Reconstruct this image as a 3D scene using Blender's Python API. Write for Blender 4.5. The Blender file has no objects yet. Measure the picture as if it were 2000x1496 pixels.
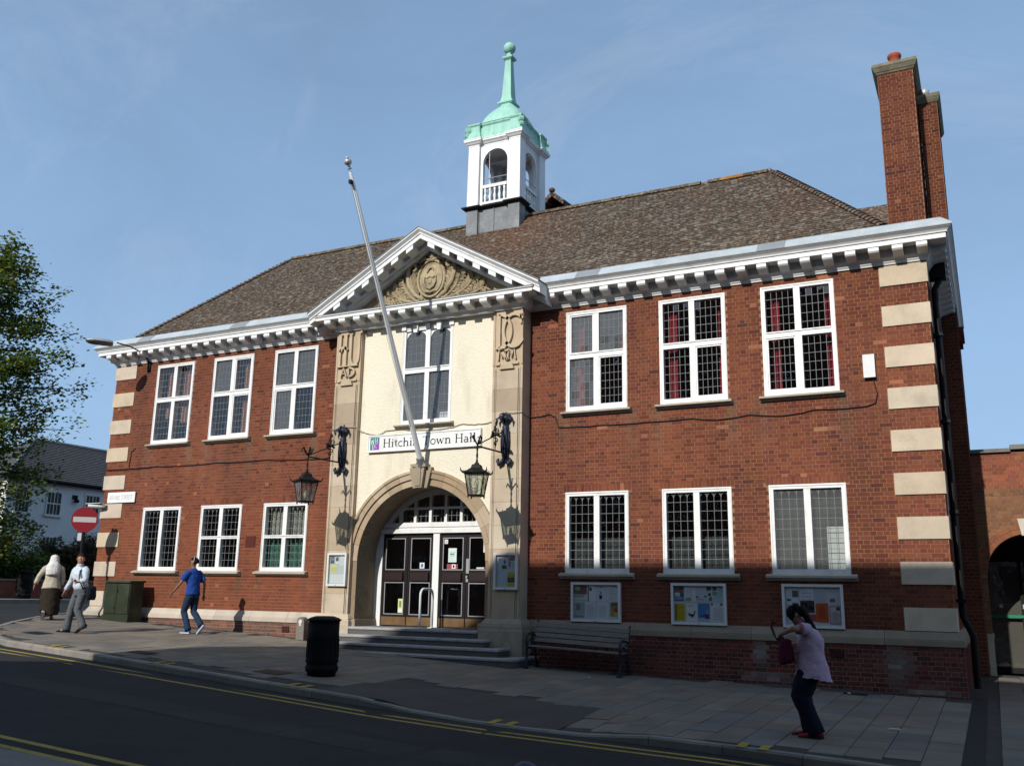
import bpy, bmesh, math, random
from mathutils import Vector, Matrix
R = math.radians
rnd = random.Random(7)
scene = bpy.context.scene
COL = scene.collection

# ---------------------------------------------------------------- camera
cd = bpy.data.cameras.new("camera"); cam = bpy.data.objects.new("camera", cd); COL.objects.link(cam)
CR, CU, CF = Vector((0.8916, 0.4525, 0.0174)), Vector((0.0854, -0.2057, 0.9749)), Vector((-0.4447, 0.8677, 0.2220))
m = Matrix.Identity(4)
for i in range(3):
    m[i][0] = CR[i]; m[i][1] = CU[i]; m[i][2] = -CF[i]
m.translation = (11.487, -18.272, 1.6)
cam.matrix_world = m
cd.sensor_width = 36; cd.lens = 36 * 1812.52 / 2000; cd.clip_start = 0.05; cd.clip_end = 2000
scene.camera = cam

# ---------------------------------------------------------------- sky, sun, exposure
SUN = Vector((0.12, 1.0, -0.63)).normalized()          # travel direction of the light
VEIL = (4.7, 7.5, 11.5, 1)
elev = math.asin(-SUN.z); rot = math.atan2(-SUN.x, -SUN.y)
w = bpy.data.worlds.new("World"); scene.world = w; w.use_nodes = True
nt = w.node_tree; nt.nodes.clear()
N = nt.nodes.new; L = nt.links.new
out = N("ShaderNodeOutputWorld"); bg = N("ShaderNodeBackground"); bg.inputs[1].default_value = 0.082
sky = N("ShaderNodeTexSky"); sky.sky_type = 'NISHITA'; sky.sun_disc = False
sky.sun_elevation = elev; sky.sun_rotation = rot; sky.altitude = 60; sky.air_density = 1.0; sky.dust_density = 1.2; sky.ozone_density = 1.6
tc = N("ShaderNodeTexCoord"); mp = N("ShaderNodeMapping"); mp.inputs[3].default_value = (1.3, 3.4, 5.0); mp.inputs[2].default_value = (0.2, 0.5, 0.7)
no = N("ShaderNodeTexNoise"); no.inputs["Scale"].default_value = 1.5; no.inputs["Detail"].default_value = 7; no.inputs["Roughness"].default_value = 0.62; no.inputs["Distortion"].default_value = 0.8
# hazy veil: thick at the horizon, thinning with height, faintly broken up; a few wisps of cirrus above it
sep = N("ShaderNodeSeparateXYZ"); L(tc.outputs["Generated"], sep.inputs[0])
mz = N("ShaderNodeMath"); mz.operation = 'MAXIMUM'; mz.inputs[1].default_value = 0.0; L(sep.outputs[2], mz.inputs[0])
mk = N("ShaderNodeMath"); mk.operation = 'MULTIPLY'; mk.inputs[1].default_value = -1.0; L(mz.outputs[0], mk.inputs[0])
me_ = N("ShaderNodeMath"); me_.operation = 'EXPONENT'; L(mk.outputs[0], me_.inputs[0])
nr = N("ShaderNodeMapRange"); nr.inputs[1].default_value = 0.3; nr.inputs[2].default_value = 0.7; nr.inputs[3].default_value = 0.76; nr.inputs[4].default_value = 0.92
vf = N("ShaderNodeMath"); vf.operation = 'MULTIPLY'; L(no.outputs[0], nr.inputs[0]); L(me_.outputs[0], vf.inputs[0]); L(nr.outputs[0], vf.inputs[1])
mx = N("ShaderNodeMix"); mx.data_type = 'RGBA'; mx.inputs[7].default_value = VEIL
L(tc.outputs["Generated"], mp.inputs[0]); L(mp.outputs[0], no.inputs["Vector"]); L(vf.outputs[0], mx.inputs[0]); L(sky.outputs[0], mx.inputs[6])
mp2 = N("ShaderNodeMapping"); mp2.inputs[2].default_value = (0.5, 0.9, 0.35); mp2.inputs[3].default_value = (1.3, 4.2, 2.6)
n2 = N("ShaderNodeTexNoise"); n2.inputs["Scale"].default_value = 1.5; n2.inputs["Detail"].default_value = 11; n2.inputs["Roughness"].default_value = 0.70; n2.inputs["Distortion"].default_value = 0.9
r2 = N("ShaderNodeMapRange"); r2.inputs[1].default_value = 0.50; r2.inputs[2].default_value = 0.80; r2.inputs[3].default_value = 0.0; r2.inputs[4].default_value = 0.34
m2 = N("ShaderNodeMix"); m2.data_type = 'RGBA'; m2.inputs[7].default_value = (6.2, 7.4, 8.8, 1)
L(tc.outputs["Generated"], mp2.inputs[0]); L(mp2.outputs[0], n2.inputs["Vector"]); L(n2.outputs[0], r2.inputs[0]); L(r2.outputs[0], m2.inputs[0]); L(mx.outputs[2], m2.inputs[6]); L(m2.outputs[2], bg.inputs[0]); L(bg.outputs[0], out.inputs[0])
sl = bpy.data.lights.new("sun", 'SUN'); sl.energy = 4.3; sl.angle = R(0.53); sl.color = (1.0, 0.96, 0.90)
so = bpy.data.objects.new("sun", sl); COL.objects.link(so); so.rotation_euler = SUN.to_track_quat('-Z', 'Y').to_euler(); so.location = (-10, -60, 40)
vs = scene.view_settings
scene.display_settings.display_device = 'sRGB'; vs.view_transform = 'Standard'; vs.look = 'None'; vs.gamma = 1; vs.exposure = 0; vs.use_curve_mapping = False
scene.cycles.max_bounces = 6; scene.cycles.diffuse_bounces = 2; scene.cycles.glossy_bounces = 3; scene.cycles.transmission_bounces = 4
scene.cycles.transparent_max_bounces = 10; scene.cycles.caustics_reflective = False; scene.cycles.caustics_refractive = False
scene.cycles.use_denoising = True

# ---------------------------------------------------------------- helpers
def tag(o, label=None, cat=None, group=None, kind=None):
    if label: o["label"] = label
    if cat: o["category"] = cat
    if group: o["group"] = group
    if kind: o["kind"] = kind
    return o
def empty(name, loc=(0, 0, 0), rz=0, parent=None):
    o = bpy.data.objects.new(name, None); COL.objects.link(o); o.location = loc; o.rotation_euler = (0, 0, rz)
    if parent: o.parent = parent
    o.empty_display_size = 0.2
    return o
def link(name, me, parent=None, loc=None, rot=None, scale=None):
    o = bpy.data.objects.new(name, me); COL.objects.link(o)
    if parent: o.parent = parent
    if loc is not None: o.location = loc
    if rot is not None: o.rotation_euler = rot
    if scale is not None: o.scale = scale
    return o
def copy_tree(o, parent=None):
    c = o.copy(); COL.objects.link(c); c.parent = parent
    for ch in list(o.children): copy_tree(ch, c)
    return c

class MB:
    def __init__(s): s.v = []; s.f = []; s.mi = []; s.c = []; s.cur = (1, 1, 1); s.m = 0
    def add(s, vs, fs, col=None):
        b = len(s.v); col = col or s.cur
        s.v += [tuple(p) for p in vs]; s.c += [col] * len(vs)
        for f in fs: s.f.append([b + i for i in f]); s.mi.append(s.m)
        return s
    def box(s, x0, x1, y0, y1, z0, z1, col=None, skip=()):
        v = [(x0,y0,z0),(x1,y0,z0),(x1,y1,z0),(x0,y1,z0),(x0,y0,z1),(x1,y0,z1),(x1,y1,z1),(x0,y1,z1)]
        fs = {'z0':(0,3,2,1),'z1':(4,5,6,7),'y0':(0,1,5,4),'y1':(2,3,7,6),'x0':(0,4,7,3),'x1':(1,2,6,5)}
        return s.add(v, [f for k, f in fs.items() if k not in skip], col)
    def obox(s, o, ax, ay, az, col=None, skip_back=False):     # o corner, three edge vectors (ax x ay . az > 0)
        o, ax, ay, az = Vector(o), Vector(ax), Vector(ay), Vector(az)
        v = [o, o+ax, o+ax+ay, o+ay, o+az, o+ax+az, o+ax+ay+az, o+ay+az]
        fs = [(4,5,6,7),(0,1,5,4),(2,3,7,6),(0,4,7,3),(1,2,6,5)]
        if not skip_back: fs.append((0,3,2,1))
        return s.add(v, fs, col)
    def quad(s, a, b, c, d, col=None): return s.add([a, b, c, d], [(0,1,2,3)], col)
    def poly(s, pts, col=None): return s.add(pts, [tuple(range(len(pts)))], col)
    def prism(s, pts, vec, col=None):          # pts: planar 3D polygon, extruded by vec
        n = len(pts); vec = Vector(vec); a = [Vector(p) for p in pts]
        s.add(a + [p + vec for p in a], [tuple(range(n - 1, -1, -1)), tuple(range(n, 2 * n))] + [(i, (i + 1) % n, n + (i + 1) % n, n + i) for i in range(n)], col)
        return s
    def tube(s, pts, r, n=8, col=None, caps=True, squash=1.0):
        pts = [Vector(p) for p in pts]; rs = r if isinstance(r, (list, tuple)) else [r] * len(pts)
        vs = []; up = None
        for i, p in enumerate(pts):
            d = (pts[min(i + 1, len(pts) - 1)] - pts[max(i - 1, 0)]).normalized()
            if up is None:
                up = Vector((0, 0, 1)) if abs(d.z) < 0.9 else Vector((0, 1, 0))
            a = d.cross(up).normalized(); b = a.cross(d).normalized(); up = b
            for k in range(n):
                t = 2 * math.pi * k / n; vs.append(p + a * math.cos(t) * rs[i] + b * math.sin(t) * rs[i] * squash)
        fs = []
        for i in range(len(pts) - 1):
            for k in range(n):
                fs.append((i*n+k, i*n+(k+1) % n, (i+1)*n+(k+1) % n, (i+1)*n+k))
        if caps:
            fs.append(tuple(range(n - 1, -1, -1))); fs.append(tuple((len(pts)-1)*n + k for k in range(n)))
        return s.add(vs, fs, col)
    def lathe(s, prof, c=(0, 0, 0), n=24, col=None, rot=0.0):    # prof [(r,z)]
        vs = []; c = Vector(c)
        for r, z in prof:
            for k in range(n):
                t = rot + 2 * math.pi * k / n; vs.append(c + Vector((r * math.cos(t), r * math.sin(t), z)))
        fs = []
        for i in range(len(prof) - 1):
            for k in range(n): fs.append((i*n+k, i*n+(k+1) % n, (i+1)*n+(k+1) % n, (i+1)*n+k))
        fs.append(tuple(range(n - 1, -1, -1))); fs.append(tuple((len(prof)-1)*n + k for k in range(n)))
        return s.add(vs, fs, col)
    def ball(s, c, r, n=12, col=None, sc=(1, 1, 1)):
        c = Vector(c); vs = []; fs = []; mrow = n // 2
        for i in range(mrow + 1):
            ph = math.pi * i / mrow
            for k in range(n):
                t = 2 * math.pi * k / n
                vs.append(c + Vector((r*sc[0]*math.sin(ph)*math.cos(t), r*sc[1]*math.sin(ph)*math.sin(t), r*sc[2]*math.cos(ph))))
        for i in range(mrow):
            for k in range(n): fs.append((i*n+k, (i+1)*n+k, (i+1)*n+(k+1) % n, i*n+(k+1) % n))
        return s.add(vs, fs, col)
    def sweep(s, path, prof, closed=False, col=None, caps=True):   # plan path (x,y), profile (outward,z); outward = right hand of travel
        P = [Vector((p[0], p[1])) for p in path]; n = len(P); offs = []
        def nrm(a, b):
            d = (b - a).normalized(); return Vector((d.y, -d.x))
        for i in range(n):
            if closed or 0 < i < n - 1:
                n1 = nrm(P[(i - 1) % n], P[i]); n2 = nrm(P[i], P[(i + 1) % n])
                b = n1 + n2; offs.append(b * (2.0 / b.dot(b)))
            else: offs.append(nrm(P[0], P[1]) if i == 0 else nrm(P[-2], P[-1]))
        mpr = len(prof); vs = []
        for i in range(n):
            for o, z in prof: q = P[i] + offs[i] * o; vs.append((q.x, q.y, z))
        fs = []
        for i in range(n if closed else n - 1):
            j = (i + 1) % n
            for k in range(mpr - 1): fs.append((i*mpr+k, j*mpr+k, j*mpr+k+1, i*mpr+k+1))
        if caps and not closed:
            fs.append(tuple(range(mpr))); fs.append(tuple((n-1)*mpr + k for k in range(mpr - 1, -1, -1)))
        return s.add(vs, fs, col)
    def mesh(s, name, mats, smooth=False):
        me = bpy.data.meshes.new(name); me.from_pydata(s.v, [], s.f)
        for mm in (mats if isinstance(mats, (list, tuple)) else [mats]): me.materials.append(mm)
        me.polygons.foreach_set("material_index", s.mi)
        if smooth: me.polygons.foreach_set("use_smooth", [True] * len(s.f))
        at = me.attributes.new("col", 'FLOAT_COLOR', 'POINT')
        at.data.foreach_set("color", [x for c in s.c for x in (c[0], c[1], c[2], 1.0)])
        me.update(); return me
    def build(s, name, mats, parent=None, smooth=False, loc=None, rot=None):
        return link(name, s.mesh(name, mats, smooth), parent, loc, rot)

def lerp(a, b, t): return a + (b - a) * t
def mixc(a, b, t): return tuple(lerp(a[i], b[i], t) for i in range(3))
def jit(c, a): 
    k = 1 + rnd.uniform(-a, a); return tuple(max(0.0, x * k * (1 + rnd.uniform(-a, a) * 0.25)) for x in c)
def interp(x, xs, ys):
    if x <= xs[0]: return ys[0]
    for i in range(len(xs) - 1):
        if x <= xs[i + 1]:
            return lerp(ys[i], ys[i + 1], (x - xs[i]) / (xs[i + 1] - xs[i]))
    return ys[-1]
def sstep(a, b, x):
    t = min(1, max(0, (x - a) / (b - a))); return t * t * (3 - 2 * t)

# ---------------------------------------------------------------- materials
def mat(name, color=(1, 1, 1), rough=0.8, attr=False, var=0.15, vscale=3.0, fine=0.1, fscale=60.0, bump=0.0, bscale=80.0, bdist=0.01, metal=0.0, spec=0.3, dirt=None, dscale=1.2, damt=0.5, stretch=None, coat=0.0):
    mm = bpy.data.materials.new(name); mm.use_nodes = True; t = mm.node_tree; nn = t.nodes; ll = t.links
    b = nn["Principled BSDF"]; b.inputs["Roughness"].default_value = rough; b.inputs["Metallic"].default_value = metal
    b.inputs["Specular IOR Level"].default_value = spec
    if coat: b.inputs["Coat Weight"].default_value = coat
    geo = nn.new("ShaderNodeNewGeometry"); pos = geo.outputs["Position"]
    if stretch:
        mpn = nn.new("ShaderNodeMapping"); mpn.inputs[3].default_value = stretch; ll.new(pos, mpn.inputs[0]); vpos = mpn.outputs[0]
    else: vpos = pos
    if attr:
        a = nn.new("ShaderNodeAttribute"); a.attribute_name = "col"; src = a.outputs["Color"]
        if tuple(color) != (1, 1, 1):
            mu = nn.new("ShaderNodeMix"); mu.data_type = 'RGBA'; mu.blend_type = 'MULTIPLY'; mu.inputs[0].default_value = 1; mu.inputs[7].default_value = (*color, 1); ll.new(src, mu.inputs[6]); src = mu.outputs[2]
    else:
        rgb = nn.new("ShaderNodeRGB"); rgb.outputs[0].default_value = (*color, 1); src = rgb.outputs[0]
    def mult(src, sc, amt, det):
        n1 = nn.new("ShaderNodeTexNoise"); n1.inputs["Scale"].default_value = sc; n1.inputs["Detail"].default_value = det; ll.new(vpos, n1.inputs["Vector"])
        mr = nn.new("ShaderNodeMapRange"); mr.inputs[1].default_value = 0.25; mr.inputs[2].default_value = 0.75; mr.inputs[3].default_value = 1 - amt; mr.inputs[4].default_value = 1 + amt
        ll.new(n1.outputs[0], mr.inputs[0])
        vm = nn.new("ShaderNodeVectorMath"); vm.operation = 'SCALE'; ll.new(src, vm.inputs[0]); ll.new(mr.outputs[0], vm.inputs["Scale"])
        return vm.outputs[0]
    if var: src = mult(src, vscale, var, 4)
    if fine: src = mult(src, fscale, fine, 3)
    if dirt:
        n2 = nn.new("ShaderNodeTexNoise"); n2.inputs["Scale"].default_value = dscale; n2.inputs["Detail"].default_value = 8; n2.inputs["Roughness"].default_value = 0.65; ll.new(vpos, n2.inputs["Vector"])
        r2 = nn.new("ShaderNodeMapRange"); r2.inputs[1].default_value = 0.5; r2.inputs[2].default_value = 0.72; r2.inputs[3].default_value = 0; r2.inputs[4].default_value = damt; ll.new(n2.outputs[0], r2.inputs[0])
        m2 = nn.new("ShaderNodeMix"); m2.data_type = 'RGBA'; m2.inputs[7].default_value = (*dirt, 1); ll.new(r2.outputs[0], m2.inputs[0]); ll.new(src, m2.inputs[6]); src = m2.outputs[2]
    ll.new(src, b.inputs["Base Color"])
    if bump:
        nb = nn.new("ShaderNodeTexNoise"); nb.inputs["Scale"].default_value = bscale; nb.inputs["Detail"].default_value = 5; ll.new(pos, nb.inputs["Vector"])
        bp = nn.new("ShaderNodeBump"); bp.inputs["Strength"].default_value = bump; bp.inputs["Distance"].default_value = bdist; ll.new(nb.outputs[0], bp.inputs["Height"]); ll.new(bp.outputs[0], b.inputs["Normal"])
    return mm
def glass_mat(name, tint=(0.90, 0.93, 0.92), ior=2.05, rough=0.01, opaque=0.0):
    mm = bpy.data.materials.new(name); mm.use_nodes = True; t = mm.node_tree; nn = t.nodes; ll = t.links; nn.clear()
    o = nn.new("ShaderNodeOutputMaterial"); g0 = nn.new("ShaderNodeNewGeometry"); dt = nn.new("ShaderNodeVectorMath"); dt.operation = 'DOT_PRODUCT'; ll.new(g0.outputs["Incoming"], dt.inputs[0]); ll.new(g0.outputs["Normal"], dt.inputs[1])
    ab = nn.new("ShaderNodeMath"); ab.operation = 'ABSOLUTE'; ll.new(dt.outputs["Value"], ab.inputs[0]); om = nn.new("ShaderNodeMath"); om.operation = 'SUBTRACT'; om.inputs[0].default_value = 1; ll.new(ab.outputs[0], om.inputs[1])
    pw = nn.new("ShaderNodeMath"); pw.operation = 'POWER'; pw.inputs[1].default_value = 5; ll.new(om.outputs[0], pw.inputs[0]); F0 = ((ior - 1) / (ior + 1)) ** 2
    fr = nn.new("ShaderNodeMath"); fr.operation = 'MULTIPLY_ADD'; fr.inputs[1].default_value = 1 - F0; fr.inputs[2].default_value = F0; ll.new(pw.outputs[0], fr.inputs[0])
    tr = nn.new("ShaderNodeBsdfTransparent"); tr.inputs[0].default_value = (*tint, 1)
    gl = nn.new("ShaderNodeBsdfGlossy"); gl.inputs["Roughness"].default_value = rough
    geo = nn.new("ShaderNodeNewGeometry"); nb = nn.new("ShaderNodeTexNoise"); nb.inputs["Scale"].default_value = 6; ll.new(geo.outputs["Position"], nb.inputs["Vector"])
    bp = nn.new("ShaderNodeBump"); bp.inputs["Strength"].default_value = 0.08; bp.inputs["Distance"].default_value = 0.02; ll.new(nb.outputs[0], bp.inputs["Height"]); ll.new(bp.outputs[0], gl.inputs["Normal"])
    mi = nn.new("ShaderNodeMixShader"); ll.new(fr.outputs[0], mi.inputs[0]); ll.new(tr.outputs[0], mi.inputs[1]); ll.new(gl.outputs[0], mi.inputs[2])
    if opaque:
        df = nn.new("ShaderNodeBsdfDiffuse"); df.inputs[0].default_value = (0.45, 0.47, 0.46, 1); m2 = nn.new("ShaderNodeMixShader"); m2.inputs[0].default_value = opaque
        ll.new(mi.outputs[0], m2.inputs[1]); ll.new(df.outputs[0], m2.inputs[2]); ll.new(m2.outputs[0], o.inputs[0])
    else: ll.new(mi.outputs[0], o.inputs[0])
    return mm
def brick_tex(name, c1, c2, mortar, bw=0.235, bh=0.0795, axis='XZ'):
    mm = bpy.data.materials.new(name); mm.use_nodes = True; t = mm.node_tree; nn = t.nodes; ll = t.links; b = nn["Principled BSDF"]; b.inputs["Roughness"].default_value = 0.9
    geo = nn.new("ShaderNodeNewGeometry"); sp = nn.new("ShaderNodeSeparateXYZ"); cb = nn.new("ShaderNodeCombineXYZ"); ad = nn.new("ShaderNodeMath"); ad.operation = 'ADD'
    ll.new(geo.outputs["Position"], sp.inputs[0]); ll.new(sp.outputs[0], ad.inputs[0]); ll.new(sp.outputs[1], ad.inputs[1]); ll.new(ad.outputs[0], cb.inputs[0]); ll.new(sp.outputs[2], cb.inputs[1])
    br = nn.new("ShaderNodeTexBrick"); br.inputs["Scale"].default_value = 1; br.inputs["Brick Width"].default_value = bw; br.inputs["Row Height"].default_value = bh; br.inputs["Mortar Size"].default_value = 0.006
    br.inputs["Color1"].default_value = (*c1, 1); br.inputs["Color2"].default_value = (*c2, 1); br.inputs["Mortar"].default_value = (*mortar, 1)
    ll.new(cb.outputs[0], br.inputs["Vector"])
    n1 = nn.new("ShaderNodeTexNoise"); n1.inputs["Scale"].default_value = 2.5; n1.inputs["Detail"].default_value = 5; ll.new(geo.outputs["Position"], n1.inputs["Vector"])
    mr = nn.new("ShaderNodeMapRange"); mr.inputs[3].default_value = 0.6; mr.inputs[4].default_value = 1.4; ll.new(n1.outputs[0], mr.inputs[0])
    vm = nn.new("ShaderNodeVectorMath"); vm.operation = 'SCALE'; ll.new(br.outputs[0], vm.inputs[0]); ll.new(mr.outputs[0], vm.inputs["Scale"]); ll.new(vm.outputs[0], b.inputs["Base Color"])
    bp = nn.new("ShaderNodeBump"); bp.inputs["Strength"].default_value = 0.5; bp.inputs["Distance"].default_value = 0.01; ll.new(br.outputs[1], bp.inputs["Height"]); bp.invert = True; ll.new(bp.outputs[0], b.inputs["Normal"])
    return mm

M = {}
M['brick'] = mat("brick_clay", attr=True, rough=0.92, var=0.20, vscale=0.8, fine=0.14, fscale=70, bump=0.5, bscale=140, bdist=0.006, spec=0.15, dirt=(0.070, 0.034, 0.027), dscale=0.9, damt=0.55, stretch=(1, 1, 0.38))
M['mortar'] = mat("lime_mortar", (0.285, 0.150, 0.078), 0.95, var=0.18, vscale=1.3, fine=0.15, bump=0.4, bscale=160, spec=0.1)
M['mortar_grey'] = mat("grey_mortar", (0.30, 0.235, 0.17), 0.95, var=0.25, vscale=1.4, fine=0.15, bump=0.4, bscale=160, spec=0.1)
M['stone'] = mat("bath_stone", (0.99, 0.985, 1.03), attr=True, rough=0.88, var=0.10, vscale=2.2, fine=0.07, fscale=45, bump=0.25, bscale=90, bdist=0.006, spec=0.2, dirt=(0.16, 0.13, 0.09), dscale=1.6, damt=0.28)
M['stone_dark'] = mat("weathered_stone", (0.92, 0.96, 1.12), attr=True, rough=0.9, var=0.2, vscale=2.0, fine=0.12, fscale=30, bump=0.4, bscale=60, bdist=0.01, spec=0.15, dirt=(0.07, 0.055, 0.035), dscale=2.0, damt=0.7)
M['render'] = mat("cream_roughcast", (0.76, 0.70, 0.555), 0.92, var=0.05, vscale=1.2, fine=0.05, fscale=70, bump=0.9, bscale=26, bdist=0.014, spec=0.1, dirt=(0.47, 0.41, 0.30), dscale=2.2, damt=0.42, stretch=(1, 1, 0.28))
M['white'] = mat("white_gloss_paint", (0.78, 0.78, 0.76), 0.45, var=0.05, vscale=2.0, fine=0.03, spec=0.4, bump=0.06, bscale=20, dirt=(0.36, 0.34, 0.29), dscale=5.0, damt=0.38, stretch=(1, 1, 0.45))
M['lead'] = mat("lead_sheet", attr=True, rough=0.62, var=0.12, vscale=2.5, fine=0.08, fscale=25, bump=0.3, bscale=7, bdist=0.02, spec=0.35, dirt=(0.30, 0.33, 0.34), dscale=3.5, damt=0.45)
M['lead_dark'] = mat("old_lead", (0.17, 0.18, 0.185), 0.6, var=0.25, vscale=3, fine=0.12, fscale=25, bump=0.3, bscale=9, bdist=0.015, dirt=(0.42, 0.44, 0.44), dscale=2.2, damt=0.35)
M['copper'] = mat("verdigris_copper", (0.31, 0.56, 0.455), 0.65, var=0.10, vscale=2.5, fine=0.06, bump=0.15, bscale=12, dirt=(0.17, 0.36, 0.30), dscale=3.0, damt=0.6, stretch=(2.2, 2.2, 0.6))
M['tile'] = mat("clay_tile", attr=True, rough=0.92, var=0.14, vscale=1.6, fine=0.20, fscale=30, bump=0.4, bscale=90, bdist=0.006, spec=0.12, dirt=(0.38, 0.36, 0.30), dscale=11.0, damt=0.85)
M['tile_under'] = mat("roof_underside", (0.035, 0.024, 0.018), 0.95, spec=0.1)
M['glass'] = glass_mat("window_glass")
M['glass_sky_grey'] = glass_mat("painted_sky_glass", opaque=0.15, rough=0.04)  # clear glass with grey mixed in, painting the sky's reflection on chosen lights
M['came'] = mat("lead_came", (0.17, 0.18, 0.18), 0.6, var=0.1, spec=0.5)
M['room'] = mat("room_plaster", (0.10, 0.09, 0.075), 0.9, var=0.2, vscale=0.8)
M['door'] = mat("brown_door_paint", (0.011, 0.0085, 0.008), 0.45, var=0.1, fine=0.05, spec=0.3)
M['pad'] = mat("maroon_vinyl", (0.022, 0.010, 0.010), 0.4, var=0.1, spec=0.5)
M['kick'] = mat("brass_kickplate", (0.20, 0.125, 0.065), 0.4, metal=0.35, var=0.25, vscale=4, dirt=(0.20, 0.09, 0.02), dscale=5, damt=0.5)
M['alu'] = mat("anodised_aluminium", (0.42, 0.42, 0.43), 0.42, metal=0.5, var=0.06, spec=0.5)
M['alu_white'] = mat("pale_grey_powdercoat", (0.66, 0.67, 0.66), 0.45, var=0.05, spec=0.4)
M['steel'] = mat("galvanised_steel", (0.44, 0.45, 0.46), 0.45, metal=0.4, var=0.1)
M['iron'] = mat("black_iron", (0.007, 0.007, 0.0075), 0.6, var=0.2, fine=0.2, fscale=40, spec=0.22, bump=0.3, bscale=50)
M['iron_blue'] = mat("blue_black_iron", (0.012, 0.017, 0.030), 0.5, var=0.2, spec=0.4, bump=0.2, bscale=40)
M['black_plastic'] = mat("black_plastic", (0.006, 0.006, 0.006), 0.7, var=0.25, fine=0.2, fscale=30, spec=0.15, bump=0.15, bscale=40)
M['wood'] = mat("weathered_teak", (0.19, 0.17, 0.15), 0.85, var=0.25, vscale=5, fine=0.2, fscale=40, stretch=(1, 12, 12), bump=0.3, bscale=60)
M['slab'] = mat("paving_slab", attr=True, rough=0.9, var=0.18, vscale=1.3, fine=0.10, fscale=55, bump=0.3, bscale=120, bdist=0.004, spec=0.2, dirt=(0.12, 0.11, 0.10), dscale=2.5, damt=0.45)
M['joint'] = mat("slab_joint", (0.055, 0.05, 0.043), 0.95, var=0.2)
M['kerb'] = mat("concrete_kerb", attr=True, rough=0.9, var=0.14, vscale=2.5, fine=0.1, bump=0.3, bscale=90, spec=0.2, dirt=(0.10, 0.095, 0.085), dscale=3, damt=0.4)
M['road'] = mat("asphalt", (0.026, 0.027, 0.028), 0.9, var=0.16, vscale=0.55, fine=0.45, fscale=90, bump=0.7, bscale=120, bdist=0.008, spec=0.2, dirt=(0.043, 0.044, 0.044), dscale=0.8, damt=0.65)
M['tarmac'] = mat("patch_tarmac", (0.078, 0.072, 0.064), 0.92, var=0.15, vscale=1.5, fine=0.3, fscale=130, bump=0.6, bscale=160, bdist=0.005, spec=0.2)
M['yellow'] = mat("yellow_line_paint", (0.36, 0.265, 0.05), 0.8, var=0.15, vscale=3, fine=0.2, fscale=60, dirt=(0.06, 0.055, 0.042), dscale=12, damt=0.7)
M['cable'] = mat("cable_sheath", (0.02, 0.018, 0.017), 0.6, var=0.2)
M['cable_pale'] = mat("pale_cable", (0.30, 0.27, 0.21), 0.7, var=0.2)
M['paper'] = mat("paper", attr=True, rough=0.75, var=0.03, fine=0.02, spec=0.2)
M['letter'] = mat("sign_lettering", attr=True, rough=0.5, var=0.02, fine=0.0, spec=0.3)
M['cloth'] = mat("cloth", attr=True, rough=0.9, var=0.12, vscale=9, fine=0.1, fscale=120, bump=0.6, bscale=9, bdist=0.06, spec=0.1)
M['skin'] = mat("skin", attr=True, rough=0.55, var=0.08, vscale=12, fine=0.04, spec=0.3)
M['hair'] = mat("hair", attr=True, rough=0.8, var=0.25, vscale=30, fine=0.3, fscale=200, spec=0.1, bump=0.6, bscale=90)
M['leaf'] = mat("leaf", (1.75, 1.7, 1.5), attr=True, rough=0.55, var=0.18, vscale=1.5, fine=0.1, spec=0.25)
_t = M['leaf'].node_tree; _b = _t.nodes["Principled BSDF"]; _tr = _t.nodes.new("ShaderNodeBsdfTranslucent"); _mx = _t.nodes.new("ShaderNodeMixShader"); _mx.inputs[0].default_value = 0.38
_src = _b.inputs["Base Color"].links[0].from_socket; _t.links.new(_src, _tr.inputs[0]); _o = _t.nodes["Material Output"]; _t.links.new(_b.outputs[0], _mx.inputs[1]); _t.links.new(_tr.outputs[0], _mx.inputs[2]); _t.links.new(_mx.outputs[0], _o.inputs[0])
M['bark'] = mat("bark", (0.06, 0.045, 0.032), 0.95, var=0.3, vscale=6, bump=0.8, bscale=14, bdist=0.03)
M['housewhite'] = mat("white_house_render", (0.84, 0.84, 0.82), 0.9, var=0.05, vscale=0.8, fine=0.03, bump=0.3, bscale=30)
M['slate'] = mat("slate", attr=True, rough=0.6, var=0.12, vscale=2, fine=0.1, spec=0.3)
M['darkwin'] = mat("dark_window_room", (0.015, 0.017, 0.02), 0.3, var=0.2)
M['green_box'] = mat("green_cabinet_paint", (0.022, 0.031, 0.014), 0.6, var=0.2, vscale=2.5, fine=0.12, dirt=(0.07, 0.07, 0.045), dscale=2.5, damt=0.55)
M['pot'] = mat("terracotta_pot", (0.36, 0.09, 0.045), 0.85, var=0.2, vscale=6, dirt=(0.15, 0.06, 0.04), damt=0.5, dscale=6)
M['cap'] = mat("lichened_cap_stone", (0.17, 0.155, 0.105), 0.95, var=0.3, vscale=4, fine=0.2, dirt=(0.32, 0.28, 0.18), dscale=5, damt=0.5)
M['opp_brick'] = brick_tex("opposite_brick", (0.20, 0.075, 0.045), (0.15, 0.055, 0.04), (0.25, 0.2, 0.15))
M['side_brick'] = brick_tex("side_wall_brick", (0.20, 0.06, 0.032), (0.14, 0.042, 0.028), (0.26, 0.17, 0.10))
M['garden_brick'] = brick_tex("garden_wall_brick", (0.27, 0.075, 0.04), (0.20, 0.06, 0.035), (0.25, 0.17, 0.12))
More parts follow.
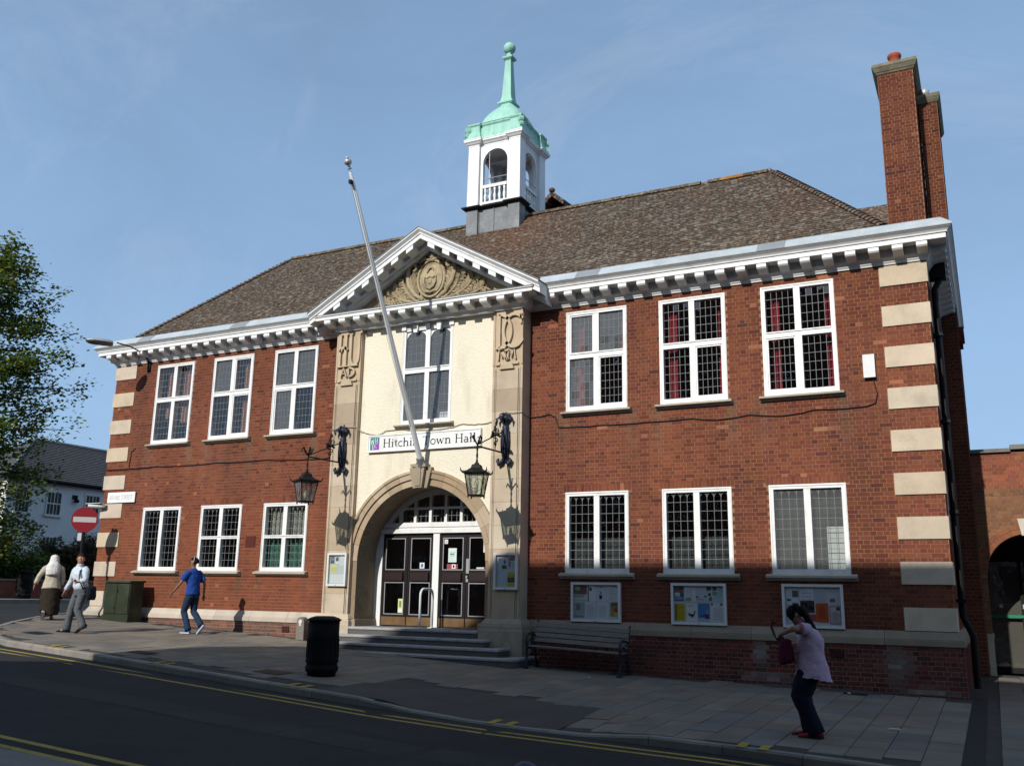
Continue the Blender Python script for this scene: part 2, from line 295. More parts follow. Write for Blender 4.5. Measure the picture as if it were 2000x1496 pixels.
# ---------------------------------------------------------------- ground levels
GX = [-300, -60, -24, -20, -12, -8.8, -3.3, 3.7, 5.5, 8.5, 10.9, 16, 60, 300]
GZ = [1.6, 1.3, 1.1, 1.05, 0.93, 0.75, 0.51, 0.165, 0.11, 0.07, 0.012, -0.05, -0.5, -1.0]
def yk(x): return -6.12 - 0.085 * x
def base(x): return interp(x, GX, GZ)
def G(x, y):
    d = 0.085 * (sstep(3.2, 4.2, x) - sstep(6.4, 7.4, x)) * sstep(1.9, 0.0, y - yk(x))
    return base(x) + 0.022 * (min(max(y, -7.5), 6) + 0.12) - d
def road_z(x, y): return base(x) + 0.022 * (min(max(y, -6.4), 0) + 0.12) - 0.115
xs = [-300, -150, -80, -60, -40, -30] + [-24 + i for i in range(0, 41)] + [20, 30, 45, 60, 100, 300]
ys = [-300, -120, -60, -40, -30, -24, -20] + [-16 + i for i in range(0, 17)] + [2, 6, 12, 20, 40, 80, 160, 300]
b = MB()
for y in ys:
    for x in xs: b.v.append((x, y, road_z(x, y))); b.c.append((1, 1, 1))
nx = len(xs)
for j in range(len(ys) - 1):
    for i in range(nx - 1): b.f.append((j*nx+i, j*nx+i+1, (j+1)*nx+i+1, (j+1)*nx+i)); b.mi.append(0)
tag(b.build("road", M['road']), "dark asphalt road surface in front of the brick hall", kind="structure")

# kerb line: corner at the left, straight along the street
KL = [(-12.3, 40), (-12.3, 4), (-12.1, 2), (-11.6, 0.0), (-10.9, -1.6), (-9.95, -3.0), (-9.0, -4.15), (-7.8, -5.05), (-6.4, yk(-6.4))]
x = -6.4
while x < 24: x += 0.93; KL.append((x, yk(x)))
def edge_y(x):                       # outer kerb y at x (front side)
    if x >= -6.4: return yk(x)
    pts = sorted([p for p in KL if p[0] <= -6.4 and p[1] < 4]); return interp(x, [p[0] for p in pts], [p[1] for p in pts])
def kerb_in(a, bb):
    d = (Vector(bb) - Vector(a)).normalized(); return Vector((-d.y, d.x)) * 0.14
# pavement bed under the slabs
b = MB(); bx = [-12.3, -11.6, -10.9, -9.95, -9.0, -7.8] + [-6.4 + 0.6 * i for i in range(0, 51)]
for i in range(len(bx) - 1):
    for j in range(14):
        def P(x, t):
            y0 = edge_y(x) + 0.05; y1 = 0.3 if x < 10.95 else 5.0
            y = lerp(y0, y1, t); return (x, y, G(x, y) - 0.014)
        b.quad(P(bx[i], j / 14), P(bx[i+1], j / 14), P(bx[i+1], (j+1) / 14), P(bx[i], (j+1) / 14))
b.quad((-12.25, 0.29, G(-12.25, 0) - 0.02), (-10.7, 0.29, G(-10.7, 0) - 0.02), (-10.7, 40, G(-10.7, 6) - 0.02), (-12.25, 40, G(-12.25, 6) - 0.02))
PAVE = tag(b.build("pavement", M['joint']), "slab paved pavement along the front of the hall", kind="structure")

# paving slabs
slab_cols = [(0.200, 0.170, 0.135), (0.180, 0.158, 0.130), (0.215, 0.185, 0.148), (0.160, 0.146, 0.126), (0.192, 0.158, 0.125), (0.158, 0.152, 0.138)]
SW, SL = 0.40, 0.62
slab_me = []
for c in slab_cols:
    for k in range(3):
        mb = MB(); cc = jit(c, 0.08); w2, l2 = SW / 2 - 0.004, SL / 2 - 0.004; e = 0.006
        mb.add([(-w2, -l2, -0.05), (w2, -l2, -0.05), (w2, l2, -0.05), (-w2, l2, -0.05), (-w2, -l2, -e), (w2, -l2, -e), (w2, l2, -e), (-w2, l2, -e), (-w2+e, -l2+e, 0), (w2-e, -l2+e, 0), (w2-e, l2-e, 0), (-w2+e, l2-e, 0)],
               [(8,9,10,11), (4,5,9,8), (5,6,10,9), (6,7,11,10), (7,4,8,11), (0,1,5,4), (1,2,6,5), (2,3,7,6), (3,0,4,7)], cc)
        slab_me.append(mb.mesh("paving_slab", M['slab']))
spots = []
ci = 0; x = -12.0
while x < 18:
    off = rnd.choice([0, 0.2, 0.31, 0.45]) ; y = -8.6 + off
    while y < 4.6:
        inside = y - SL/2 > edge_y(x) + 0.10 and (y + SL/2 < -0.10 or (x > 11.25) or (x < -11.1 and y < 3))
        if inside and x > 17.2 and y > 0: inside = False
        if 2.15 < x < 6.1 and y < -4.2 - 0.12 * (x - 2.15): inside = False
        if 10.98 < x < 11.25: inside = False
        if abs(x) < 2.3 and y > -1.05: inside = False
        if 7.75 < x < 9.5 and y > -0.62: inside = False
        if inside: spots.append((x, y))
        y += SL
    x += SW
campos = Vector((11.487, -18.272, 1.6))
spots.sort(key=lambda p: (Vector((p[0], p[1], 0)) - campos).length / (1 if p[0] < 13 else 0.2))
def slab_tilt(x, y):
    sx = (G(x + 0.2, y) - G(x - 0.2, y)) / 0.4; sy = (G(x, y + 0.2) - G(x, y - 0.2)) / 0.4
    return (math.atan(sy) + rnd.gauss(0, 0.003), -math.atan(sx) + rnd.gauss(0, 0.004), rnd.gauss(0, 0.003))
for i, (x, y) in enumerate(spots[:300]):
    link("paving_slab", slab_me[rnd.randrange(len(slab_me))], PAVE, (x, y, G(x, y) + rnd.gauss(0, 0.0018)), slab_tilt(x, y))
b = MB()
for x, y in spots[300:]:
    c = jit(rnd.choice(slab_cols), 0.08); w2, l2 = SW/2 - 0.004, SL/2 - 0.004; dz = rnd.gauss(0, 0.0015)
    q = [(x+sx*w2, y+sy*l2, G(x+sx*w2, y+sy*l2) + dz) for sx, sy in ((-1,-1),(1,-1),(1,1),(-1,1))]
    b.add(q + [(a, bb, z - 0.03) for a, bb, z in q], [(0,1,2,3), (4,5,1,0), (5,6,2,1), (6,7,3,2), (7,4,0,3)], c)
tag(b.build("paving_slabs", M['slab'], PAVE), kind="stuff")

def sheet(name, pts_top, mat_, dz, n=8, parent=None):
    # bilinear patch laid dz above the ground
    b = MB(); (a, bb, c, d) = pts_top
    for i in range(n):
        for j in range(n):
            def P(u, v):
                x = lerp(lerp(a[0], bb[0], u), lerp(d[0], c[0], u), v); y = lerp(lerp(a[1], bb[1], u), lerp(d[1], c[1], u), v); return (x, y, G(x, y) + dz)
            b.quad(P(i/n, j/n), P((i+1)/n, j/n), P((i+1)/n, (j+1)/n), P(i/n, (j+1)/n))
    return b.build(name, mat_, parent)
sheet("tarmac_patch", [(2.02, yk(2.02) + 0.13), (6.2, yk(6.2) + 0.13), (6.24, -4.86), (2.06, -4.36)], M['tarmac'], 0.001, 10, PAVE)
sheet("tarmac_patch", [(7.6, -0.62), (9.6, -0.60), (9.6, -0.08), (7.6, -0.08)], M['tarmac'], 0.002, 4, PAVE)
sheet("channel_strip", [(11.02, yk(11) + 0.13), (11.22, yk(11.2) + 0.13), (11.22, 0.2), (11.02, 0.2)], mat("channel_tar", (0.018, 0.018, 0.018), 0.85), 0.001, 12, PAVE)
for (cx, cy, w2, l2) in ((-3.15, -5.0, 0.28, 0.16), (0.25, -5.2, 0.3, 0.22), (-7.3, -4.2, 0.3, 0.2)):
    o = sheet("utility_cover", [(cx-w2, cy-l2), (cx+w2, cy-l2), (cx+w2, cy+l2), (cx-w2, cy+l2)], M['iron'], 0.008, 2, PAVE)

# kerb stones, each its own piece
for i in range(len(KL) - 1):
    if KL[i][1] > 3 and KL[i+1][1] > 3: 
        a0, b0 = Vector(KL[i]), Vector(KL[i+1]); nseg = 12
    else:
        a0, b0 = Vector(KL[i]), Vector(KL[i+1]); nseg = max(1, round((b0 - a0).length / 0.93))
    n_ = kerb_in(a0, b0)
    for k in range(nseg):
        a = a0.lerp(b0, k / nseg); bb = a0.lerp(b0, (k + 1) / nseg); g = (bb - a).normalized() * 0.004; a = a + g; bb = bb - g
        c = jit((0.24, 0.22, 0.19), 0.12)
        def Z(p): return G(p.x, p.y)
        e = -n_.normalized() * -0.02
        v = []
        for p in (a, bb):
            z = Z(p) + 0.002
            v += [(p.x, p.y, z - 0.25), (p.x, p.y, z - 0.025), (p.x + e.x, p.y + e.y, z), (p.x + n_.x, p.y + n_.y, z), (p.x + n_.x, p.y + n_.y, z - 0.25)]
        mb = MB(); mb.add(v, [(0,5,6,1), (1,6,7,2), (2,7,8,3), (3,8,9,4), (0,1,2,3,4), (9,8,7,6,5)], c)
        mb.build("kerb_stone", M['kerb'], PAVE)

# yellow lines along the near kerb and on the far side of the carriageway
def yline(off, x0, x1, width=0.1, fn=None):
    b = MB(); n = int((x1 - x0) / 0.4)
    for i in range(n):
        xa, xb = lerp(x0, x1, i / n), lerp(x0, x1, (i + 1) / n)
        def P(x, o):
            y = fn(x) - o; return (x, y, road_z(x, y) + 0.004)
        b.quad(P(xa, off + width/2), P(xb, off + width/2), P(xb, off - width/2), P(xa, off - width/2))
    return b.build("yellow_line", M['yellow'])
tag(yline(0.34, -8.2, 24, 0.085, edge_y), "inner of two yellow lines beside the hall's kerb", kind="structure")
tag(yline(0.60, -8.2, 24, 0.085, edge_y), "outer of two yellow lines beside the hall's kerb", kind="structure")
FY = lambda x: -11.26 - 0.01 * x
tag(yline(0.0, -30, 24, 0.10, FY), "yellow line farther from the camera in the bottom left corner", kind="structure")
tag(yline(0.29, -30, 24, 0.10, FY), "yellow line nearest the camera in the bottom left corner", kind="structure")
for i, xk_ in enumerate((-4.9, -1.75, 1.55, 5.35, 8.82)):
    for s in (-0.13, 0.13):
        b = MB(); x = xk_ + s
        y0 = edge_y(x) + 0.01; pts = [(x - 0.055, y0), (x + 0.055, y0), (x + 0.055, y0 + 0.33), (x - 0.055, y0 + 0.33)]
        def ZZ(px, py): return G(px, py) + 0.006
        b.quad(*[(px, py, ZZ(px, py)) for px, py in pts])
        b.build("kerb_mark", M['yellow'], PAVE)
# far pavement on the photographer's side
b = MB()
for i in range(40):
    xa, xb = -40 + 2 * i, -38 + 2 * i
    za, zb = road_z(xa, -12) + 0.115, road_z(xb, -12) + 0.115
    b.quad((xa, -20.2, za), (xb, -20.2, zb), (xb, -12.0, zb), (xa, -12.0, za), (0.22, 0.2, 0.18)); b.quad((xa, -12.0, za), (xb, -12.0, zb), (xb, -12.0, zb - 0.2), (xa, -12.0, za - 0.2), (0.22, 0.21, 0.19))
tag(b.build("pavement", M['slab']), "pavement on the photographer's side of the street", kind="structure")
# far pavement across the side street, against the garden wall
b = MB(); zc = 1.1
b.box(-24.0, -21.4, -40, 60, 0.9, zc - 0.005, (0.24, 0.22, 0.2)); b.box(-21.4, -21.25, -40, 60, 0.9, zc, (0.30, 0.29, 0.27))
tag(b.build("pavement", M['kerb']), "pavement with pale kerb across the side street", kind="structure")

# road wear: a reinstated trench and fine cracks
ROAD = bpy.data.objects["road"]
b = MB()
for i in range(24):
    xa, xb = lerp(-2.5, 7.2, i / 24), lerp(-2.5, 7.2, (i + 1) / 24); w_ = 0.34
    f = lambda x: -8.55 - 0.055 * x + 0.03 * math.sin(x * 2.1)
    b.quad((xa, f(xa) - w_, road_z(xa, -8) + 0.003), (xb, f(xb) - w_, road_z(xb, -8) + 0.003), (xb, f(xb) + w_, road_z(xb, -8) + 0.003), (xa, f(xa) + w_, road_z(xa, -8) + 0.003))
b.build("trench_patch", mat("trench_asphalt", (0.036, 0.036, 0.036), 0.9, var=0.2, vscale=1.2, fine=0.45, fscale=90, bump=0.7, bscale=120, bdist=0.008, spec=0.2), ROAD)
for (x0, y0, x1, y1, sd) in ((-0.6, -7.9, 2.4, -8.6, 1), (3.6, -8.0, 7.9, -9.0, 2), (5.6, -7.55, 8.9, -8.15, 3)):
    b = MB(); rr = random.Random(sd); n = 40; ox = 0
    for i in range(n):
        def Q(t, o):
            x = lerp(x0, x1, t); y = lerp(y0, y1, t) + 0.05 * math.sin(t * 23 + sd) + 0.03 * math.sin(t * 61 + sd * 3); return (x, y + o, road_z(x, y) + 0.0055)
        w_ = 0.006 + 0.004 * math.sin(i * 1.7); b.quad(Q(i/n, -w_), Q((i+1)/n, -w_), Q((i+1)/n, w_), Q(i/n, w_))
    b.build("crack", mat("crack_tar", (0.008, 0.008, 0.008), 0.7), ROAD)
# ---------------------------------------------------------------- the hall: walls
XC = 10.84                      # half width of the front
H = tag(empty("town_hall", (0, 0, 0)), "two storey red brick civic hall with white pediment, stone quoins and green cupola", "building")
CO = 0.0795; Z0 = 1.10
WC = [4.178, 6.321, 8.465]; WH = 0.71
LZ = (2.057, 3.748); UZ = (5.503, 7.758)
wins = []
for s in (-1, 1):
    for c in WC:
        wins.append((s * c - WH, s * c + WH, LZ[0], LZ[1])); wins.append((s * c - WH, s * c + WH, UZ[0], UZ[1]))
quoins = []
for k in range(9):
    zt = 7.86 - 0.795 * k
    for s in (-1, 1): quoins.append((s, zt - 0.395, zt))
BR = [(0.200, 0.056, 0.034), (0.175, 0.050, 0.032), (0.150, 0.042, 0.030), (0.225, 0.068, 0.038), (0.19, 0.058, 0.038), (0.125, 0.038, 0.031), (0.205, 0.062, 0.034), (0.10, 0.034, 0.030)]
BW_ = [7, 6, 4, 4, 5, 1.3, 6, 0.5]
def brick_col(x, z, y=0):
    c = rnd.choices(BR, BW_)[0]
    t = 0.5 + 0.5 * math.sin(x * 0.9 + 1.3 * math.sin(z * 0.8 + x * 0.35)) * math.cos(z * 1.1 - x * 0.3)
    c = mixc(c, (c[0] * 1.18, c[1] * 1.28, c[2] * 1.05), t * 0.5)
    if z < 3.6 and x < 0: c = mixc(c, (0.29, 0.078, 0.034), 0.32)
    if z > 6.6: c = tuple(v * 0.90 for v in c)
    if rnd.random() < 0.006: c = (0.36, 0.13, 0.07)
    # run-off stains under the ends of the sills
    for s in (-1, 1):
        for wc in WC:
            for (sz, ln) in ((1.95, 0.85), (5.40, 1.3)):
                for e in (-0.75, 0.75):
                    dx = abs(x - (s * wc + e))
                    if dx < 0.17 and 0 < sz - z < ln: c = mixc(c, (0.17, 0.115, 0.075) if sz > 3 else (0.09, 0.06, 0.04), 0.75 * (1 - dx / 0.17) * (1 - (sz - z) / ln))
    c = (c[0] * 0.84, c[1] * 0.89, c[2] * 0.92)
    return jit(c, 0.075)
PL = [(0.15, 0.045, 0.036), (0.12, 0.036, 0.034), (0.19, 0.05, 0.036), (0.10, 0.04, 0.038), (0.17, 0.055, 0.045)]
def plinth_col(x, z, y=0):
    c = rnd.choice(PL)
    for (ex, ez, rx, rz) in ((9.85, 0.48, 0.30, 0.42), (7.5, 0.62, 0.20, 0.35), (7.6, 0.16, 0.6, 0.10), (10.3, 0.06, 0.6, 0.08)):
        d = ((x - ex) / rx) ** 2 + ((z - ez) / rz) ** 2
        if d < 1: c = mixc(c, (0.36, 0.355, 0.33), 0.8 * (1 - d) * rnd.uniform(0.4, 1))
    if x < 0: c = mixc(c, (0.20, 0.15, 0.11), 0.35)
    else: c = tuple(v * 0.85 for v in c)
    return jit(c, 0.15)

def courses(u0, u1, z0, z1, openings, k0=0, bond='english'):
    """English bond laid in courses of CO; yields (ua, ub, za, zb, header, whole)."""
    n = int(round((z1 - z0) / CO)); ph = rnd.uniform(0, 0.05)
    for k in range(n):
        za = z0 + k * CO; zb = min(za + CO - 0.0105, z1); hd = (k + k0) % 2 == 1
        pitch = 0.1175 if hd else 0.235; off = 0.0585 if hd else 0.0
        free = [(u0, u1)]
        for (a, bb, c, d) in openings:
            if c < za + CO * 0.55 and d > za + CO * 0.45:
                nf = []
                for (p, q) in free:
                    if bb <= p or a >= q: nf.append((p, q))
                    else:
                        if a > p: nf.append((p, a))
                        if bb < q: nf.append((bb, q))
                free = nf
        for (p, q) in free:
            i = math.floor((p - u0 - off) / pitch) - 1
            while True:
                ua = u0 + off + i * pitch; ub = ua + pitch - 0.0105; i += 1
                if ua >= q: break
                a, bb = max(ua, p + 0.004), min(ub, q - 0.004)
                if bb - a > 0.035: yield (a, bb, za, zb, hd, a == ua and bb == ub)
def lay(mb, o, U, Nn, gen, colf, proud=0.0042):
    U, Nn, o = Vector(U), Vector(Nn), Vector(o); Z = Vector((0, 0, 1))
    for (a, bb, za, zb, hd, whole) in gen:
        p = o + U * a + Z * za; c = p + U * ((bb - a) / 2)
        mb.obox(p - Nn * 0.012, U * (bb - a), Z * (zb - za), Nn * (0.012 + proud + rnd.gauss(0, 0.001)), colf(c.x, c.z, c.y), True)
def wall_cells(mb, x0, x1, z0, z1, y, ops, depth=0.13):
    xs_ = sorted({x0, x1, *[min(max(v, x0), x1) for o in ops for v in o[:2]]}); zs_ = sorted({z0, z1, *[min(max(v, z0), z1) for o in ops for v in o[2:]]})
    for i in range(len(xs_) - 1):
        for j in range(len(zs_) - 1):
            cx, cz = (xs_[i] + xs_[i+1]) / 2, (zs_[j] + zs_[j+1]) / 2
            if any(o[0] < cx < o[1] and o[2] < cz < o[3] for o in ops): continue
            mb.quad((xs_[i], y, zs_[j]), (xs_[i+1], y, zs_[j]), (xs_[i+1], y, zs_[j+1]), (xs_[i], y, zs_[j+1]))
    for (a, bb, c, d) in ops:
        if a < x0 - 0.01 or bb > x1 + 0.01: continue
        mb.quad((a, y, c), (a, y, d), (a, y + depth, d), (a, y + depth, c)); mb.quad((bb, y, c), (bb, y + depth, c), (bb, y + depth, d), (bb, y, d))
        mb.quad((a, y, d), (bb, y, d), (bb, y + depth, d), (a, y + depth, d)); mb.quad((a, y, c), (a, y + depth, c), (bb, y + depth, c), (bb, y, c))

singles = []
def front_wing(s):
    x0, x1 = (-XC, -2.55) if s < 0 else (2.55, XC)
    ws = [o for o in wins if x0 < o[0] < x1]
    mb = MB(); wall_cells(mb, x0, x1, 0.80, 8.0, 0.0, ws)
    wall = mb.build("wall", M['mortar'], H)
    ops = list(ws) + [((-XC - 0.01, -XC + 0.83, a, b2) if s < 0 else (XC - 0.83, XC + 0.01, a, b2)) for (q, a, b2) in quoins if q == s]
    heads = [(o[0] - 0.06, o[1] + 0.06, LZ[1], LZ[1] + 0.165) for o in ws if abs(o[3] - LZ[1]) < 0.01]
    bl = []
    for br in courses(x0, x1, Z0, 7.90, ops + heads): bl.append(br)
    for o in heads:
        n = int((o[1] - o[0]) / 0.08)
        for i in range(n):
            a = o[0] + (o[1] - o[0]) * i / n; bl.append((a + 0.004, a + (o[1] - o[0]) / n - 0.005, o[2] + 0.004, o[3] - 0.006, True, False))
    return wall, bl
WALLS = {}
allb = []
for s in (-1, 1):
    wl, bl = front_wing(s); WALLS[s] = wl
    for br in bl: allb.append((s, br))
# the 300 bricks that show largest are objects of their own
def brick_mesh(w_, h_, c):
    mb = MB(); mb.obox((0, 0.012, 0), (w_, 0, 0), (0, 0, h_), (0, -0.0162, 0), c, True); return mb.mesh("brick", M['brick'])
VAR = {hd: [brick_mesh((0.107 if hd else 0.2245), CO - 0.0105, brick_col(9, 4)) for i in range(26)] for hd in (False, True)}
cand = [(i, (Vector((br[0], 0, br[2])) - campos).length) for i, (s, br) in enumerate(allb) if s > 0 and br[5] and br[2] > 1.05]
cand.sort(key=lambda t: t[1]); single_idx = {i for i, d in cand[:300]}
mbs = {-1: MB(), 1: MB()}
for i, (s, br) in enumerate(allb):
    if i in single_idx:
        link("brick", rnd.choice(VAR[br[4]]), WALLS[s], (br[0], rnd.gauss(0, 0.0009), br[2]))
    else: lay(mbs[s], (0, 0, 0), (1, 0, 0), (0, -1, 0), [br], brick_col)
for s in (-1, 1): tag(mbs[s].build("brickwork", M['brick'], WALLS[s]), kind="stuff")

# quoins
qc = [(0.56, 0.46, 0.31), (0.60, 0.50, 0.35), (0.54, 0.45, 0.32), (0.58, 0.49, 0.36)]
for (s, a, b2) in quoins:
    mb = MB(); c = jit(rnd.choice(qc), 0.05); ln = 0.82
    if s > 0: mb.box(XC - ln, XC + 0.028, -0.03, 0.55, a, b2, c)
    else: mb.box(-XC - 0.028, -XC + ln, -0.03, 0.55, a, b2, c)
    mb.build("quoin", M['stone'], H)
# plinth: stone course above brick footing
prof = [(-0.05, 1.10), (0.0, 1.10), (0.03, 1.088), (0.088, 0.985), (0.105, 0.965), (0.105, 0.945), (0.128, 0.94), (0.128, 0.852), (0.10, 0.842), (-0.05, 0.842)][::-1]
for s in (-1, 1):
    n = 7; x0, x1 = 2.66, XC
    for i in range(n):
        a, b2 = lerp(x0, x1, i / n) + 0.003, lerp(x0, x1, (i + 1) / n) - 0.003
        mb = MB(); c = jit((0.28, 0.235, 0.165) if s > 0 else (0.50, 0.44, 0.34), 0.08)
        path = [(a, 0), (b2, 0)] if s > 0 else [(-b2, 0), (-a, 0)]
        if i == n - 1: path = [(a, 0), (XC, 0), (XC, 7.0)] if s > 0 else [(-XC, 7.0), (-XC, 0), (-a, 0)]
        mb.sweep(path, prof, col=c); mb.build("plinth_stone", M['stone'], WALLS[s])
    x0, x1 = (2.66, XC + 0.10) if s > 0 else (-XC - 0.10, -2.66)
    mb = MB(); mb.box(x0, x1 - 0.002 * 0, -0.10, 0.02, -0.4, 0.845); plw = mb.build("plinth", M['mortar_grey'], H)
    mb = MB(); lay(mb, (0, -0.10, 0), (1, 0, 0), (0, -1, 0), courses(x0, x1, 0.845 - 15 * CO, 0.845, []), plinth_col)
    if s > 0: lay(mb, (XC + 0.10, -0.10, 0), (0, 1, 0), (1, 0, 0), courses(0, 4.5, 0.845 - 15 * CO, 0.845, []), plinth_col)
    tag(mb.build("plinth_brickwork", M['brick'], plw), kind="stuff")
# side and rear walls, and a closed interior
mb = MB()
mb.box(XC - 0.3, XC, 0.02, 6.9, -0.4, 8.0, skip=('y0',)); mb.box(-XC, -XC + 0.3, 0.02, 6.9, -0.4, 8.0, skip=('y0',))
mb.box(-XC, XC, 6.9, 7.2, -0.4, 8.3)
mb.build("side_wall", M['side_brick'], H)
mb = MB(); lay(mb, (XC, 0.0, 0), (0, 1, 0), (1, 0, 0), courses(0, 4.4, Z0, 7.90, [(-0.01, 0.56, a, b2) for (q, a, b2) in quoins if q > 0]), brick_col)
tag(mb.build("side_brickwork", M['brick'], H), kind="stuff")
mb = MB()
mb.box(-XC + 0.31, XC - 0.31, 4.6, 4.7, 0.4, 8.1); mb.box(-XC + 0.31, XC - 0.31, 0.14, 4.6, 4.5, 4.7); mb.box(-XC + 0.31, XC - 0.31, 0.14, 4.6, 8.0, 8.1); mb.box(-XC + 0.31, XC - 0.31, 0.14, 4.6, 0.4, 0.82)
for x_ in (-2.5, 2.4, -7.4, 7.3): mb.box(x_, x_ + 0.1, 0.62, 4.6, 0.82, 8.0)
mb.build("interior_wall", M['room'], H)
# air brick and airbrick grille on the left
mb = MB(); mb.box(-5.42, -5.09, -0.012, 0.01, 2.655, 2.935, (0.10, 0.03, 0.022))
for i in range(9): mb.box(-5.40, -5.11, -0.022, -0.010, 2.67 + i * 0.029, 2.684 + i * 0.029, (0.13, 0.04, 0.03))
mb.build("air_vent", M['brick'], H)
for x_ in (-3.95, 8.75):
    mb = MB(); mb.box(x_, x_ + 0.22, -0.118, -0.09, 0.60 if x_ > 0 else 0.62, 0.74 if x_ > 0 else 0.76, (0.03, 0.02, 0.018))
    for i in range(4): mb.box(x_ + 0.02 + i * 0.05, x_ + 0.045 + i * 0.05, -0.124, -0.11, 0.61 if x_ > 0 else 0.63, 0.73 if x_ > 0 else 0.75, (0.09, 0.03, 0.025))
    mb.build("air_brick", M['brick'], H)

# ---------------------------------------------------------------- windows
PANE = {}
def pane_obj(parent, w_, h_, x, y, z, mt):
    key = (round(w_, 4), round(h_, 4), mt)
    if key not in PANE:
        mb = MB(); mb.box(-w_/2, w_/2, 0, 0.004, -h_/2, h_/2, skip=('y1',)); PANE[key] = mb.mesh("pane", M[mt])
    return link("pane", PANE[key], parent, (x, y, z), (rnd.gauss(0, 0.012), 0, rnd.gauss(0, 0.016)))
def glaze(parent, mb_c, mb_p, x0, x1, z0, z1, cols, rows, y, single, mt='glass', heads=False, arch=False):
    w_, h_ = (x1 - x0) / cols, (z1 - z0) / rows; t = 0.0043
    for i in range(1, cols): mb_c.box(x0 + i*w_ - t, x0 + i*w_ + t, y - 0.007, y + 0.007, z0, z1)
    for j in range(1, rows): mb_c.box(x0, x1, y - 0.0065, y + 0.0065, z0 + j*h_ - t, z0 + j*h_ + t)
    if heads:                                             # small pointed-round heads in the top row
        for i in range(cols):
            cx = x0 + (i + 0.5) * w_; zb = z1 - h_ * 0.55
            pts = [(cx - w_/2, y, zb), (cx - w_*0.42, y, zb + h_*0.22), (cx - w_*0.2, y, zb + h_*0.40), (cx, y, zb + h_*0.47), (cx + w_*0.2, y, zb + h_*0.40), (cx + w_*0.42, y, zb + h_*0.22), (cx + w_/2, y, zb)]
            mb_c.tube(pts, 0.007, 5)
    for i in range(cols):
        for j in range(rows):
            cx, cz = x0 + (i + 0.5) * w_, z0 + (j + 0.5) * h_
            if single: pane_obj(parent, w_, h_, cx, y, cz, mt)
            else:
                a, c = rnd.gauss(0, 0.012), rnd.gauss(0, 0.016)
                mb_p.add([(cx + sx*w_/2, y + sx*w_/2*c + sz*h_/2*a, cz + sz*h_/2) for sx, sz in ((-1,-1),(1,-1),(1,1),(-1,1))], [(0,1,2,3)])
def window(cx, z0, z1, kind, single, y=0.0, half=WH, casements=(), sky_grey=()):
    x0, x1 = cx - half, cx + half; fo = 0.085; fy0, fy1 = y - 0.022, y + 0.11; mw = 0.062
    f = MB(); cm = MB(); pn = MB()
    f.box(x0, x0 + fo, fy0, fy1, z0, z1); f.box(x1 - fo, x1, fy0, fy1, z0, z1); f.box(x0 + fo, x1 - fo, fy0, fy1, z1 - fo, z1); f.box(x0 + fo, x1 - fo, fy0, fy1, z0, z0 + 0.10)
    # architrave bead
    for (a, bb, c, d) in ((x0 + 0.012, x0 + 0.032, z0, z1), (x1 - 0.032, x1 - 0.012, z0, z1), (x0 + 0.032, x1 - 0.032, z1 - 0.032, z1 - 0.012)): f.box(a, bb, fy0 - 0.012, fy0 + 0.002, c, d)
    f.box(cx - mw, cx + mw, fy0 + 0.006, fy1, z0 + 0.10, z1 - fo)
    lights = []
    if kind in ('upper', 'centre', 'lowert'):
        zt = z0 + (z1 - z0) * (0.545 if kind != 'lowert' else 0.50); th = 0.055 if kind != 'lowert' else 0.03
        f.box(x0 + fo, cx - mw, fy0 + 0.004, fy1, zt - th, zt + th); f.box(cx + mw, x1 - fo, fy0 + 0.004, fy1, zt - th, zt + th)
        f.box(x0 + fo, x1 - fo, fy0 - 0.012, fy0 + 0.004, zt + th - 0.012, zt + th + 0.014)
        rws = {'upper': (6, 5), 'centre': (6, 5), 'lowert': (4, 4)}[kind]
        for k, (a, bb) in enumerate(((x0 + fo, cx - mw), (cx + mw, x1 - fo))):
            lights.append((a, bb, z0 + 0.10, zt - th, rws[0], k)); lights.append((a, bb, zt + th, z1 - fo, rws[1], k + 2))
    else:
        for k, (a, bb) in enumerate(((x0 + fo, cx - mw), (cx + mw, x1 - fo))): lights.append((a, bb, z0 + 0.10, z1 - fo, 8, k))
    cols = 5 if kind == 'upper' else 4
    o = f.build("window", M['white'], H)
    for (a, bb, c, d, rw, k) in lights:
        ins = 0.0
        if k in casements:
            ins = 0.032; g2 = MB(); yy0, yy1 = y - 0.004, y + 0.05
            g2.box(a, a + ins, yy0, yy1, c, d); g2.box(bb - ins, bb, yy0, yy1, c, d); g2.box(a + ins, bb - ins, yy0, yy1, c, c + ins); g2.box(a + ins, bb - ins, yy0, yy1, d - ins, d)
            g2.build("casement", M['white'], o)
        top = kind in ('lower',) or (kind == 'lowert' and k >= 2)
        glaze(o, cm, pn, a + ins, bb - ins, c + ins, d - ins, cols, rw, y + 0.035, single, 'glass_sky_grey' if k in sky_grey else 'glass', heads=top)
        if pn.f and not single:
            tag(pn.build("panes", M['glass_sky_grey' if k in sky_grey else 'glass'], o), kind="stuff"); pn = MB()
        if kind == 'centre' and k >= 2:                     # round heads to the upper lights of the centre window
            r = (bb - a) / 2 - ins; xm = (a + bb) / 2; zs = d - r * 0.75; sp = MB(); nseg = 10
            for q in range(nseg):
                t0, t1 = math.pi * q / nseg, math.pi * (q + 1) / nseg
                p0, p1 = (xm + r*math.cos(t0), zs + r*0.75*math.sin(t0)), (xm + r*math.cos(t1), zs + r*0.75*math.sin(t1))
                sp.prism([(p0[0], y + 0.02, p0[1]), (p0[0], y + 0.02, d + 0.005), (p1[0], y + 0.02, d + 0.005), (p1[0], y + 0.02, p1[1])], (0, 0.03, 0))
            sp.build("spandrel", M['white'], o)
    cm.build("leading", M['came'], o)
    return o
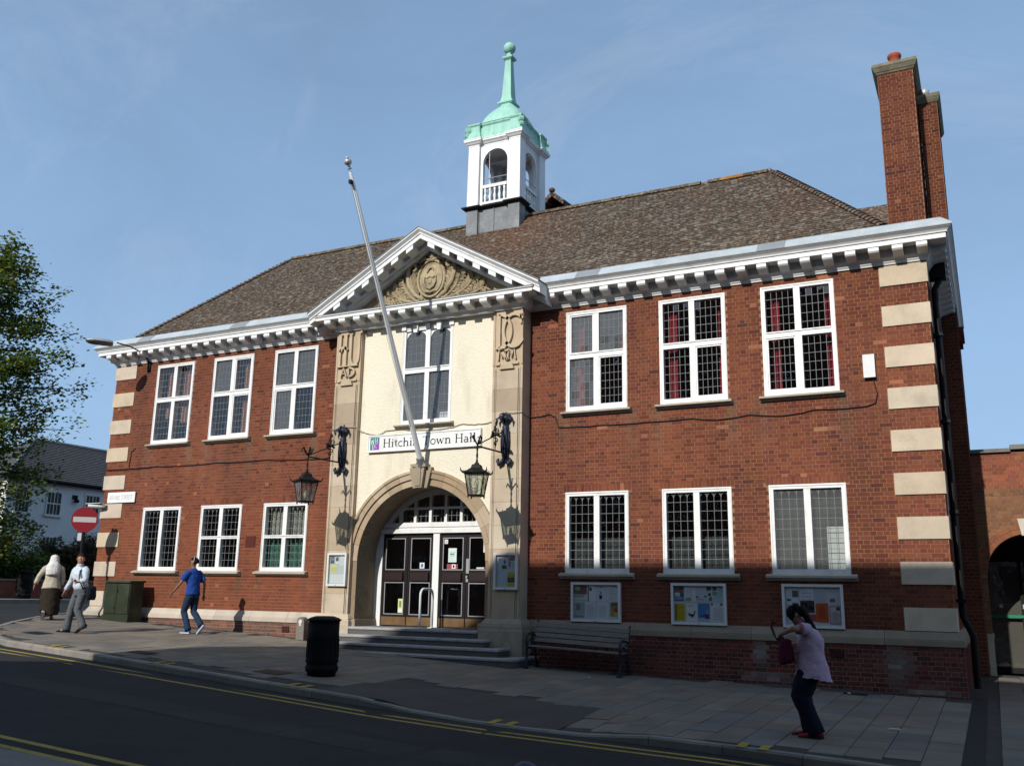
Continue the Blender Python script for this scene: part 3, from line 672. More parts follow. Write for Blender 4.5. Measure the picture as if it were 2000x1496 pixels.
def sill(parent, cx, half, zt, y=0.0, hgt=0.11, col=(0.47, 0.42, 0.32)):
    mb = MB(); yy = y + 0.06
    mb.sweep([(cx - half, yy), (cx + half, yy)], [(0, zt - hgt), (0.10, zt - hgt), (0.115, zt - hgt + 0.03), (0.165, zt - hgt + 0.05), (0.19, zt - hgt + 0.055), (0.195, zt - 0.02), (0.06, zt + 0.012), (0, zt + 0.012)], col=jit(col, 0.06))
    return mb.build("sill", M['stone'], parent)
WIN = {}
for s in (-1, 1):
    for i, c in enumerate(WC):
        cas = {(1, 0): (2, 1), (1, 1): (1,), (1, 2): (0,), (-1, 0): (0,), (-1, 1): (3, 1), (-1, 2): ()}[(s, i)]
        o = window(s * c, UZ[0], UZ[1], 'upper', s > 0, casements=cas, sky_grey={(1, 0): (0, 2, 3), (-1, 0): (0, 2, 3), (-1, 1): (2,)}.get((s, i), ())); sill(o, s * c, 0.80, UZ[0]); WIN[(s, i, 'U')] = o
        o = window(s * c, LZ[0], LZ[1], 'lower' if (s > 0 or i == 2) else 'lowert', s > 0 and i > 0, sky_grey=(0, 1) if (s, i) == (1, 2) else ()); sill(o, s * c, 0.82, LZ[0], hgt=0.115); WIN[(s, i, 'L')] = o
CY = -0.28                                                # face of the cream wall
o = window(0.0, 5.44, 7.80, 'centre', False, y=CY + 0.03, half=0.70, sky_grey=(0, 1, 2, 3)); sill(o, 0.0, 0.79, 5.44, y=CY, hgt=0.10); CWIN = o
for cx in (-0.33, 0.33):                                 # white label blocks over the centre window
    mb = MB(); mb.prism([(cx - 0.05, CY - 0.05, 7.66), (cx + 0.05, CY - 0.05, 7.66), (cx + 0.075, CY - 0.05, 7.87), (cx - 0.075, CY - 0.05, 7.87)], (0, 0.08, 0)); mb.build("keystone", M['white'], CWIN)
for cx in (-0.665, 0.0, 0.665):
    mb = MB(); mb.box(cx - 0.06, cx + 0.06, CY - 0.04, CY + 0.02, 7.74, 7.87); mb.build("label_block", M['white'], CWIN)
# ---------------------------------------------------------------- central bay
PY = -0.40                                                # pilaster face
def ribbon(mb, pts, wd, y0, y1, col=None):
    P = [Vector((p[0], p[1])) for p in pts]; n = len(P); ws = wd if isinstance(wd, (list, tuple)) else [wd] * n
    Lp, Rp = [], []
    for i in range(n):
        d = (P[min(i+1, n-1)] - P[max(i-1, 0)]).normalized(); nn_ = Vector((-d.y, d.x)) * ws[i] / 2
        Lp.append(P[i] + nn_); Rp.append(P[i] - nn_)
    for i in range(n - 1):
        q = [Rp[i], Rp[i+1], Lp[i+1], Lp[i]]
        mb.prism([(p.x, y0, p.y) for p in q], (0, y1 - y0, 0), col)
def arc(cx, cz, rx, rz, a0, a1, n=14): return [(cx + rx*math.cos(R(lerp(a0, a1, i/n))), cz + rz*math.sin(R(lerp(a0, a1, i/n)))) for i in range(n + 1)]
pc = [(0.50, 0.41, 0.28), (0.45, 0.36, 0.24), (0.55, 0.46, 0.33), (0.42, 0.335, 0.23), (0.52, 0.44, 0.32)]
PIL = {}
for s in (-1, 1):
    xa, xb = (1.83, 2.58) if s > 0 else (-2.58, -1.83)
    mb = MB(); mb.box(xa, xb, PY + 0.03, 0.1, 1.02, 7.89, (0.47, 0.385, 0.27)); pil = mb.build("pilaster", M['stone'], H); PIL[s] = pil
    zs_ = [1.06, 1.55, 2.05, 2.55, 3.05, 3.55, 4.05, 4.55, 5.05, 5.55, 6.05, 6.50]
    for i in range(len(zs_) - 1):
        c = jit(pc[0] if i in (9, 10) else rnd.choice(pc), 0.05)
        if i == 9: c = (0.40, 0.315, 0.215)
        if i in (1, 2): c = mixc(c, (0.40, 0.29, 0.17), 0.5)
        mb = MB(); mb.box(xa + 0.105, xb - 0.105, PY, PY + 0.035, zs_[i] + 0.002, zs_[i+1] - 0.002, c)
        mb.box(xa, xa + 0.055, PY + 0.012, PY + 0.035, zs_[i] + 0.002, zs_[i+1] - 0.002, c); mb.box(xb - 0.055, xb, PY + 0.012, PY + 0.035, zs_[i] + 0.002, zs_[i+1] - 0.002, c)
        mb.box(xa + 0.07, xa + 0.09, PY + 0.010, PY + 0.035, zs_[i] + 0.002, zs_[i+1] - 0.002, c); mb.box(xb - 0.09, xb - 0.07, PY + 0.010, PY + 0.035, zs_[i] + 0.002, zs_[i+1] - 0.002, c)
        mb.build("stone_block", M['stone'], pil)
    # monogram panel
    mb = MB(); c = (0.50, 0.385, 0.25)
    mb.box(xa, xb, PY + 0.018, PY + 0.032, 6.502, 7.885, c)
    X = lambda u: xa + u * 0.75
    yb, yf = PY + 0.02, PY - 0.045
    mb.box(xa, xa + 0.05, PY, PY + 0.02, 6.6, 7.885, c); mb.box(xb - 0.05, xb, PY, PY + 0.02, 6.6, 7.885, c)
    lc = (0.52, 0.42, 0.28)
    if s < 0:
        ribbon(mb, [(X(0.17), 7.78), (X(0.17), 6.99)], 0.072, yb, yf, lc); ribbon(mb, [(X(0.40), 7.78), (X(0.40), 6.99)], 0.072, yb, yf, lc)
        ribbon(mb, [(X(0.17), 7.36), (X(0.26), 7.46), (X(0.36), 7.47), (X(0.47), 7.40)], 0.068, yb, yf, lc)
        ribbon(mb, [(X(0.60), 7.78), (X(0.60), 7.22)] + [(X(0.60) + 0.0 + 0.135*(1 - math.cos(R(a)))/1.0*0.9, 7.22 - 0.22*math.sin(R(a))) for a in range(15, 181, 15)] + [(X(0.93), 7.35), (X(0.93), 7.78)], 0.068, yb, yf, lc)
        for u in (0.17, 0.40, 0.60, 0.93): ribbon(mb, [(X(u) - 0.055, 7.79), (X(u) + 0.055, 7.79)], 0.03, yb, yf, lc)
        ribbon(mb, [(X(0.08), 6.985), (X(0.92), 6.985)], 0.025, yb, yf - 0.01, lc)
        ribbon(mb, [(X(0.24), 6.72), (X(0.36), 6.94), (X(0.48), 6.72)], 0.046, yb, yf, lc); ribbon(mb, [(X(0.29), 6.80), (X(0.43), 6.80)], 0.022, yb, yf, lc)
        ribbon(mb, [(X(0.56), 6.72), (X(0.56), 6.94)], 0.046, yb, yf, lc); ribbon(mb, arc(X(0.56), 6.83, 0.17, 0.11, 90, -90), 0.046, yb, yf, lc)
    else:
        ribbon(mb, [(X(0.22), 7.78), (X(0.22), 6.99)], 0.072, yb, yf, lc); ribbon(mb, arc(X(0.22), 7.385, 0.30, 0.40, 92, -92, 22), 0.072, yb, yf, lc)
        ribbon(mb, arc(X(0.72), 7.385, 0.27, 0.38, 40, 325, 26), 0.072, yb, yf, lc)
        ribbon(mb, [(X(0.95), 7.76), (X(0.95), 7.52)], 0.045, yb, yf, lc); ribbon(mb, [(X(0.10), 6.985), (X(0.45), 6.985)], 0.025, yb, yf - 0.01, lc)
        for u in (0.20, 0.52):
            ribbon(mb, [(X(u), 6.72), (X(u + 0.04), 6.94), (X(u + 0.13), 6.76), (X(u + 0.22), 6.94), (X(u + 0.26), 6.72)], 0.038, yb, yf, lc)
        ribbon(mb, arc(X(0.50), 6.83, 0.075, 0.105, 50, 310), 0.034, yb, yf, lc)
    mb.prism([(X(0.12), PY + 0.02, 6.64), (X(0.12), PY - 0.03, 6.64), (X(0.12), PY - 0.03, 6.60), (X(0.12), PY + 0.02, 6.585)], (X(0.26) - X(0.12), 0, 0), lc)
    mb.prism([(X(0.70), PY + 0.02, 6.64), (X(0.70), PY - 0.03, 6.64), (X(0.70), PY - 0.03, 6.60), (X(0.70), PY + 0.02, 6.585)], (X(0.88) - X(0.70), 0, 0), lc)
    mb.prism([(X(0.32), PY - 0.05, 6.62), (X(0.26), PY - 0.05, 6.50), (X(0.74), PY - 0.05, 6.50), (X(0.68), PY - 0.05, 6.62)], (0, 0.07, 0), lc)
    mb.build("monogram_panel", M['stone'], pil)
    # pedestal
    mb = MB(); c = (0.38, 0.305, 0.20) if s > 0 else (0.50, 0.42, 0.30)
    path = [(xa - 0.02, 0.15), (xa - 0.02, PY), (xb + 0.02, PY), (xb + 0.02, 0.15)]
    mb.sweep(path, [(0, -0.3), (0.125, -0.3), (0.125, 0.86), (0.115, 0.88), (0.115, 0.955), (0.09, 0.965), (0.085, 1.0), (0.03, 1.075), (0.0, 1.10)], col=c)
    mb.quad((xa - 0.02, PY, 1.10), (xb + 0.02, PY, 1.10), (xb + 0.02, 0.1, 1.10), (xa - 0.02, 0.1, 1.10), c)
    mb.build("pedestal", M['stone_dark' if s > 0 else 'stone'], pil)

# cream wall with arch and window openings
AZ, AR, AO = 2.30, 1.70, 2.05
mb = MB(); n = 48; wops = (-0.70, 0.70, 5.44, 7.80)
xs_ = sorted({*[lerp(-1.85, 1.85, i / n) for i in range(n + 1)], -0.70, 0.70})
for i in range(len(xs_) - 1):
    a, b2 = xs_[i], xs_[i+1]
    def za(x): return AZ + math.sqrt(max(0, 1.95**2 - x*x))
    segs = [(None, 5.44), (7.80, 7.95)] if -0.7 <= (a + b2) / 2 <= 0.7 else [(None, 7.95)]
    for lo, hi in segs:
        mb.quad((a, CY, za(a) if lo is None else lo), (b2, CY, za(b2) if lo is None else lo), (b2, CY, hi), (a, CY, hi))
for (p, q) in (((-0.7, 5.44), (-0.7, 7.8)), ((0.7, 7.8), (0.7, 5.44)), ((-0.7, 7.8), (0.7, 7.8)), ((0.7, 5.44), (-0.7, 5.44))):
    mb.quad((p[0], CY, p[1]), (q[0], CY, q[1]), (q[0], CY + 0.25, q[1]), (p[0], CY + 0.25, p[1]))
mb.build("cream_wall", M['render'], H)
mb = MB(); mb.box(-1.84, 1.84, CY + 0.26, 0.62, 4.32, 4.5); mb.box(-1.84, -0.71, CY + 0.05, 0.3, 4.5, 8.0); mb.box(0.71, 1.84, CY + 0.05, 0.3, 4.5, 8.0); mb.box(-0.71, 0.71, CY + 0.26, 0.3, 4.5, 5.43); mb.build("wall_core", M['room'], H)
# archivolt of voussoirs
AR_ = MB(); nv = 15
archp = empty("archway", (0, 0, 0), 0, H)
def ring_seg(mb, r0, r1, y0, y1, a0, a1, col, sub=4):
    for k in range(sub):
        t0, t1 = lerp(a0, a1, k / sub), lerp(a0, a1, (k + 1) / sub)
        pt = lambda r, t: (r * math.cos(t), y0, AZ + r * math.sin(t))
        mb.prism([pt(r0, t0), pt(r1, t0), pt(r1, t1), pt(r0, t1)], (0, y1 - y0, 0), col)
for i in range(nv):
    a0, a1 = math.pi * i / nv + 0.0015, math.pi * (i + 1) / nv - 0.0015
    c = jit(rnd.choice([(0.40, 0.31, 0.20), (0.46, 0.37, 0.25), (0.36, 0.27, 0.165), (0.42, 0.30, 0.18)]), 0.06)
    v = MB(); ring_seg(v, AR, 1.82, CY - 0.02, CY + 0.2, a0, a1, c); ring_seg(v, 1.82, 1.86, CY - 0.005, CY + 0.2, a0, a1, c); ring_seg(v, 1.86, 1.99, CY - 0.045, CY + 0.2, a0, a1, c); ring_seg(v, 1.99, AO, CY - 0.07, CY + 0.2, a0, a1, c)
    v.build("voussoir", M['stone'], archp)
mb = MB()
for (u0, u1, yy) in ((-0.30, -0.16, 0.10), (-0.16, 0.16, 0.19), (0.16, 0.30, 0.10)):
    t = 0.62
    mb.prism([(u0 * t + 0.0, CY - yy, 3.93), (u1 * t, CY - yy, 3.93), (u1, CY - yy, 4.40), (u0, CY - yy, 4.40)], (0, yy + 0.1, 0), (0.34, 0.28, 0.19))
mb.box(-0.20, 0.20, CY - 0.215, CY + 0.1, 4.40, 4.47, (0.36, 0.30, 0.2)); mb.box(-0.07, 0.07, CY - 0.21, CY - 0.15, 3.97, 4.40, (0.32, 0.27, 0.19))
mb.build("keystone", M['stone'], archp)
# reveals and vault of the porch
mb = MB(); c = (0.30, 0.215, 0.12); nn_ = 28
for i in range(nn_):
    t0, t1 = math.pi * i / nn_, math.pi * (i + 1) / nn_
    p = lambda t, y: (AR * math.cos(t), y, AZ + AR * math.sin(t))
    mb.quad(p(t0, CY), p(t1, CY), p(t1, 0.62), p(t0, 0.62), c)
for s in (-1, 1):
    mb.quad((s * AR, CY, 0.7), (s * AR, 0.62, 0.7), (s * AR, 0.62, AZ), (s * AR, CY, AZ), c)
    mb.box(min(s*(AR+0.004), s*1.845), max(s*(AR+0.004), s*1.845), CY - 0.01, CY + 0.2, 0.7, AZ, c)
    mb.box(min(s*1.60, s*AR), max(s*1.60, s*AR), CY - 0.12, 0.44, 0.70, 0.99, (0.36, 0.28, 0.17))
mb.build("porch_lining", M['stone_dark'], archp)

# doors, frame and fanlight
DY = 0.50; fr = MB()
fr.box(-1.70, -1.50, DY - 0.06, DY + 0.08, 0.83, 2.97); fr.box(1.50, 1.70, DY - 0.06, DY + 0.08, 0.83, 2.97); fr.box(-0.085, 0.085, DY - 0.07, DY + 0.08, 0.83, 2.97)
fr.box(-1.70, 1.70, DY - 0.10, DY + 0.08, 2.97, 3.07); fr.box(-1.70, 1.70, DY - 0.06, DY + 0.08, 3.07, 3.11); fr.box(-1.70, 1.70, DY - 0.085, DY + 0.08, 3.11, 3.22)
doorway = fr.build("door_frame", M['white'], H)
fl = MB()
for i in range(26):
    t0, t1 = math.pi * i / 26, math.pi * (i + 1) / 26
    if AZ + 1.70 * math.sin(max(t0, t1) if t0 < 1.57 else min(t0, t1)) < 3.15: continue
    pt = lambda r, t: (r * math.cos(t), DY - 0.05, AZ + r * math.sin(t))
    fl.prism([pt(1.57, t0), pt(1.70, t0), pt(1.70, t1), pt(1.57, t1)], (0, 0.1, 0))
for x_ in (-1.05, -0.63, -0.21, 0.21, 0.63, 1.05):
    fl.box(x_ - 0.035, x_ + 0.035, DY - 0.045, DY + 0.04, 3.22, AZ + math.sqrt(1.60**2 - x_*x_))
fl.box(-1.16, 1.16, DY - 0.04, DY + 0.03, 3.53, 3.58)
fanl = fl.build("fanlight", M['white'], doorway)
cm = MB()
for k, xm in enumerate((-0.84, -0.42, 0.0, 0.42, 0.84)):
    for dx in (-0.07, 0.07): cm.box(xm + dx - 0.005, xm + dx + 0.005, DY - 0.006, DY + 0.006, 3.22, 3.53)
    cm.box(xm - 0.18, xm + 0.18, DY - 0.005, DY + 0.005, 3.37, 3.38)
cm.build("leading", M['came'], fanl)
for k in range(7):
    xl, xr = -1.47 + 0.42 * k, -1.05 + 0.42 * k
    gp = MB(); zt = AZ + math.sqrt(max(0.01, 1.58**2 - max(abs(xl), abs(xr))**2)); z2 = AZ + math.sqrt(max(0.01, 1.58**2 - min(abs(xl), abs(xr))**2))
    if zt < 3.25: zt = 3.25
    l, r_ = (zt, z2) if abs(xl) > abs(xr) else (z2, zt)
    gp.poly([(xl, DY + 0.005, 3.21), (xr, DY + 0.005, 3.21), (xr, DY + 0.005, r_), (xl, DY + 0.005, l)]); gp.build("pane", M['glass'], fanl)
def leaf(x0, x1):
    d = MB(); st = 0.075; y0, y1 = DY - 0.03, DY + 0.02
    d.box(x0, x0 + st, y0, y1, 0.85, 2.96); d.box(x1 - st, x1, y0, y1, 0.85, 2.96); d.box(x0 + st, x1 - st, y0, y1, 2.86, 2.96); d.box(x0 + st, x1 - st, y0, y1, 1.84, 2.12); d.box(x0 + st, x1 - st, y0, y1, 0.85, 1.10)
    o = d.build("door", M['door'], doorway)
    bd = MB()
    for (a, b2) in ((1.10, 1.84), (2.12, 2.86)):
        for (p, q, r_, t_) in ((x0+st, x0+st+0.02, a, b2), (x1-st-0.02, x1-st, a, b2), (x0+st+0.02, x1-st-0.02, a, a+0.02), (x0+st+0.02, x1-st-0.02, b2-0.02, b2)): bd.box(p, q, y0 - 0.008, y0 + 0.01, r_, t_)
    bd.build("glazing_bead", M['alu'], o)
    for (a, b2) in ((1.10, 1.84), (2.12, 2.86)):
        g = MB(); g.box(x0 + st, x1 - st, DY - 0.005, DY, a, b2, skip=('y1',)); g.build("pane", M['glass'], o)
    kp = MB(); kp.box(x0 + 0.01, x1 - 0.01, y0 - 0.006, y0 + 0.004, 0.86, 1.05); kp.build("kick_plate", M['kick'], o)
    xm = (x0 + x1) / 2; pd = MB(); pd.box(xm - 0.24, xm + 0.24, y0 - 0.05, y0, 1.87, 2.06); pd.box(xm - 0.245, xm + 0.245, y0 - 0.055, y0 - 0.01, 1.90, 2.03); pd.build("push_pad", M['pad'], o)
    return o
dl = [leaf(-1.495, -0.795), leaf(-0.785, -0.09), leaf(0.09, 0.785), leaf(0.795, 1.495)]
hb = MB(); hb.box(0.80, 0.875, DY - 0.05, DY - 0.03, 2.05, 2.38); hb.box(0.815, 0.86, DY - 0.09, DY - 0.03, 1.95, 2.0); hb.box(0.80, 0.86, DY - 0.05, DY - 0.03, 1.86, 1.96); hb.build("door_handle", M['alu'], dl[3])
def note(parent, x0, x1, z0, z1, c, y=DY - 0.012, inner=None):
    p = MB(); p.box(x0, x1, y - 0.002, y, z0, z1, c)
    if inner:
        for (a, b2, c0, d0, cc) in inner: p.box(lerp(x0, x1, a), lerp(x0, x1, b2), y - 0.004, y - 0.002, lerp(z0, z1, c0), lerp(z0, z1, d0), cc)
    return p.build("door_notice", M['paper'], parent)
def lines(n, c=(0.25, 0.27, 0.3), a=0.12, b2=0.88, z0=0.1, z1=0.85): return [(a, b2 - rnd.uniform(0, 0.25), lerp(z0, z1, i / n), lerp(z0, z1, i / n) + 0.35 * (z1 - z0) / n, c) for i in range(n)]
note(dl[0], -1.03, -0.90, 1.14, 1.46, (0.62, 0.66, 0.30), inner=[(0.1, 0.9, 0.05, 0.25, (0.75, 0.76, 0.7)), (0.25, 0.7, 0.4, 0.85, (0.20, 0.22, 0.10))])
note(dl[1], -0.47, -0.34, 2.16, 2.29, (0.72, 0.74, 0.74), inner=[(0.25, 0.75, 0.2, 0.8, (0.06, 0.20, 0.42))])
note(dl[2], 0.30, 0.52, 2.30, 2.62, (0.62, 0.70, 0.66), inner=lines(5, (0.40, 0.55, 0.5)) + [(0.2, 0.8, 0.45, 0.7, (0.45, 0.62, 0.56))])
note(dl[2], 0.27, 0.56, 2.14, 2.26, (0.30, 0.07, 0.08), inner=[(0.45, 0.8, 0.15, 0.95, (0.72, 0.74, 0.74)), (0.55, 0.7, 0.3, 0.8, (0.06, 0.2, 0.42))])
note(dl[2], 0.19, 0.28, 2.72, 2.82, (0.66, 0.66, 0.64), inner=[(0.3, 0.7, 0.3, 0.7, (0.45, 0.46, 0.47))])
note(dl[3], 1.22, 1.36, 2.52, 2.78, (0.70, 0.66, 0.66), inner=[(0.1, 0.9, 0.6, 0.9, (0.55, 0.25, 0.25))])
note(dl[3], 1.05, 1.25, 2.15, 2.19, (0.55, 0.55, 0.53))

# entrance steps
stp = empty("steps", (0, 0, 0), 0, H)
for (zt, y0, xa, xb, zb) in ((0.832, -0.52, -1.68, 1.68, 0.3), (0.672, -0.80, -1.95, 1.98, 0.2), (0.516, -1.06, -2.25, 2.45, 0.1), (0.356, -1.32, -2.6, 2.90, 0.0)):
    mb = MB(); c = jit((0.20, 0.183, 0.15), 0.06)
    y1 = 0.60 if zt > 0.8 else 0.0
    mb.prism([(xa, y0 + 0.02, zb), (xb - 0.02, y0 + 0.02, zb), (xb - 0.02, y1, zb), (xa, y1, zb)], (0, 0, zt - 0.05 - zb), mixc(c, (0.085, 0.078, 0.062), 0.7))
    mb.sweep([(xa - 0.02, y1), (xa - 0.02, y0), (xb, y0), (xb, y1)], [(-0.05, zt - 0.055), (0.0, zt - 0.055), (0.008, zt - 0.04), (0.008, zt - 0.012), (-0.004, zt), (-0.3, zt + 0.001)], col=(0.40, 0.375, 0.32))
    mb.quad((xa, y0 + 0.1, zt - 0.0005), (xb - 0.02, y0 + 0.1, zt - 0.0005), (xb - 0.02, y1, zt - 0.0005), (xa, y1, zt - 0.0005), c)
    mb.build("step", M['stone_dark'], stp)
hr = MB(); hx = 0.12
pts = [(hx, -0.36, 0.832), (hx, -0.36, 1.55)] + [(hx, -0.36 + 0.14 * (1 - math.cos(R(a))), 1.55 + 0.14 * math.sin(R(a))) for a in (20, 40, 60, 80, 90)] + [(hx, 0.02, 1.69)] + [(hx, 0.02 + 0.14 * math.sin(R(a)), 1.69 - 0.14 * (1 - math.cos(R(a)))) for a in (20, 45, 70, 90)] + [(hx, 0.16, 0.832)]
hr.tube(pts, 0.026, 10); hr.box(hx - 0.11, hx + 0.11, -0.45, -0.27, 0.832, 0.85); hr.box(hx - 0.08, hx + 0.08, 0.10, 0.22, 0.832, 0.85)
tag(hr.build("handrail", M['alu_white'], smooth=True), "pale tubular handrail hoop on the top entrance step", "handrail")

# ---------------------------------------------------------------- cornice and pediment
CP = [(-0.2, 7.885), (0.035, 7.885), (0.04, 7.905), (0.065, 7.93), (0.07, 7.95), (0.105, 7.985), (0.125, 8.0), (0.125, 8.15), (0.40, 8.15), (0.40, 8.245), (0.425, 8.25), (0.43, 8.275), (0.455, 8.305), (0.495, 8.335), (0.505, 8.345), (0.505, 8.372), (-0.2, 8.372)]
mod = MB(); mod.prism([(0, -0.12, 8.155), (0, -0.385, 8.155), (0, -0.385, 8.075), (0, -0.36, 8.045), (0, -0.28, 8.035), (0, -0.20, 8.01), (0, -0.12, 7.99)][::-1], (0.19, 0, 0))
mod_me = mod.mesh("modillion", M['white'])
for s in (-1, 1):
    mb = MB(); mb.sweep([(2.55, 0), (XC, 0), (XC, 7.1)] if s > 0 else [(-XC, 7.1), (-XC, 0), (-2.55, 0)], CP)
    cn = mb.build("cornice", M['white'], H)
    for k in range(19):
        x_ = 3.142 + 0.4215 * k; link("modillion", mod_me, cn, (x_ if s > 0 else -x_ - 0.19, 0, 0))
    for k in range(16):
        y_ = 0.02 + 0.42 * k
        link("modillion", mod_me, cn, (s * XC, y_ + (0 if s > 0 else 0.19), 0), (0, 0, s * math.pi / 2))
    # lead over the gutter, in separate sheets
    x_ = 2.98; i = 0; darkat = {1: [1, 5], -1: [5, 2]}[s]
    while x_ < XC - 0.01:
        ln = min(rnd.uniform(0.85, 1.7) if i not in darkat else 0.55, XC - x_); last = x_ + ln > XC - 0.4
        c = jit((0.24, 0.26, 0.275) if i in darkat else (0.41, 0.455, 0.475), 0.06); mb = MB(); e = rnd.uniform(-0.004, 0.004)
        lp = [(0.0, 8.63 + e), (0.10, 8.615 + e), (0.33, 8.575 + e), (0.36, 8.55), (0.515, 8.395), (0.522, 8.37), (0.518, 8.352), (0.508, 8.352)][::-1]
        a, b2 = x_ + 0.002, (XC if last else x_ + ln)
        path = [(a, 0), (XC, 0), (XC, 7.0)] if (last and s > 0) else ([(-XC, 7.0), (-XC, 0), (-a, 0)] if last else ([(a, 0), (b2, 0)] if s > 0 else [(-b2, 0), (-a, 0)]))
        mb.sweep(path, lp, col=c, caps=False); mb.build("lead_sheet", M['lead'], cn)
        x_ = XC if last else x_ + ln; i += 1
ped = empty("pediment", (0, 0, 0), 0, H)
mb = MB()
mb.sweep([(-2.58, 0.1), (-2.58, PY), (2.58, PY), (2.58, 0.1)], [(-0.18, 7.885), (0.035, 7.885), (0.04, 7.905), (0.07, 7.95), (0.125, 8.0), (0.125, 8.12), (0.40, 8.12), (0.40, 8.20), (0.43, 8.205), (0.435, 8.235), (-0.18, 8.25)])
mb.build("cornice", M['white'], ped)
mb = MB(); mb.sweep([(-2.58, 0.1), (-2.58, PY), (2.58, PY), (2.58, 0.1)], [(0.44, 8.228), (0.442, 8.245), (0.42, 8.252), (-0.22, 8.285)], col=(0.16, 0.165, 0.17)); mb.build("lead_capping", M['lead'], ped)
for k in range(-6, 7): link("modillion", mod_me, ped, (k * 0.438 - 0.095, PY, -0.03))
TOPZ = lambda x: 10.08 - 0.56 * abs(x)
rp_ = [(-0.15, -0.42), (-0.43, -0.42), (-0.45, -0.37), (-0.50, -0.34), (-0.50, -0.25), (-0.79, -0.25), (-0.79, -0.145), (-0.815, -0.135), (-0.82, -0.10), (-0.85, -0.07), (-0.885, -0.035), (-0.885, 0.0), (-0.25, 0.0)]
for s in (-1, 1):
    mb = MB(); n = len(rp_); xe = 3.17
    vs_ = [(0, y, TOPZ(0) + dz) for y, dz in rp_] + [(s * xe, y, TOPZ(xe) + dz) for y, dz in rp_]
    fs_ = [((k, k+1, n+k+1, n+k) if s < 0 else (k+1, k, n+k, n+k+1)) for k in range(n - 1)] + [tuple(range(n, 2*n))]
    mb.add(vs_, fs_); rk = mb.build("raking_cornice", M['white'], ped)
    for k in range(6):
        xm = 0.30 + 0.415 * k; x0_, x1_ = s * (xm - 0.095), s * (xm + 0.095); b3 = MB()
        if x0_ > x1_: x0_, x1_ = x1_, x0_
        b3.add([(x0_, -0.775, TOPZ(x0_) - 0.36), (x1_, -0.775, TOPZ(x1_) - 0.36), (x1_, -0.49, TOPZ(x1_) - 0.39), (x0_, -0.49, TOPZ(x0_) - 0.39), (x0_, -0.775, TOPZ(x0_) - 0.245), (x1_, -0.775, TOPZ(x1_) - 0.245), (x1_, -0.49, TOPZ(x1_) - 0.245), (x0_, -0.49, TOPZ(x0_) - 0.245)],
               [(0,3,2,1), (4,5,6,7), (0,1,5,4), (2,3,7,6), (0,4,7,3), (1,2,6,5)]); b3.build("modillion", M['white'], rk)
    # lead capping on the slope
    mb = MB(); a = [(0, -0.90, TOPZ(0) + 0.0), (s*xe*1.006, -0.90, TOPZ(xe)), (s*xe*1.006, 0.1, TOPZ(xe) + 0.012), (0, 0.1, TOPZ(0) + 0.012)]
    mb.add([*a, *[(p[0], p[1], p[2] + 0.022) for p in a]], [(4,5,6,7), (0,1,5,4), (1,2,6,5), (0,3,2,1)], (0.20, 0.21, 0.22)); mb.build("lead_capping", M['lead'], ped)
# small roof behind the pediment
mb = MB()
mb.add([(0, 0.0, 10.075), (3.1, 0.0, 8.34), (3.1, 1.0, 8.34), (0, 1.75, 10.075), (-3.1, 0.0, 8.34), (-3.1, 1.0, 8.34)], [(0, 1, 2, 3), (4, 0, 3, 5)], (0.10, 0.06, 0.042)); mb.build("pediment_roof", M['tile'], ped)
ty = MB(); ty.poly([(-2.75, -0.20, 8.2), (2.75, -0.20, 8.2), (0, -0.20, 9.78)], (0.42, 0.315, 0.18)); tym = ty.build("tympanum", M['stone'], ped)
# carved cartouche with fronds
M['carving'] = mat("carved_stone", attr=True, rough=0.9, var=0.2, vscale=3, fine=0.1, fscale=40, bump=0.3, bscale=70, spec=0.15, dirt=(0.09, 0.075, 0.05), dscale=4, damt=0.7)
cv = MB(); cc = (0.42, 0.345, 0.22); cy = -0.225
def bez(p0, p1, p2, n=9): return [tuple((1-t)**2*p0[i] + 2*t*(1-t)*p1[i] + t*t*p2[i] for i in range(2)) for t in [k / n for k in range(n + 1)]]
cv.ball((0.03, cy, 8.98), 0.36, 20, cc, (1.0, 0.30, 1.22))
for (rx, rz, rr) in ((0.375, 0.46, 0.035), (0.30, 0.385, 0.022)):
    pts = arc(0.03, 8.98, rx, rz, 0, 360, 28); cv.tube([(p[0], cy - 0.05, p[1]) for p in pts], rr, 6, cc, False)
sh_ = [(-0.13, 9.02), (-0.13, 8.86), (-0.08, 8.76), (0.03, 8.70), (0.14, 8.76), (0.19, 8.86), (0.19, 9.02), (0.11, 8.98), (0.03, 9.02), (-0.05, 8.98), (-0.13, 9.02)]
cv.tube([(p[0], cy - 0.115, p[1]) for p in sh_], 0.018, 6, cc); cv.tube([(-0.06, cy - 0.115, 9.12), (0.0, cy - 0.12, 9.22), (0.08, cy - 0.12, 9.24), (0.12, cy - 0.11, 9.16)], [0.02, 0.03, 0.025, 0.012], 6, cc)
cv.tube([(-0.12, cy - 0.10, 8.66), (0.03, cy - 0.11, 8.62), (0.18, cy - 0.10, 8.66)], [0.012, 0.03, 0.012], 6, cc); cv.ball((0.02, cy - 0.10, 8.88), 0.07, 10, cc, (1.0, 0.4, 0.9))
cv.ball((0.05, cy - 0.04, 9.55), 0.12, 12, cc, (1, 0.7, 0.85))
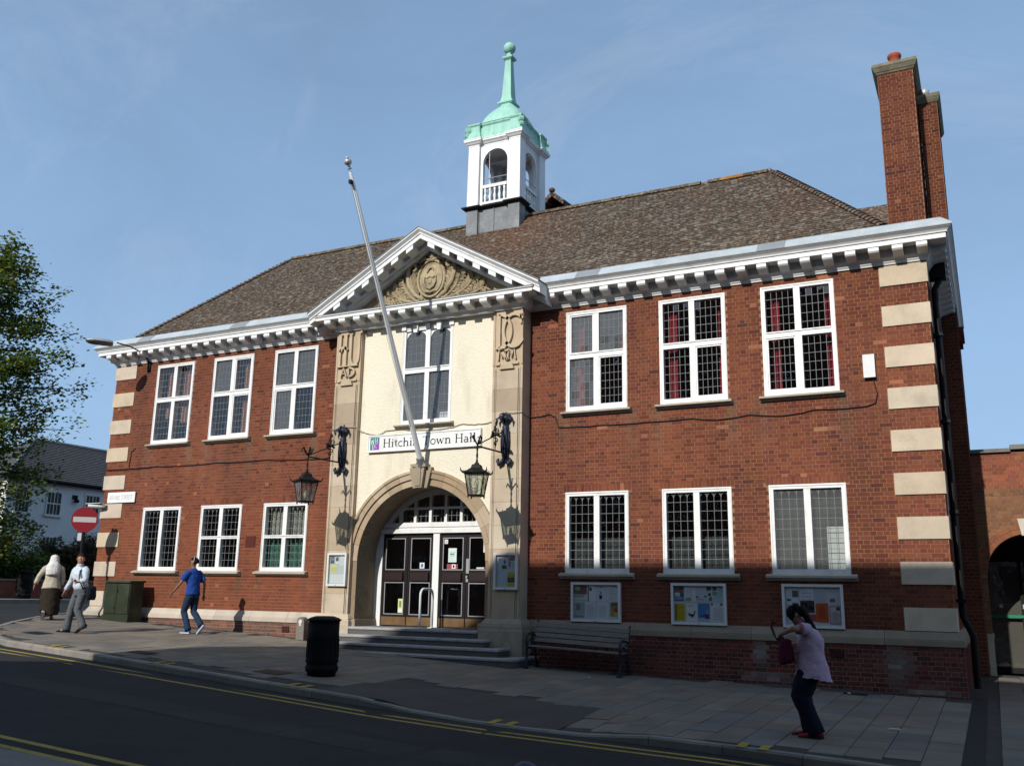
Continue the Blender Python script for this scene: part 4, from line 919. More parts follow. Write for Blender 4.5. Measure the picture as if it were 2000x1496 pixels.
for s in (-1, 1):
    sp = [(s * (0.50 - 0.0) + s * (0.15 - 0.017 * k) * math.cos(R(k * 38)), 9.27 + (0.17 - 0.019 * k) * math.sin(R(k * 38))) for k in range(9)]
    body = [(s * 0.20, 8.46), (s * 0.42, 8.60), (s * 0.60, 8.85), (s * 0.67, 9.1), (s * 0.65, 9.27)]
    cv.tube([(p[0] + 0.03, cy - 0.07, p[1]) for p in body + sp], [0.04, 0.05, 0.06, 0.055, 0.05] + [0.05 - 0.003 * k for k in range(9)], 7, cc)
    cv.tube([(s * 0.35 + 0.03, cy - 0.03, 9.42), (s * 0.2 + 0.03, cy - 0.06, 9.50), (0.03, cy - 0.07, 9.43)], [0.03, 0.05, 0.04], 7, cc)
    # three acanthus stems a side, each curling at its end and fringed with leaflets
    for (p0, p1, p2, cr, nl, sg_) in (((0.34, 8.44), (0.72, 8.62), (0.80, 9.02), 0.085, 7, -1), ((0.40, 8.43), (0.95, 8.50), (1.12, 8.80), 0.085, 8, -1), ((0.45, 8.42), (1.05, 8.38), (1.42, 8.56), 0.070, 8, -1), ((0.30, 8.46), (0.56, 8.78), (0.60, 9.12), 0.05, 5, -1)):
        st_ = bez(p0, p1, p2, 10); e0, e1 = Vector(st_[-2]), Vector(st_[-1]); dd = (e1 - e0).normalized(); nl_ = Vector((-dd.y, dd.x)) * -1; cc0 = e1 + nl_ * cr; a0 = math.atan2(e1.y - cc0.y, e1.x - cc0.x)
        cu = [(cc0.x + cr * (1 - 0.09 * k) * math.cos(a0 - 0.62 * k), cc0.y + cr * (1 - 0.09 * k) * math.sin(a0 - 0.62 * k)) for k in range(1, 9)]
        full_ = st_ + cu; cv.tube([(s * p[0] + 0.03, cy - 0.05, p[1]) for p in full_], [0.03 - 0.0011 * k for k in range(len(full_))], 6, cc)
        for k in range(2, 11):
            q = Vector(st_[k]); d2 = (Vector(st_[min(k + 1, 10)]) - Vector(st_[k - 1])).normalized()
            for w2 in (1, -1):
                n2_ = Vector((-d2.y, d2.x)) * w2; ln = (0.20 if w2 > 0 else 0.15) * (0.7 + 0.05 * k) * rnd.uniform(0.8, 1.15)
                m1 = q + d2 * ln * 0.45 + n2_ * ln * 0.35; m2_ = q + d2 * ln * 0.75 + n2_ * ln * 0.85; m3 = m2_ + n2_ * 0.03 - d2 * 0.03
                if m3.y > 9.70 - 0.56 * abs(m3.x) - 0.06 or m3.y < 8.37: continue
                cv.tube([(s * z_.x + 0.03, cy - 0.015 - 0.02 * (k % 2), z_.y) for z_ in (q, m1, m2_, m3)], [0.016, 0.040, 0.032, 0.006], 4, jit(cc, 0.12))
cv.box(-0.32, 0.38, cy - 0.05, cy + 0.02, 8.38, 8.44, cc)
cv.build("carved_cartouche", M['carving'], tym)
# ---------------------------------------------------------------- tiled roof
AL = math.atan(0.9407); CA, SA = math.cos(AL), math.sin(AL); EZ = 8.66; EY = -0.03; XE = 10.17
RY = 3.35; RZ = EZ + (RY - EY) * 0.9407
rf = MB(); d_ = 0.02
def down(p): return (p[0], p[1], p[2] - 0.03)
RX = 7.49; A_, B_, C_, D_ = (-XE, EY, EZ), (XE, EY, EZ), (RX, RY, RZ), (-RX, RY, RZ)
AL2 = math.atan((RZ - EZ) / (XE - RX)); CA2, SA2 = math.cos(AL2), math.sin(AL2)
E1, E2 = (XE, 2 * RY - EY, EZ), (-XE, 2 * RY - EY, EZ)
for q in ((A_, B_, C_, D_), (B_, E1, C_), (E1, E2, D_, C_), (E2, A_, D_)): rf.poly([down(p) for p in q])
rf.poly([down(A_), down(E2), down(E1), down(B_)])
ROOF = rf.build("roof", M['tile_under'], H)
for s in (-1, 1):                                        # flat lead gutters beside the hips
    mb = MB(); mb.box(min(s * (XE - 0.15), s * (XC + 0.05)), max(s * (XE - 0.15), s * (XC + 0.05)), -0.02, 6.9, 8.45, 8.585, (0.30, 0.32, 0.33)); mb.build("lead_gutter", M['lead'], ROOF)
TC = [(0.098, 0.078, 0.060), (0.086, 0.070, 0.056), (0.110, 0.080, 0.060), (0.076, 0.064, 0.053), (0.118, 0.084, 0.060), (0.094, 0.080, 0.064)]
def tile_col(x, y, z):
    c = rnd.choice(TC); d = (z - EZ) / (RZ - EZ)
    red = max(0, 1 - abs(x - 0.6 - (1 - d) * 0.9) / 2.1) * sstep(0.15, 0.6, d)
    c = mixc(c, (0.175, 0.085, 0.05), 0.7 * red * rnd.uniform(0.5, 1.0))
    if x > 7.8: c = mixc(c, (0.11, 0.06, 0.045), 0.45)
    pl = (0.14 if x > 2 else 0.09) * (0.5 + 0.5 * math.sin(x * 1.7 + y * 3)) * (1 - red) + 0.02 * (1 - red)
    if rnd.random() < pl * 1.2: c = mixc(c, (0.27, 0.255, 0.22), rnd.uniform(0.1, 0.6))
    if d > 0.93 and rnd.random() < 0.35: c = mixc(c, (0.30, 0.14, 0.035), rnd.uniform(0.3, 0.7)) if x > 6.5 else mixc(c, (0.20, 0.15, 0.07), 0.5)
    c = (c[0] * 0.90, c[1] * 0.82, c[2] * 0.76)
    return jit(c, 0.12)
GA, TW = 0.105, 0.168
def tile_geo(mb, p, E, S, Nn, w_, col):
    g = rnd.gauss(0, 0.0022); a = p + Nn * (0.026 + g); up = S * 0.15
    l, r_ = E * (-w_/2 + 0.002), E * (w_/2 - 0.002)
    top = [a + l, a + r_, a + r_ + up - Nn * 0.019, a + l + up - Nn * 0.019]
    bot = [p + l + Nn * 0.010, p + r_ + Nn * 0.010, p + r_ + up - Nn * 0.01, p + l + up - Nn * 0.01]
    mb.add(top + bot, [(0, 1, 2, 3), (4, 5, 1, 0), (5, 6, 2, 1), (7, 4, 0, 3)], col)
tiles = []
def plane(O, E, S, Nn, half, rows, front, taper):
    O, E, S, Nn = Vector(O), Vector(E), Vector(S), Vector(Nn)
    for i in range(rows):
        d = i * GA; hw = half - d * taper; n = int(2 * hw / TW) + 1; sh = (i % 2) * TW / 2
        for k in range(-1, n + 1):
            u = -hw + sh + (k + 0.5) * TW; w_ = TW
            if u - TW/2 < -hw: cut = -hw - (u - TW/2); w_ = TW - cut; u += cut / 2
            if u + TW/2 > hw: cut = u + TW/2 - hw; w_ = TW - cut; u -= cut / 2
            if w_ < 0.03: continue
            p = O + E * u + S * d
            if front:
                if abs(p.x) < 0.80 and p.y > 2.75: continue
                if p.z < 10.06 - 0.56 * abs(p.x): continue
            tiles.append((p, E, S, Nn, w_, front))
rows = int((RY - EY) / CA / GA) + 1
plane((0, EY, EZ), (1, 0, 0), (0, CA, SA), (0, -SA, CA), XE, rows, True, CA * (XE - RX) / (RY - EY))
rows2 = int((XE - RX) / CA2 / GA) + 1
plane((XE, RY, EZ), (0, 1, 0), (-CA2, 0, SA2), (SA2, 0, CA2), RY - EY, rows2, False, CA2 * (RY - EY) / (XE - RX))
plane((-XE, RY, EZ), (0, -1, 0), (CA2, 0, SA2), (-SA2, 0, CA2), RY - EY, rows2, False, CA2 * (RY - EY) / (XE - RX))
full = [i for i, t in enumerate(tiles) if t[5] and abs(t[4] - TW) < 1e-6]
full.sort(key=lambda i: (tiles[i][0] - campos).length); sing = set(full[:300])
tv = []
for k in range(40):
    mb = MB(); tile_geo(mb, Vector((0, 0, 0)), Vector((1, 0, 0)), Vector((0, CA, SA)), Vector((0, -SA, CA)), TW, tile_col(7, 0.5, EZ + 0.5)); tv.append(mb.mesh("roof_tile", M['tile']))
mb = MB()
for i, t in enumerate(tiles):
    if i in sing: link("roof_tile", rnd.choice(tv), ROOF, t[0])
    else: tile_geo(mb, *t[:5], tile_col(*t[0]))
tag(mb.build("roof_tiles", M['tile'], ROOF), kind="stuff")
# hip and ridge tiles
hv = []
for k in range(8):
    mb = MB(); c = jit(rnd.choice(TC[:3] + [(0.13, 0.075, 0.055)]), 0.15); n = 6; vs_ = []
    for (yy, rr, zz) in ((0, 0.115, 0.030), (0.19, 0.085, 0.012)):
        for q in range(n + 1):
            t = math.pi * q / n; vs_.append((rr * math.cos(t), yy, zz + rr * 0.62 * math.sin(t) - 0.03))
        for q in range(n + 1):
            t = math.pi * q / n; vs_.append(((rr - 0.015) * math.cos(t), yy, zz + (rr - 0.015) * 0.62 * math.sin(t) - 0.03))
    m_ = n + 1; fs_ = []
    for q in range(n): fs_ += [(q, 2*m_+q, 2*m_+q+1, q+1), (m_+q, q, q+1, m_+q+1)]
    mb.add(vs_, fs_, c); hv.append(mb.mesh("hip_tile", M['tile']))
def along(a, b2, name, step, meshes, skip=None):
    a, b2 = Vector(a), Vector(b2); d = (b2 - a); n = int(d.length / step); d.normalize()
    q = d.to_track_quat('Y', 'Z')
    for i in range(n):
        p = a + d * i * step
        if skip and skip(p): continue
        o = link(name, rnd.choice(meshes), ROOF, p + Vector((0, 0, 0.02))); o.rotation_euler = q.to_euler()
along(B_, C_, "hip_tile", 0.145, hv); along(A_, D_, "hip_tile", 0.145, hv)
rv = []
for k in range(8):
    mb = MB(); c = (0.30, 0.13, 0.03) if k == 7 else jit(rnd.choice([(0.10, 0.07, 0.045), (0.15, 0.09, 0.05), (0.12, 0.10, 0.07)]), 0.15); n = 6; vs_ = []
    for yy in (0, 0.295):
        for rr in (0.115, 0.098):
            for q in range(n + 1): t = math.pi * q / n; vs_.append((rr * math.cos(t), yy, rr * math.sin(t) - 0.05))
    m_ = n + 1; fs_ = []
    for q in range(n): fs_ += [(q, 2*m_+q, 2*m_+q+1, q+1), (m_+q, q, q+1, m_+q+1)]
    mb.add(vs_, fs_, c); rv.append(mb.mesh("ridge_tile", M['tile']))
along(D_, (5.9, RY, RZ), "ridge_tile", 0.30, rv[:7], lambda p: abs(p.x) < 0.8); along((5.9, RY, RZ), C_, "ridge_tile", 0.30, rv[4:])
# rear hall: gabled roof rising behind the ridge, and a rear cross range
rh = MB(); c = (0.075, 0.05, 0.038); xa = -0.15
rh.add([(xa, 7.0, 14.30), (xa + 6.2, 7.0, 8.9), (xa + 6.2, 26, 8.9), (xa, 26, 14.30), (xa - 6.2, 7.0, 8.9), (xa - 6.2, 26, 8.9)], [(0, 1, 2, 3), (4, 0, 3, 5)], c)
rh.add([(xa, 7.0, 14.12), (xa + 6.2, 7.0, 8.72), (xa + 6.2, 26, 8.72), (xa, 26, 14.12), (xa - 6.2, 7.0, 8.72), (xa - 6.2, 26, 8.72)], [(3, 2, 1, 0), (5, 3, 0, 4)], (0.05, 0.035, 0.025))
rh.add([(xa, 7.0, 14.30), (xa + 6.2, 7.0, 8.9), (xa + 6.2, 7.0, 8.72), (xa, 7.0, 14.12), (xa - 6.2, 7.0, 8.9), (xa - 6.2, 7.0, 8.72)], [(0, 3, 2, 1), (0, 4, 5, 3)], (0.06, 0.04, 0.03))
rh.ball((xa, 7.02, 14.33), 0.11, 8, (0.09, 0.06, 0.04), (1, 1, 0.8))
rh.build("rear_roof", M['tile'], H)
rg = MB(); rg.add([(xa, 7.5, 14.05), (xa + 6.0, 7.5, 8.8), (xa - 6.0, 7.5, 8.8)], [(0, 2, 1)]); rg.box(-6.2, 6.0, 7.5, 26, 0, 8.8); rg.build("rear_gable", M['side_brick'], H)
rr_ = MB(); rr_.add([(6.5, 8.9, 12.80), (10.6, 8.9, 12.80), (10.6, 7.1, 10.9), (6.5, 7.1, 10.9), (6.5, 10.7, 10.9), (10.6, 10.7, 10.9)], [(0, 3, 2, 1), (0, 1, 5, 4), (1, 2, 5)], (0.085, 0.05, 0.036)); rr_.build("rear_roof", M['tile'], H)
rr_ = MB(); rr_.box(6.5, 10.5, 7.21, 10.6, 0, 10.9); rr_.build("rear_wall", M['side_brick'], H)

# ---------------------------------------------------------------- cupola
CX, CYY = 0.0, 3.60; cup = empty("cupola", (CX, CYY, 0), 0, H)
def cross_path(h, pw, rc):
    base_ = [(-h, -h), (-h + pw, -h), (-h + pw, -h + rc), (h - pw, -h + rc), (h - pw, -h)]; out_ = []
    for k in range(4):
        ca, sa = [(1, 0), (0, 1), (-1, 0), (0, -1)][k]
        out_ += [(x * ca - y * sa, x * sa + y * ca) for x, y in base_]
    return out_
cp_ = cross_path(0.83, 0.35, 0.085)
mb = MB(); mb.sweep(cp_, [(0.0, 10.1), (0.0, 12.06)], True); mb.build("lead_base", M['lead_dark'], cup)
mb = MB()
for k in range(4):
    ca, sa = [(1, 0), (0, 1), (-1, 0), (0, -1)][k]
    for x_ in (-0.0, -0.47, 0.47):
        p0 = (x_ * ca - (-0.75) * sa, x_ * sa + (-0.75) * ca); mb.tube([(p0[0], p0[1], 10.8), (p0[0], p0[1], 12.05)], 0.018, 6)
mb.build("lead_roll", M['lead_dark'], cup)
mb = MB(); mb.sweep(cp_, [(-0.1, 12.04), (0.02, 12.04), (0.05, 12.07), (0.11, 12.10), (0.115, 12.135), (0.03, 12.17), (-0.15, 12.20)], True); mb.build("base_moulding", M['iron'], cup)
for sx in (-1, 1):
    for sy in (-1, 1):
        mb = MB(); a, b2 = 0.48, 0.83; t = 0.985
        v = [(sx * xx * (1 if z < 13 else t), sy * yy * (1 if z < 13 else t), z) for z in (12.16, 14.02) for xx, yy in ((a, a), (b2, a), (b2, b2), (a, b2))]
        fs_ = [(0,1,5,4), (1,2,6,5), (2,3,7,6), (3,0,4,7), (4,5,6,7)]
        mb.add(v, fs_ if sx * sy > 0 else [f[::-1] for f in fs_]); mb.build("pier", M['white'], cup)
bal = MB(); bal.lathe([(0.035, 12.27), (0.035, 12.30), (0.024, 12.32), (0.045, 12.40), (0.04, 12.46), (0.022, 12.55), (0.036, 12.62), (0.036, 12.69)], (0, 0, 0), 10); bal_me = bal.mesh("baluster", M['white'], True)
for k in range(4):
    ca, sa = [(1, 0), (0, 1), (-1, 0), (0, -1)][k]
    def W(x, y, z): return (x * ca - y * sa, x * sa + y * ca, z)
    mb = MB(); yf, yb = -0.735, -0.63; ro = 0.385; zs = 13.46; n = 14
    def pan(p): 
        mb.add([W(x, yf, z) for x, z in p] + [W(x, yb, z) for x, z in p], [tuple(range(len(p))), tuple(range(2*len(p)-1, len(p)-1, -1))] + [(i, len(p)+i, len(p)+(i+1) % len(p), (i+1) % len(p)) for i in range(len(p))])
    pan([(-0.47, 12.17), (-ro, 12.17), (-ro, zs), (-0.47, zs)]); pan([(ro, 12.17), (0.47, 12.17), (0.47, zs), (ro, zs)])
    for i in range(n):
        t0, t1 = math.pi * (1 - i / n), math.pi * (1 - (i + 1) / n)
        x0_, x1_ = ro * math.cos(t0), ro * math.cos(t1)
        pan([(x0_, zs + ro * math.sin(t0)), (x1_, zs + ro * math.sin(t1)), (x1_, 14.02), (x0_, 14.02)])
    pan([(-0.47, zs), (-ro, zs), (-ro, 14.02), (-0.47, 14.02)]); pan([(ro, zs), (0.47, zs), (0.47, 14.02), (ro, 14.02)])
    mb.build("arched_panel", M['white'], cup)
    mb = MB(); mb.add([W(x, y, z) for z in (12.68, 12.77) for x, y in ((-0.385, -0.77), (0.385, -0.77), (0.385, -0.67), (-0.385, -0.67))], [(0,3,2,1), (4,5,6,7), (0,1,5,4), (1,2,6,5), (2,3,7,6), (3,0,4,7)])
    mb.build("balustrade_rail", M['white'], cup); mb = MB()
    mb.add([W(x, y, z) for z in (12.2, 12.27) for x, y in ((-0.385, -0.76), (0.385, -0.76), (0.385, -0.68), (-0.385, -0.68))], [(0,3,2,1), (4,5,6,7), (0,1,5,4), (1,2,6,5), (2,3,7,6), (3,0,4,7)])
    rl = mb.build("balustrade_rail", M['white'], cup)
    for i in range(5): link("baluster", bal_me, cup, W(-0.30 + 0.15 * i, -0.72, 0))
    mb = MB(); mb.tube([W(-0.40, -0.715, 12.98), W(0.40, -0.715, 12.98)], 0.012, 6); mb.tube([W(-0.2, -0.70, 12.77), W(-0.2, -0.70, 13.9)], 0.006, 5); mb.build("tie_rod", M['steel'], cup)
mb = MB(); mb.sweep(cp_, [(-0.10, 13.99), (-0.005, 13.99), (0.0, 14.03), (0.03, 14.05), (0.06, 14.09), (0.095, 14.12), (0.095, 14.165), (0.105, 14.17), (0.105, 14.195), (-0.10, 14.205)], True); mb.build("cornice", M['white'], cup)
mb = MB(); mb.box(-0.72, 0.72, -0.72, 0.72, 13.985, 14.19); mb.build("ceiling_slab", M['white'], cup)
mb = MB(); mb.box(-0.6, 0.6, -0.6, 0.6, 13.93, 13.98); mb.box(-0.7, 0.7, -0.05, 0.05, 13.80, 13.93); mb.build("ceiling_panel", M['white'], cup)
mb = MB(); mb.sweep(cp_, [(0.06, 14.20), (0.065, 14.24), (0.045, 14.32), (0.005, 14.44), (-0.01, 14.58), (-0.005, 14.61), (0.02, 14.635), (0.03, 14.66), (0.03, 14.685), (-0.10, 14.71)], True)
def sup(h, z, n=32, e=3.4):
    o_ = []
    for k in range(n):
        t = 2 * math.pi * (k + 0.5) / n; c_, s_ = math.cos(t), math.sin(t); o_.append((h * math.copysign(abs(c_) ** (2/e), c_), h * math.copysign(abs(s_) ** (2/e), s_), z))
    return o_
rings = [sup(h, z, 32, e) for h, z, e in ((0.78, 14.70, 8), (0.715, 14.73, 5), (0.675, 14.83, 4.0), (0.63, 14.96, 3.6), (0.555, 15.10, 3.2), (0.455, 15.23, 3.0), (0.345, 15.34, 3.0), (0.255, 15.42, 3.4), (0.21, 15.48, 4), (0.20, 15.53, 6))]
vs_ = [p for r_ in rings for p in r_]; fs_ = [(i*32+k, i*32+(k+1) % 32, (i+1)*32+(k+1) % 32, (i+1)*32+k) for i in range(len(rings)-1) for k in range(32)]
mb.add(vs_, fs_); dome = mb.build("dome", M['copper'], cup)
for sx in (-1, 1):
    for sy in (-1, 1):
        mb = MB(); p = Vector((sx * 0.84, sy * 0.84, 14.50)); dn = Vector((sx, sy, 0)).normalized(); tn = Vector((-dn.y, dn.x, 0))
        for (rr, hh) in ((0.105, 0.10), (0.06, 0.13), (0.025, 0.15)):
            mb.tube([p - tn * hh / 2, p + tn * hh / 2], rr, 12)
        q = p + dn * 0.02 + Vector((0, 0, -0.15)); mb.tube([q - tn * 0.045, q + tn * 0.045], 0.085, 12)
        mb.build("scroll", M['copper'], dome)
mb = MB(); r2 = math.sqrt(2)
mb.lathe([(h * r2, z) for h, z in ((0.20, 15.50), (0.245, 15.54), (0.245, 15.58), (0.19, 15.62), (0.165, 15.70), (0.148, 15.80), (0.088, 16.98), (0.10, 16.99), (0.155, 17.04), (0.16, 17.09), (0.09, 17.12), (0.06, 17.15), (0.06, 17.24))], (0, 0, 0), 4, rot=math.pi / 4); mb.build("spire", M['copper'], cup)
mb = MB(); mb.ball((0, 0, 17.41), 0.182, 24); mb.build("finial_ball", M['copper'], cup, True)

# ---------------------------------------------------------------- chimneys
def stack_col(x, z, y=0): return tuple(v * 0.72 for v in brick_col(x, z))
def stack(x0, x1, y0, y1, z0, z1, faces):
    mb = MB(); mb.box(x0, x1, y0, y1, z0, z1); st = mb.build("chimney", M['mortar'], H)
    bm_ = MB()
    if 'f' in faces: lay(bm_, (x0, y0, 0), (1, 0, 0), (0, -1, 0), courses(0.004, x1 - x0 - 0.004, z0, z1, []), stack_col)
    if 'r' in faces: lay(bm_, (x1, y0, 0), (0, 1, 0), (1, 0, 0), courses(0.004, y1 - y0 - 0.004, z0, z1, [], 1), stack_col)
    if 'l' in faces: lay(bm_, (x0, y1, 0), (0, -1, 0), (-1, 0, 0), courses(0.004, y1 - y0 - 0.004, z0, z1, [], 1), stack_col)
    tag(bm_.build("brickwork", M['brick'], st), kind="stuff")
    return st
s1 = stack(10.03, 10.81, 3.45, 5.3, 8.4, 13.86, 'frl')
mb = MB(); mb.sweep([(10.03, 3.45), (10.81, 3.45), (10.81, 5.3), (10.03, 5.3)], [(-0.1, 13.85), (0.02, 13.85), (0.04, 13.89), (0.055, 13.90), (0.10, 13.99), (0.115, 14.01), (0.10, 14.09), (-0.35, 14.18)], True); mb.build("chimney_cap", M['cap'], s1)
mb = MB(); mb.lathe([(0.14, 14.08), (0.13, 14.16), (0.125, 14.36), (0.155, 14.38), (0.16, 14.44), (0.15, 14.46), (0.12, 14.46), (0.11, 14.26)], (10.42, 3.75, 0), 18); mb.build("chimney_pot", M['pot'], s1, True)
s2 = stack(10.84, 11.245, 4.4, 6.4, -0.3, 13.38, 'fr')
mb = MB(); mb.sweep([(10.84, 4.4), (11.245, 4.4), (11.245, 6.4), (10.84, 6.4)], [(-0.1, 13.37), (0.02, 13.37), (0.055, 13.43), (0.085, 13.5), (0.08, 13.58), (-0.18, 13.66)], True); mb.build("chimney_cap", M['cap'], s2)
mb = MB(); mb.lathe([(0.09, 13.6), (0.09, 13.84), (0.11, 13.86), (0.11, 13.98), (0.03, 14.02)], (10.98, 4.9, 0), 14); mb.build("cowl", M['steel'], s2, True)
mb = MB(); mb.box(11.245, 11.36, 4.55, 5.4, 7.55, 7.75, (0.14, 0.04, 0.03)); mb.box(11.245, 11.32, 4.55, 5.4, 7.42, 7.55, (0.14, 0.04, 0.03)); mb.build("kneeler", M['brick'], s2)
# rainwater pipe on the end wall
mb = MB(); px, py = XC + 0.10, 0.85
mb.tube([(px + 0.15, py, 7.95), (px + 0.10, py, 7.75), (px, py, 7.55), (px, py, 1.35), (px + 0.10, py, 1.12), (px + 0.14, py, 1.0), (px + 0.14, py, 0.12)], 0.062, 10); mb.box(px - 0.10, px + 0.22, py - 0.13, py + 0.13, 7.75, 8.05)
for z in (6.6, 4.9, 3.2, 1.6): mb.box(px - 0.10, px + 0.075, py - 0.10, py + 0.10, z, z + 0.06)
mb.build("rainwater_pipe", M['iron'], H)
mb = MB(); mb.tube([(XC + 0.02, 0.30, 3.6), (XC + 0.02, 0.30, 2.75), (XC + 0.03, 0.40, 2.70)], 0.012, 6); mb.tube([(XC + 0.02, 2.6, 3.3), (XC + 0.02, 2.6, 2.5)], 0.014, 6); mb.build("conduit", M['alu_white'], H)

# ---------------------------------------------------------------- linking wall with arch on the right
lw = tag(empty("archway_wall", (0, 0, 0)), "red brick linking wall with round arch right of the hall's chimney breast", "wall")
LY = 4.75; AX, AZ2, RI, RO = 12.24, 2.20, 0.87, 1.09
mb = MB(); n = 30; x0, x1 = 11.25, 18.0
xs_ = sorted({x0, AX - RI, AX + RI, x1, *[lerp(AX - RI, AX + RI, i / n) for i in range(n + 1)]})
for i in range(len(xs_) - 1):
    a, b2 = xs_[i], xs_[i+1]; mid = (a + b2) / 2
    zb = lambda x: AZ2 + math.sqrt(max(0, RI**2 - (x - AX)**2))
    if abs(mid - AX) < RI: mb.quad((a, LY, zb(a)), (b2, LY, zb(b2)), (b2, LY, 4.85), (a, LY, 4.85)); mb.quad((a, LY, zb(a)), (a, LY + 0.5, zb(a)), (b2, LY + 0.5, zb(b2)), (b2, LY, zb(b2)))
    else: mb.quad((a, LY, -0.4), (b2, LY, -0.4), (b2, LY, 4.85), (a, LY, 4.85))
for s in (-1, 1): mb.quad((AX + s*RI, LY, -0.4), (AX + s*RI, LY + 0.5, -0.4), (AX + s*RI, LY + 0.5, AZ2), (AX + s*RI, LY, AZ2))
mb.box(x0, AX - RI, LY + 0.01, LY + 0.5, 2.2, 4.85, skip=('y0',)); mb.box(AX + RI, x1, LY + 0.01, LY + 0.5, -0.4, 4.85, skip=('y0',))
mb.build("wall", M['mortar'], lw)
def arch_ops(z):  # opening intervals approximated per course
    return []
bm_ = MB(); k = 0; z = 0.95
def link_col(x, z, y=0):
    c = rnd.choice([(0.22, 0.075, 0.045), (0.18, 0.06, 0.04), (0.25, 0.10, 0.05), (0.15, 0.06, 0.045), (0.24, 0.08, 0.04)])
    if z > 4.0: c = mixc(c, (0.24, 0.07, 0.045), 0.4)
    else: c = mixc(c, (0.15, 0.10, 0.055), 0.55)
    return jit(c, 0.15)
while z < 4.83:
    h = max(0, RO**2 - (z + CO/2 - AZ2)**2) if z > AZ2 - CO else RI**2 * 1.0
    hw = math.sqrt(h) if z > AZ2 - CO else RI
    if z > AZ2 + RO: hw = 0
    ops = [(AX - hw, AX + hw, z - 0.01, z + CO + 0.01)] if hw > 0.02 else []
    lay(bm_, (0, LY, 0), (1, 0, 0), (0, -1, 0), courses(11.25, 14.2, z, z + CO, ops, k), link_col); z += CO; k += 1
for (r0, r1, nb) in ((RI, RI + 0.10, 36), (RI + 0.11, RO - 0.005, 40)):
    for i in range(nb):
        t0, t1 = math.pi * i / nb + 0.006, math.pi * (i + 1) / nb - 0.006
        pt = lambda r, t: (AX + r * math.cos(t), LY - 0.010, AZ2 + r * math.sin(t)); bm_.prism([pt(r0, t0), pt(r1, t0), pt(r1, t1), pt(r0, t1)], (0, 0.1, 0), jit((0.22, 0.085, 0.045), 0.2))
tag(bm_.build("brickwork", M['brick'], lw), kind="stuff")
mb = MB(); mb.box(11.25, 12.05, LY - 0.07, LY + 0.55, 4.85, 4.93, (0.20, 0.18, 0.14)); mb.box(12.05, 18, LY - 0.09, LY + 0.57, 4.90, 5.0, (0.23, 0.21, 0.17)); mb.build("coping", M['stone_dark'], lw)
mb = MB(); mb.prism([(AX - 0.13, LY - 0.06, AZ2 + RI - 0.04), (AX + 0.13, LY - 0.06, AZ2 + RI - 0.04), (AX + 0.19, LY - 0.06, AZ2 + RO + 0.10), (AX - 0.19, LY - 0.06, AZ2 + RO + 0.10)], (0, 0.2, 0), (0.55, 0.50, 0.40)); mb.build("keystone", M['stone'], lw)
mb = MB(); mb.box(11.26, AX - RI + 0.012, LY - 0.04, LY + 0.5, -0.3, 0.86, (0.50, 0.46, 0.33)); mb.box(11.26, AX - RI + 0.03, LY - 0.055, LY + 0.5, 0.86, 0.96, (0.46, 0.42, 0.30)); mb.build("pier_base", M['stone'], lw)
mb = MB(); DYY = 6.6; mb.box(11.0, 14.0, DYY + 0.12, DYY + 3, -0.1, 4.0); mb.build("passage_room", M['room'], lw)
mb = MB()
for x_ in (11.2, 12.0, 12.12, 13.0): mb.box(x_, x_ + 0.07, DYY, DYY + 0.06, 0.05, 2.6)
for z in (0.05, 2.55): mb.box(11.2, 13.1, DYY + 0.01, DYY + 0.05, z, z + 0.12)
mb.box(11.0, 13.4, DYY - 0.02, DYY + 0.1, 2.67, 3.4); gd = mb.build("glazed_door", M['iron'], lw)
mb = MB(); mb.box(11.25, 13.0, DYY - 0.03, DYY, 1.28, 1.34, (0.02, 0.22, 0.12)); mb.build("push_bar", M['paper'], gd)
mb = MB(); mb.box(11.27, 13.0, DYY + 0.02, DYY + 0.024, 0.17, 2.55, skip=('y1',)); mb.build("pane", M['glass'], gd)
mb = MB(); mb.box(11.55, 11.63, DYY - 0.005, DYY, 1.50, 1.58, (0.6, 0.6, 0.6)); mb.box(12.03, 12.11, DYY - 0.045, DYY - 0.04, 1.48, 1.58, (0.4, 0.42, 0.45)); mb.build("door_notice", M['paper'], gd)
# ---------------------------------------------------------------- buildings across the street (they shade the road and show in the glass)
def opp(name, label, poly, y0, y1, m_, wins_):
    o = tag(empty(name, (0, 0, 0)), label, "building")
    mb = MB(); mb.prism([(x, y0, z) for x, z in poly], (0, y1 - y0, 0)); mb.build("wall", m_, o)
    for (x, z, w_, h_) in wins_:
        f = MB(); f.box(x - w_/2 - 0.08, x + w_/2 + 0.08, y0 - 0.0, y0 + 0.05, z - 0.08, z + h_ + 0.08); f = f.build("window", M['white'], o)
        g = MB(); g.box(x - w_/2, x + w_/2, y0 + 0.05, y0 + 0.06, z, z + h_); g.build("pane", M['darkwin'], f)
    return o
OY = -20.0
opp("brick_building", "tall brick building opposite the hall, behind the photographer", [(-5.25, -1), (34, -1), (34, 14.87), (-0.05, 14.87), (-4.35, 12.0), (-5.25, 10.9)], OY, -31, M['opp_brick'],
    [(x, z, 1.1, 1.8) for x in (-3.4, -0.8, 1.8, 4.4, 7, 9.6, 12.2) for z in (1.6, 5.2, 8.6)])
opp("terrace_house", "lower terrace left of the tall building opposite the hall", [(-60, -1), (-5.25, -1), (-5.25, 8.9), (-6.0, 8.3), (-60, 8.3)], OY, -30, M['opp_brick'],
    [(x, z, 1.0, 1.5) for x in (-8, -11, -14, -17) for z in (1.7, 5.0)])

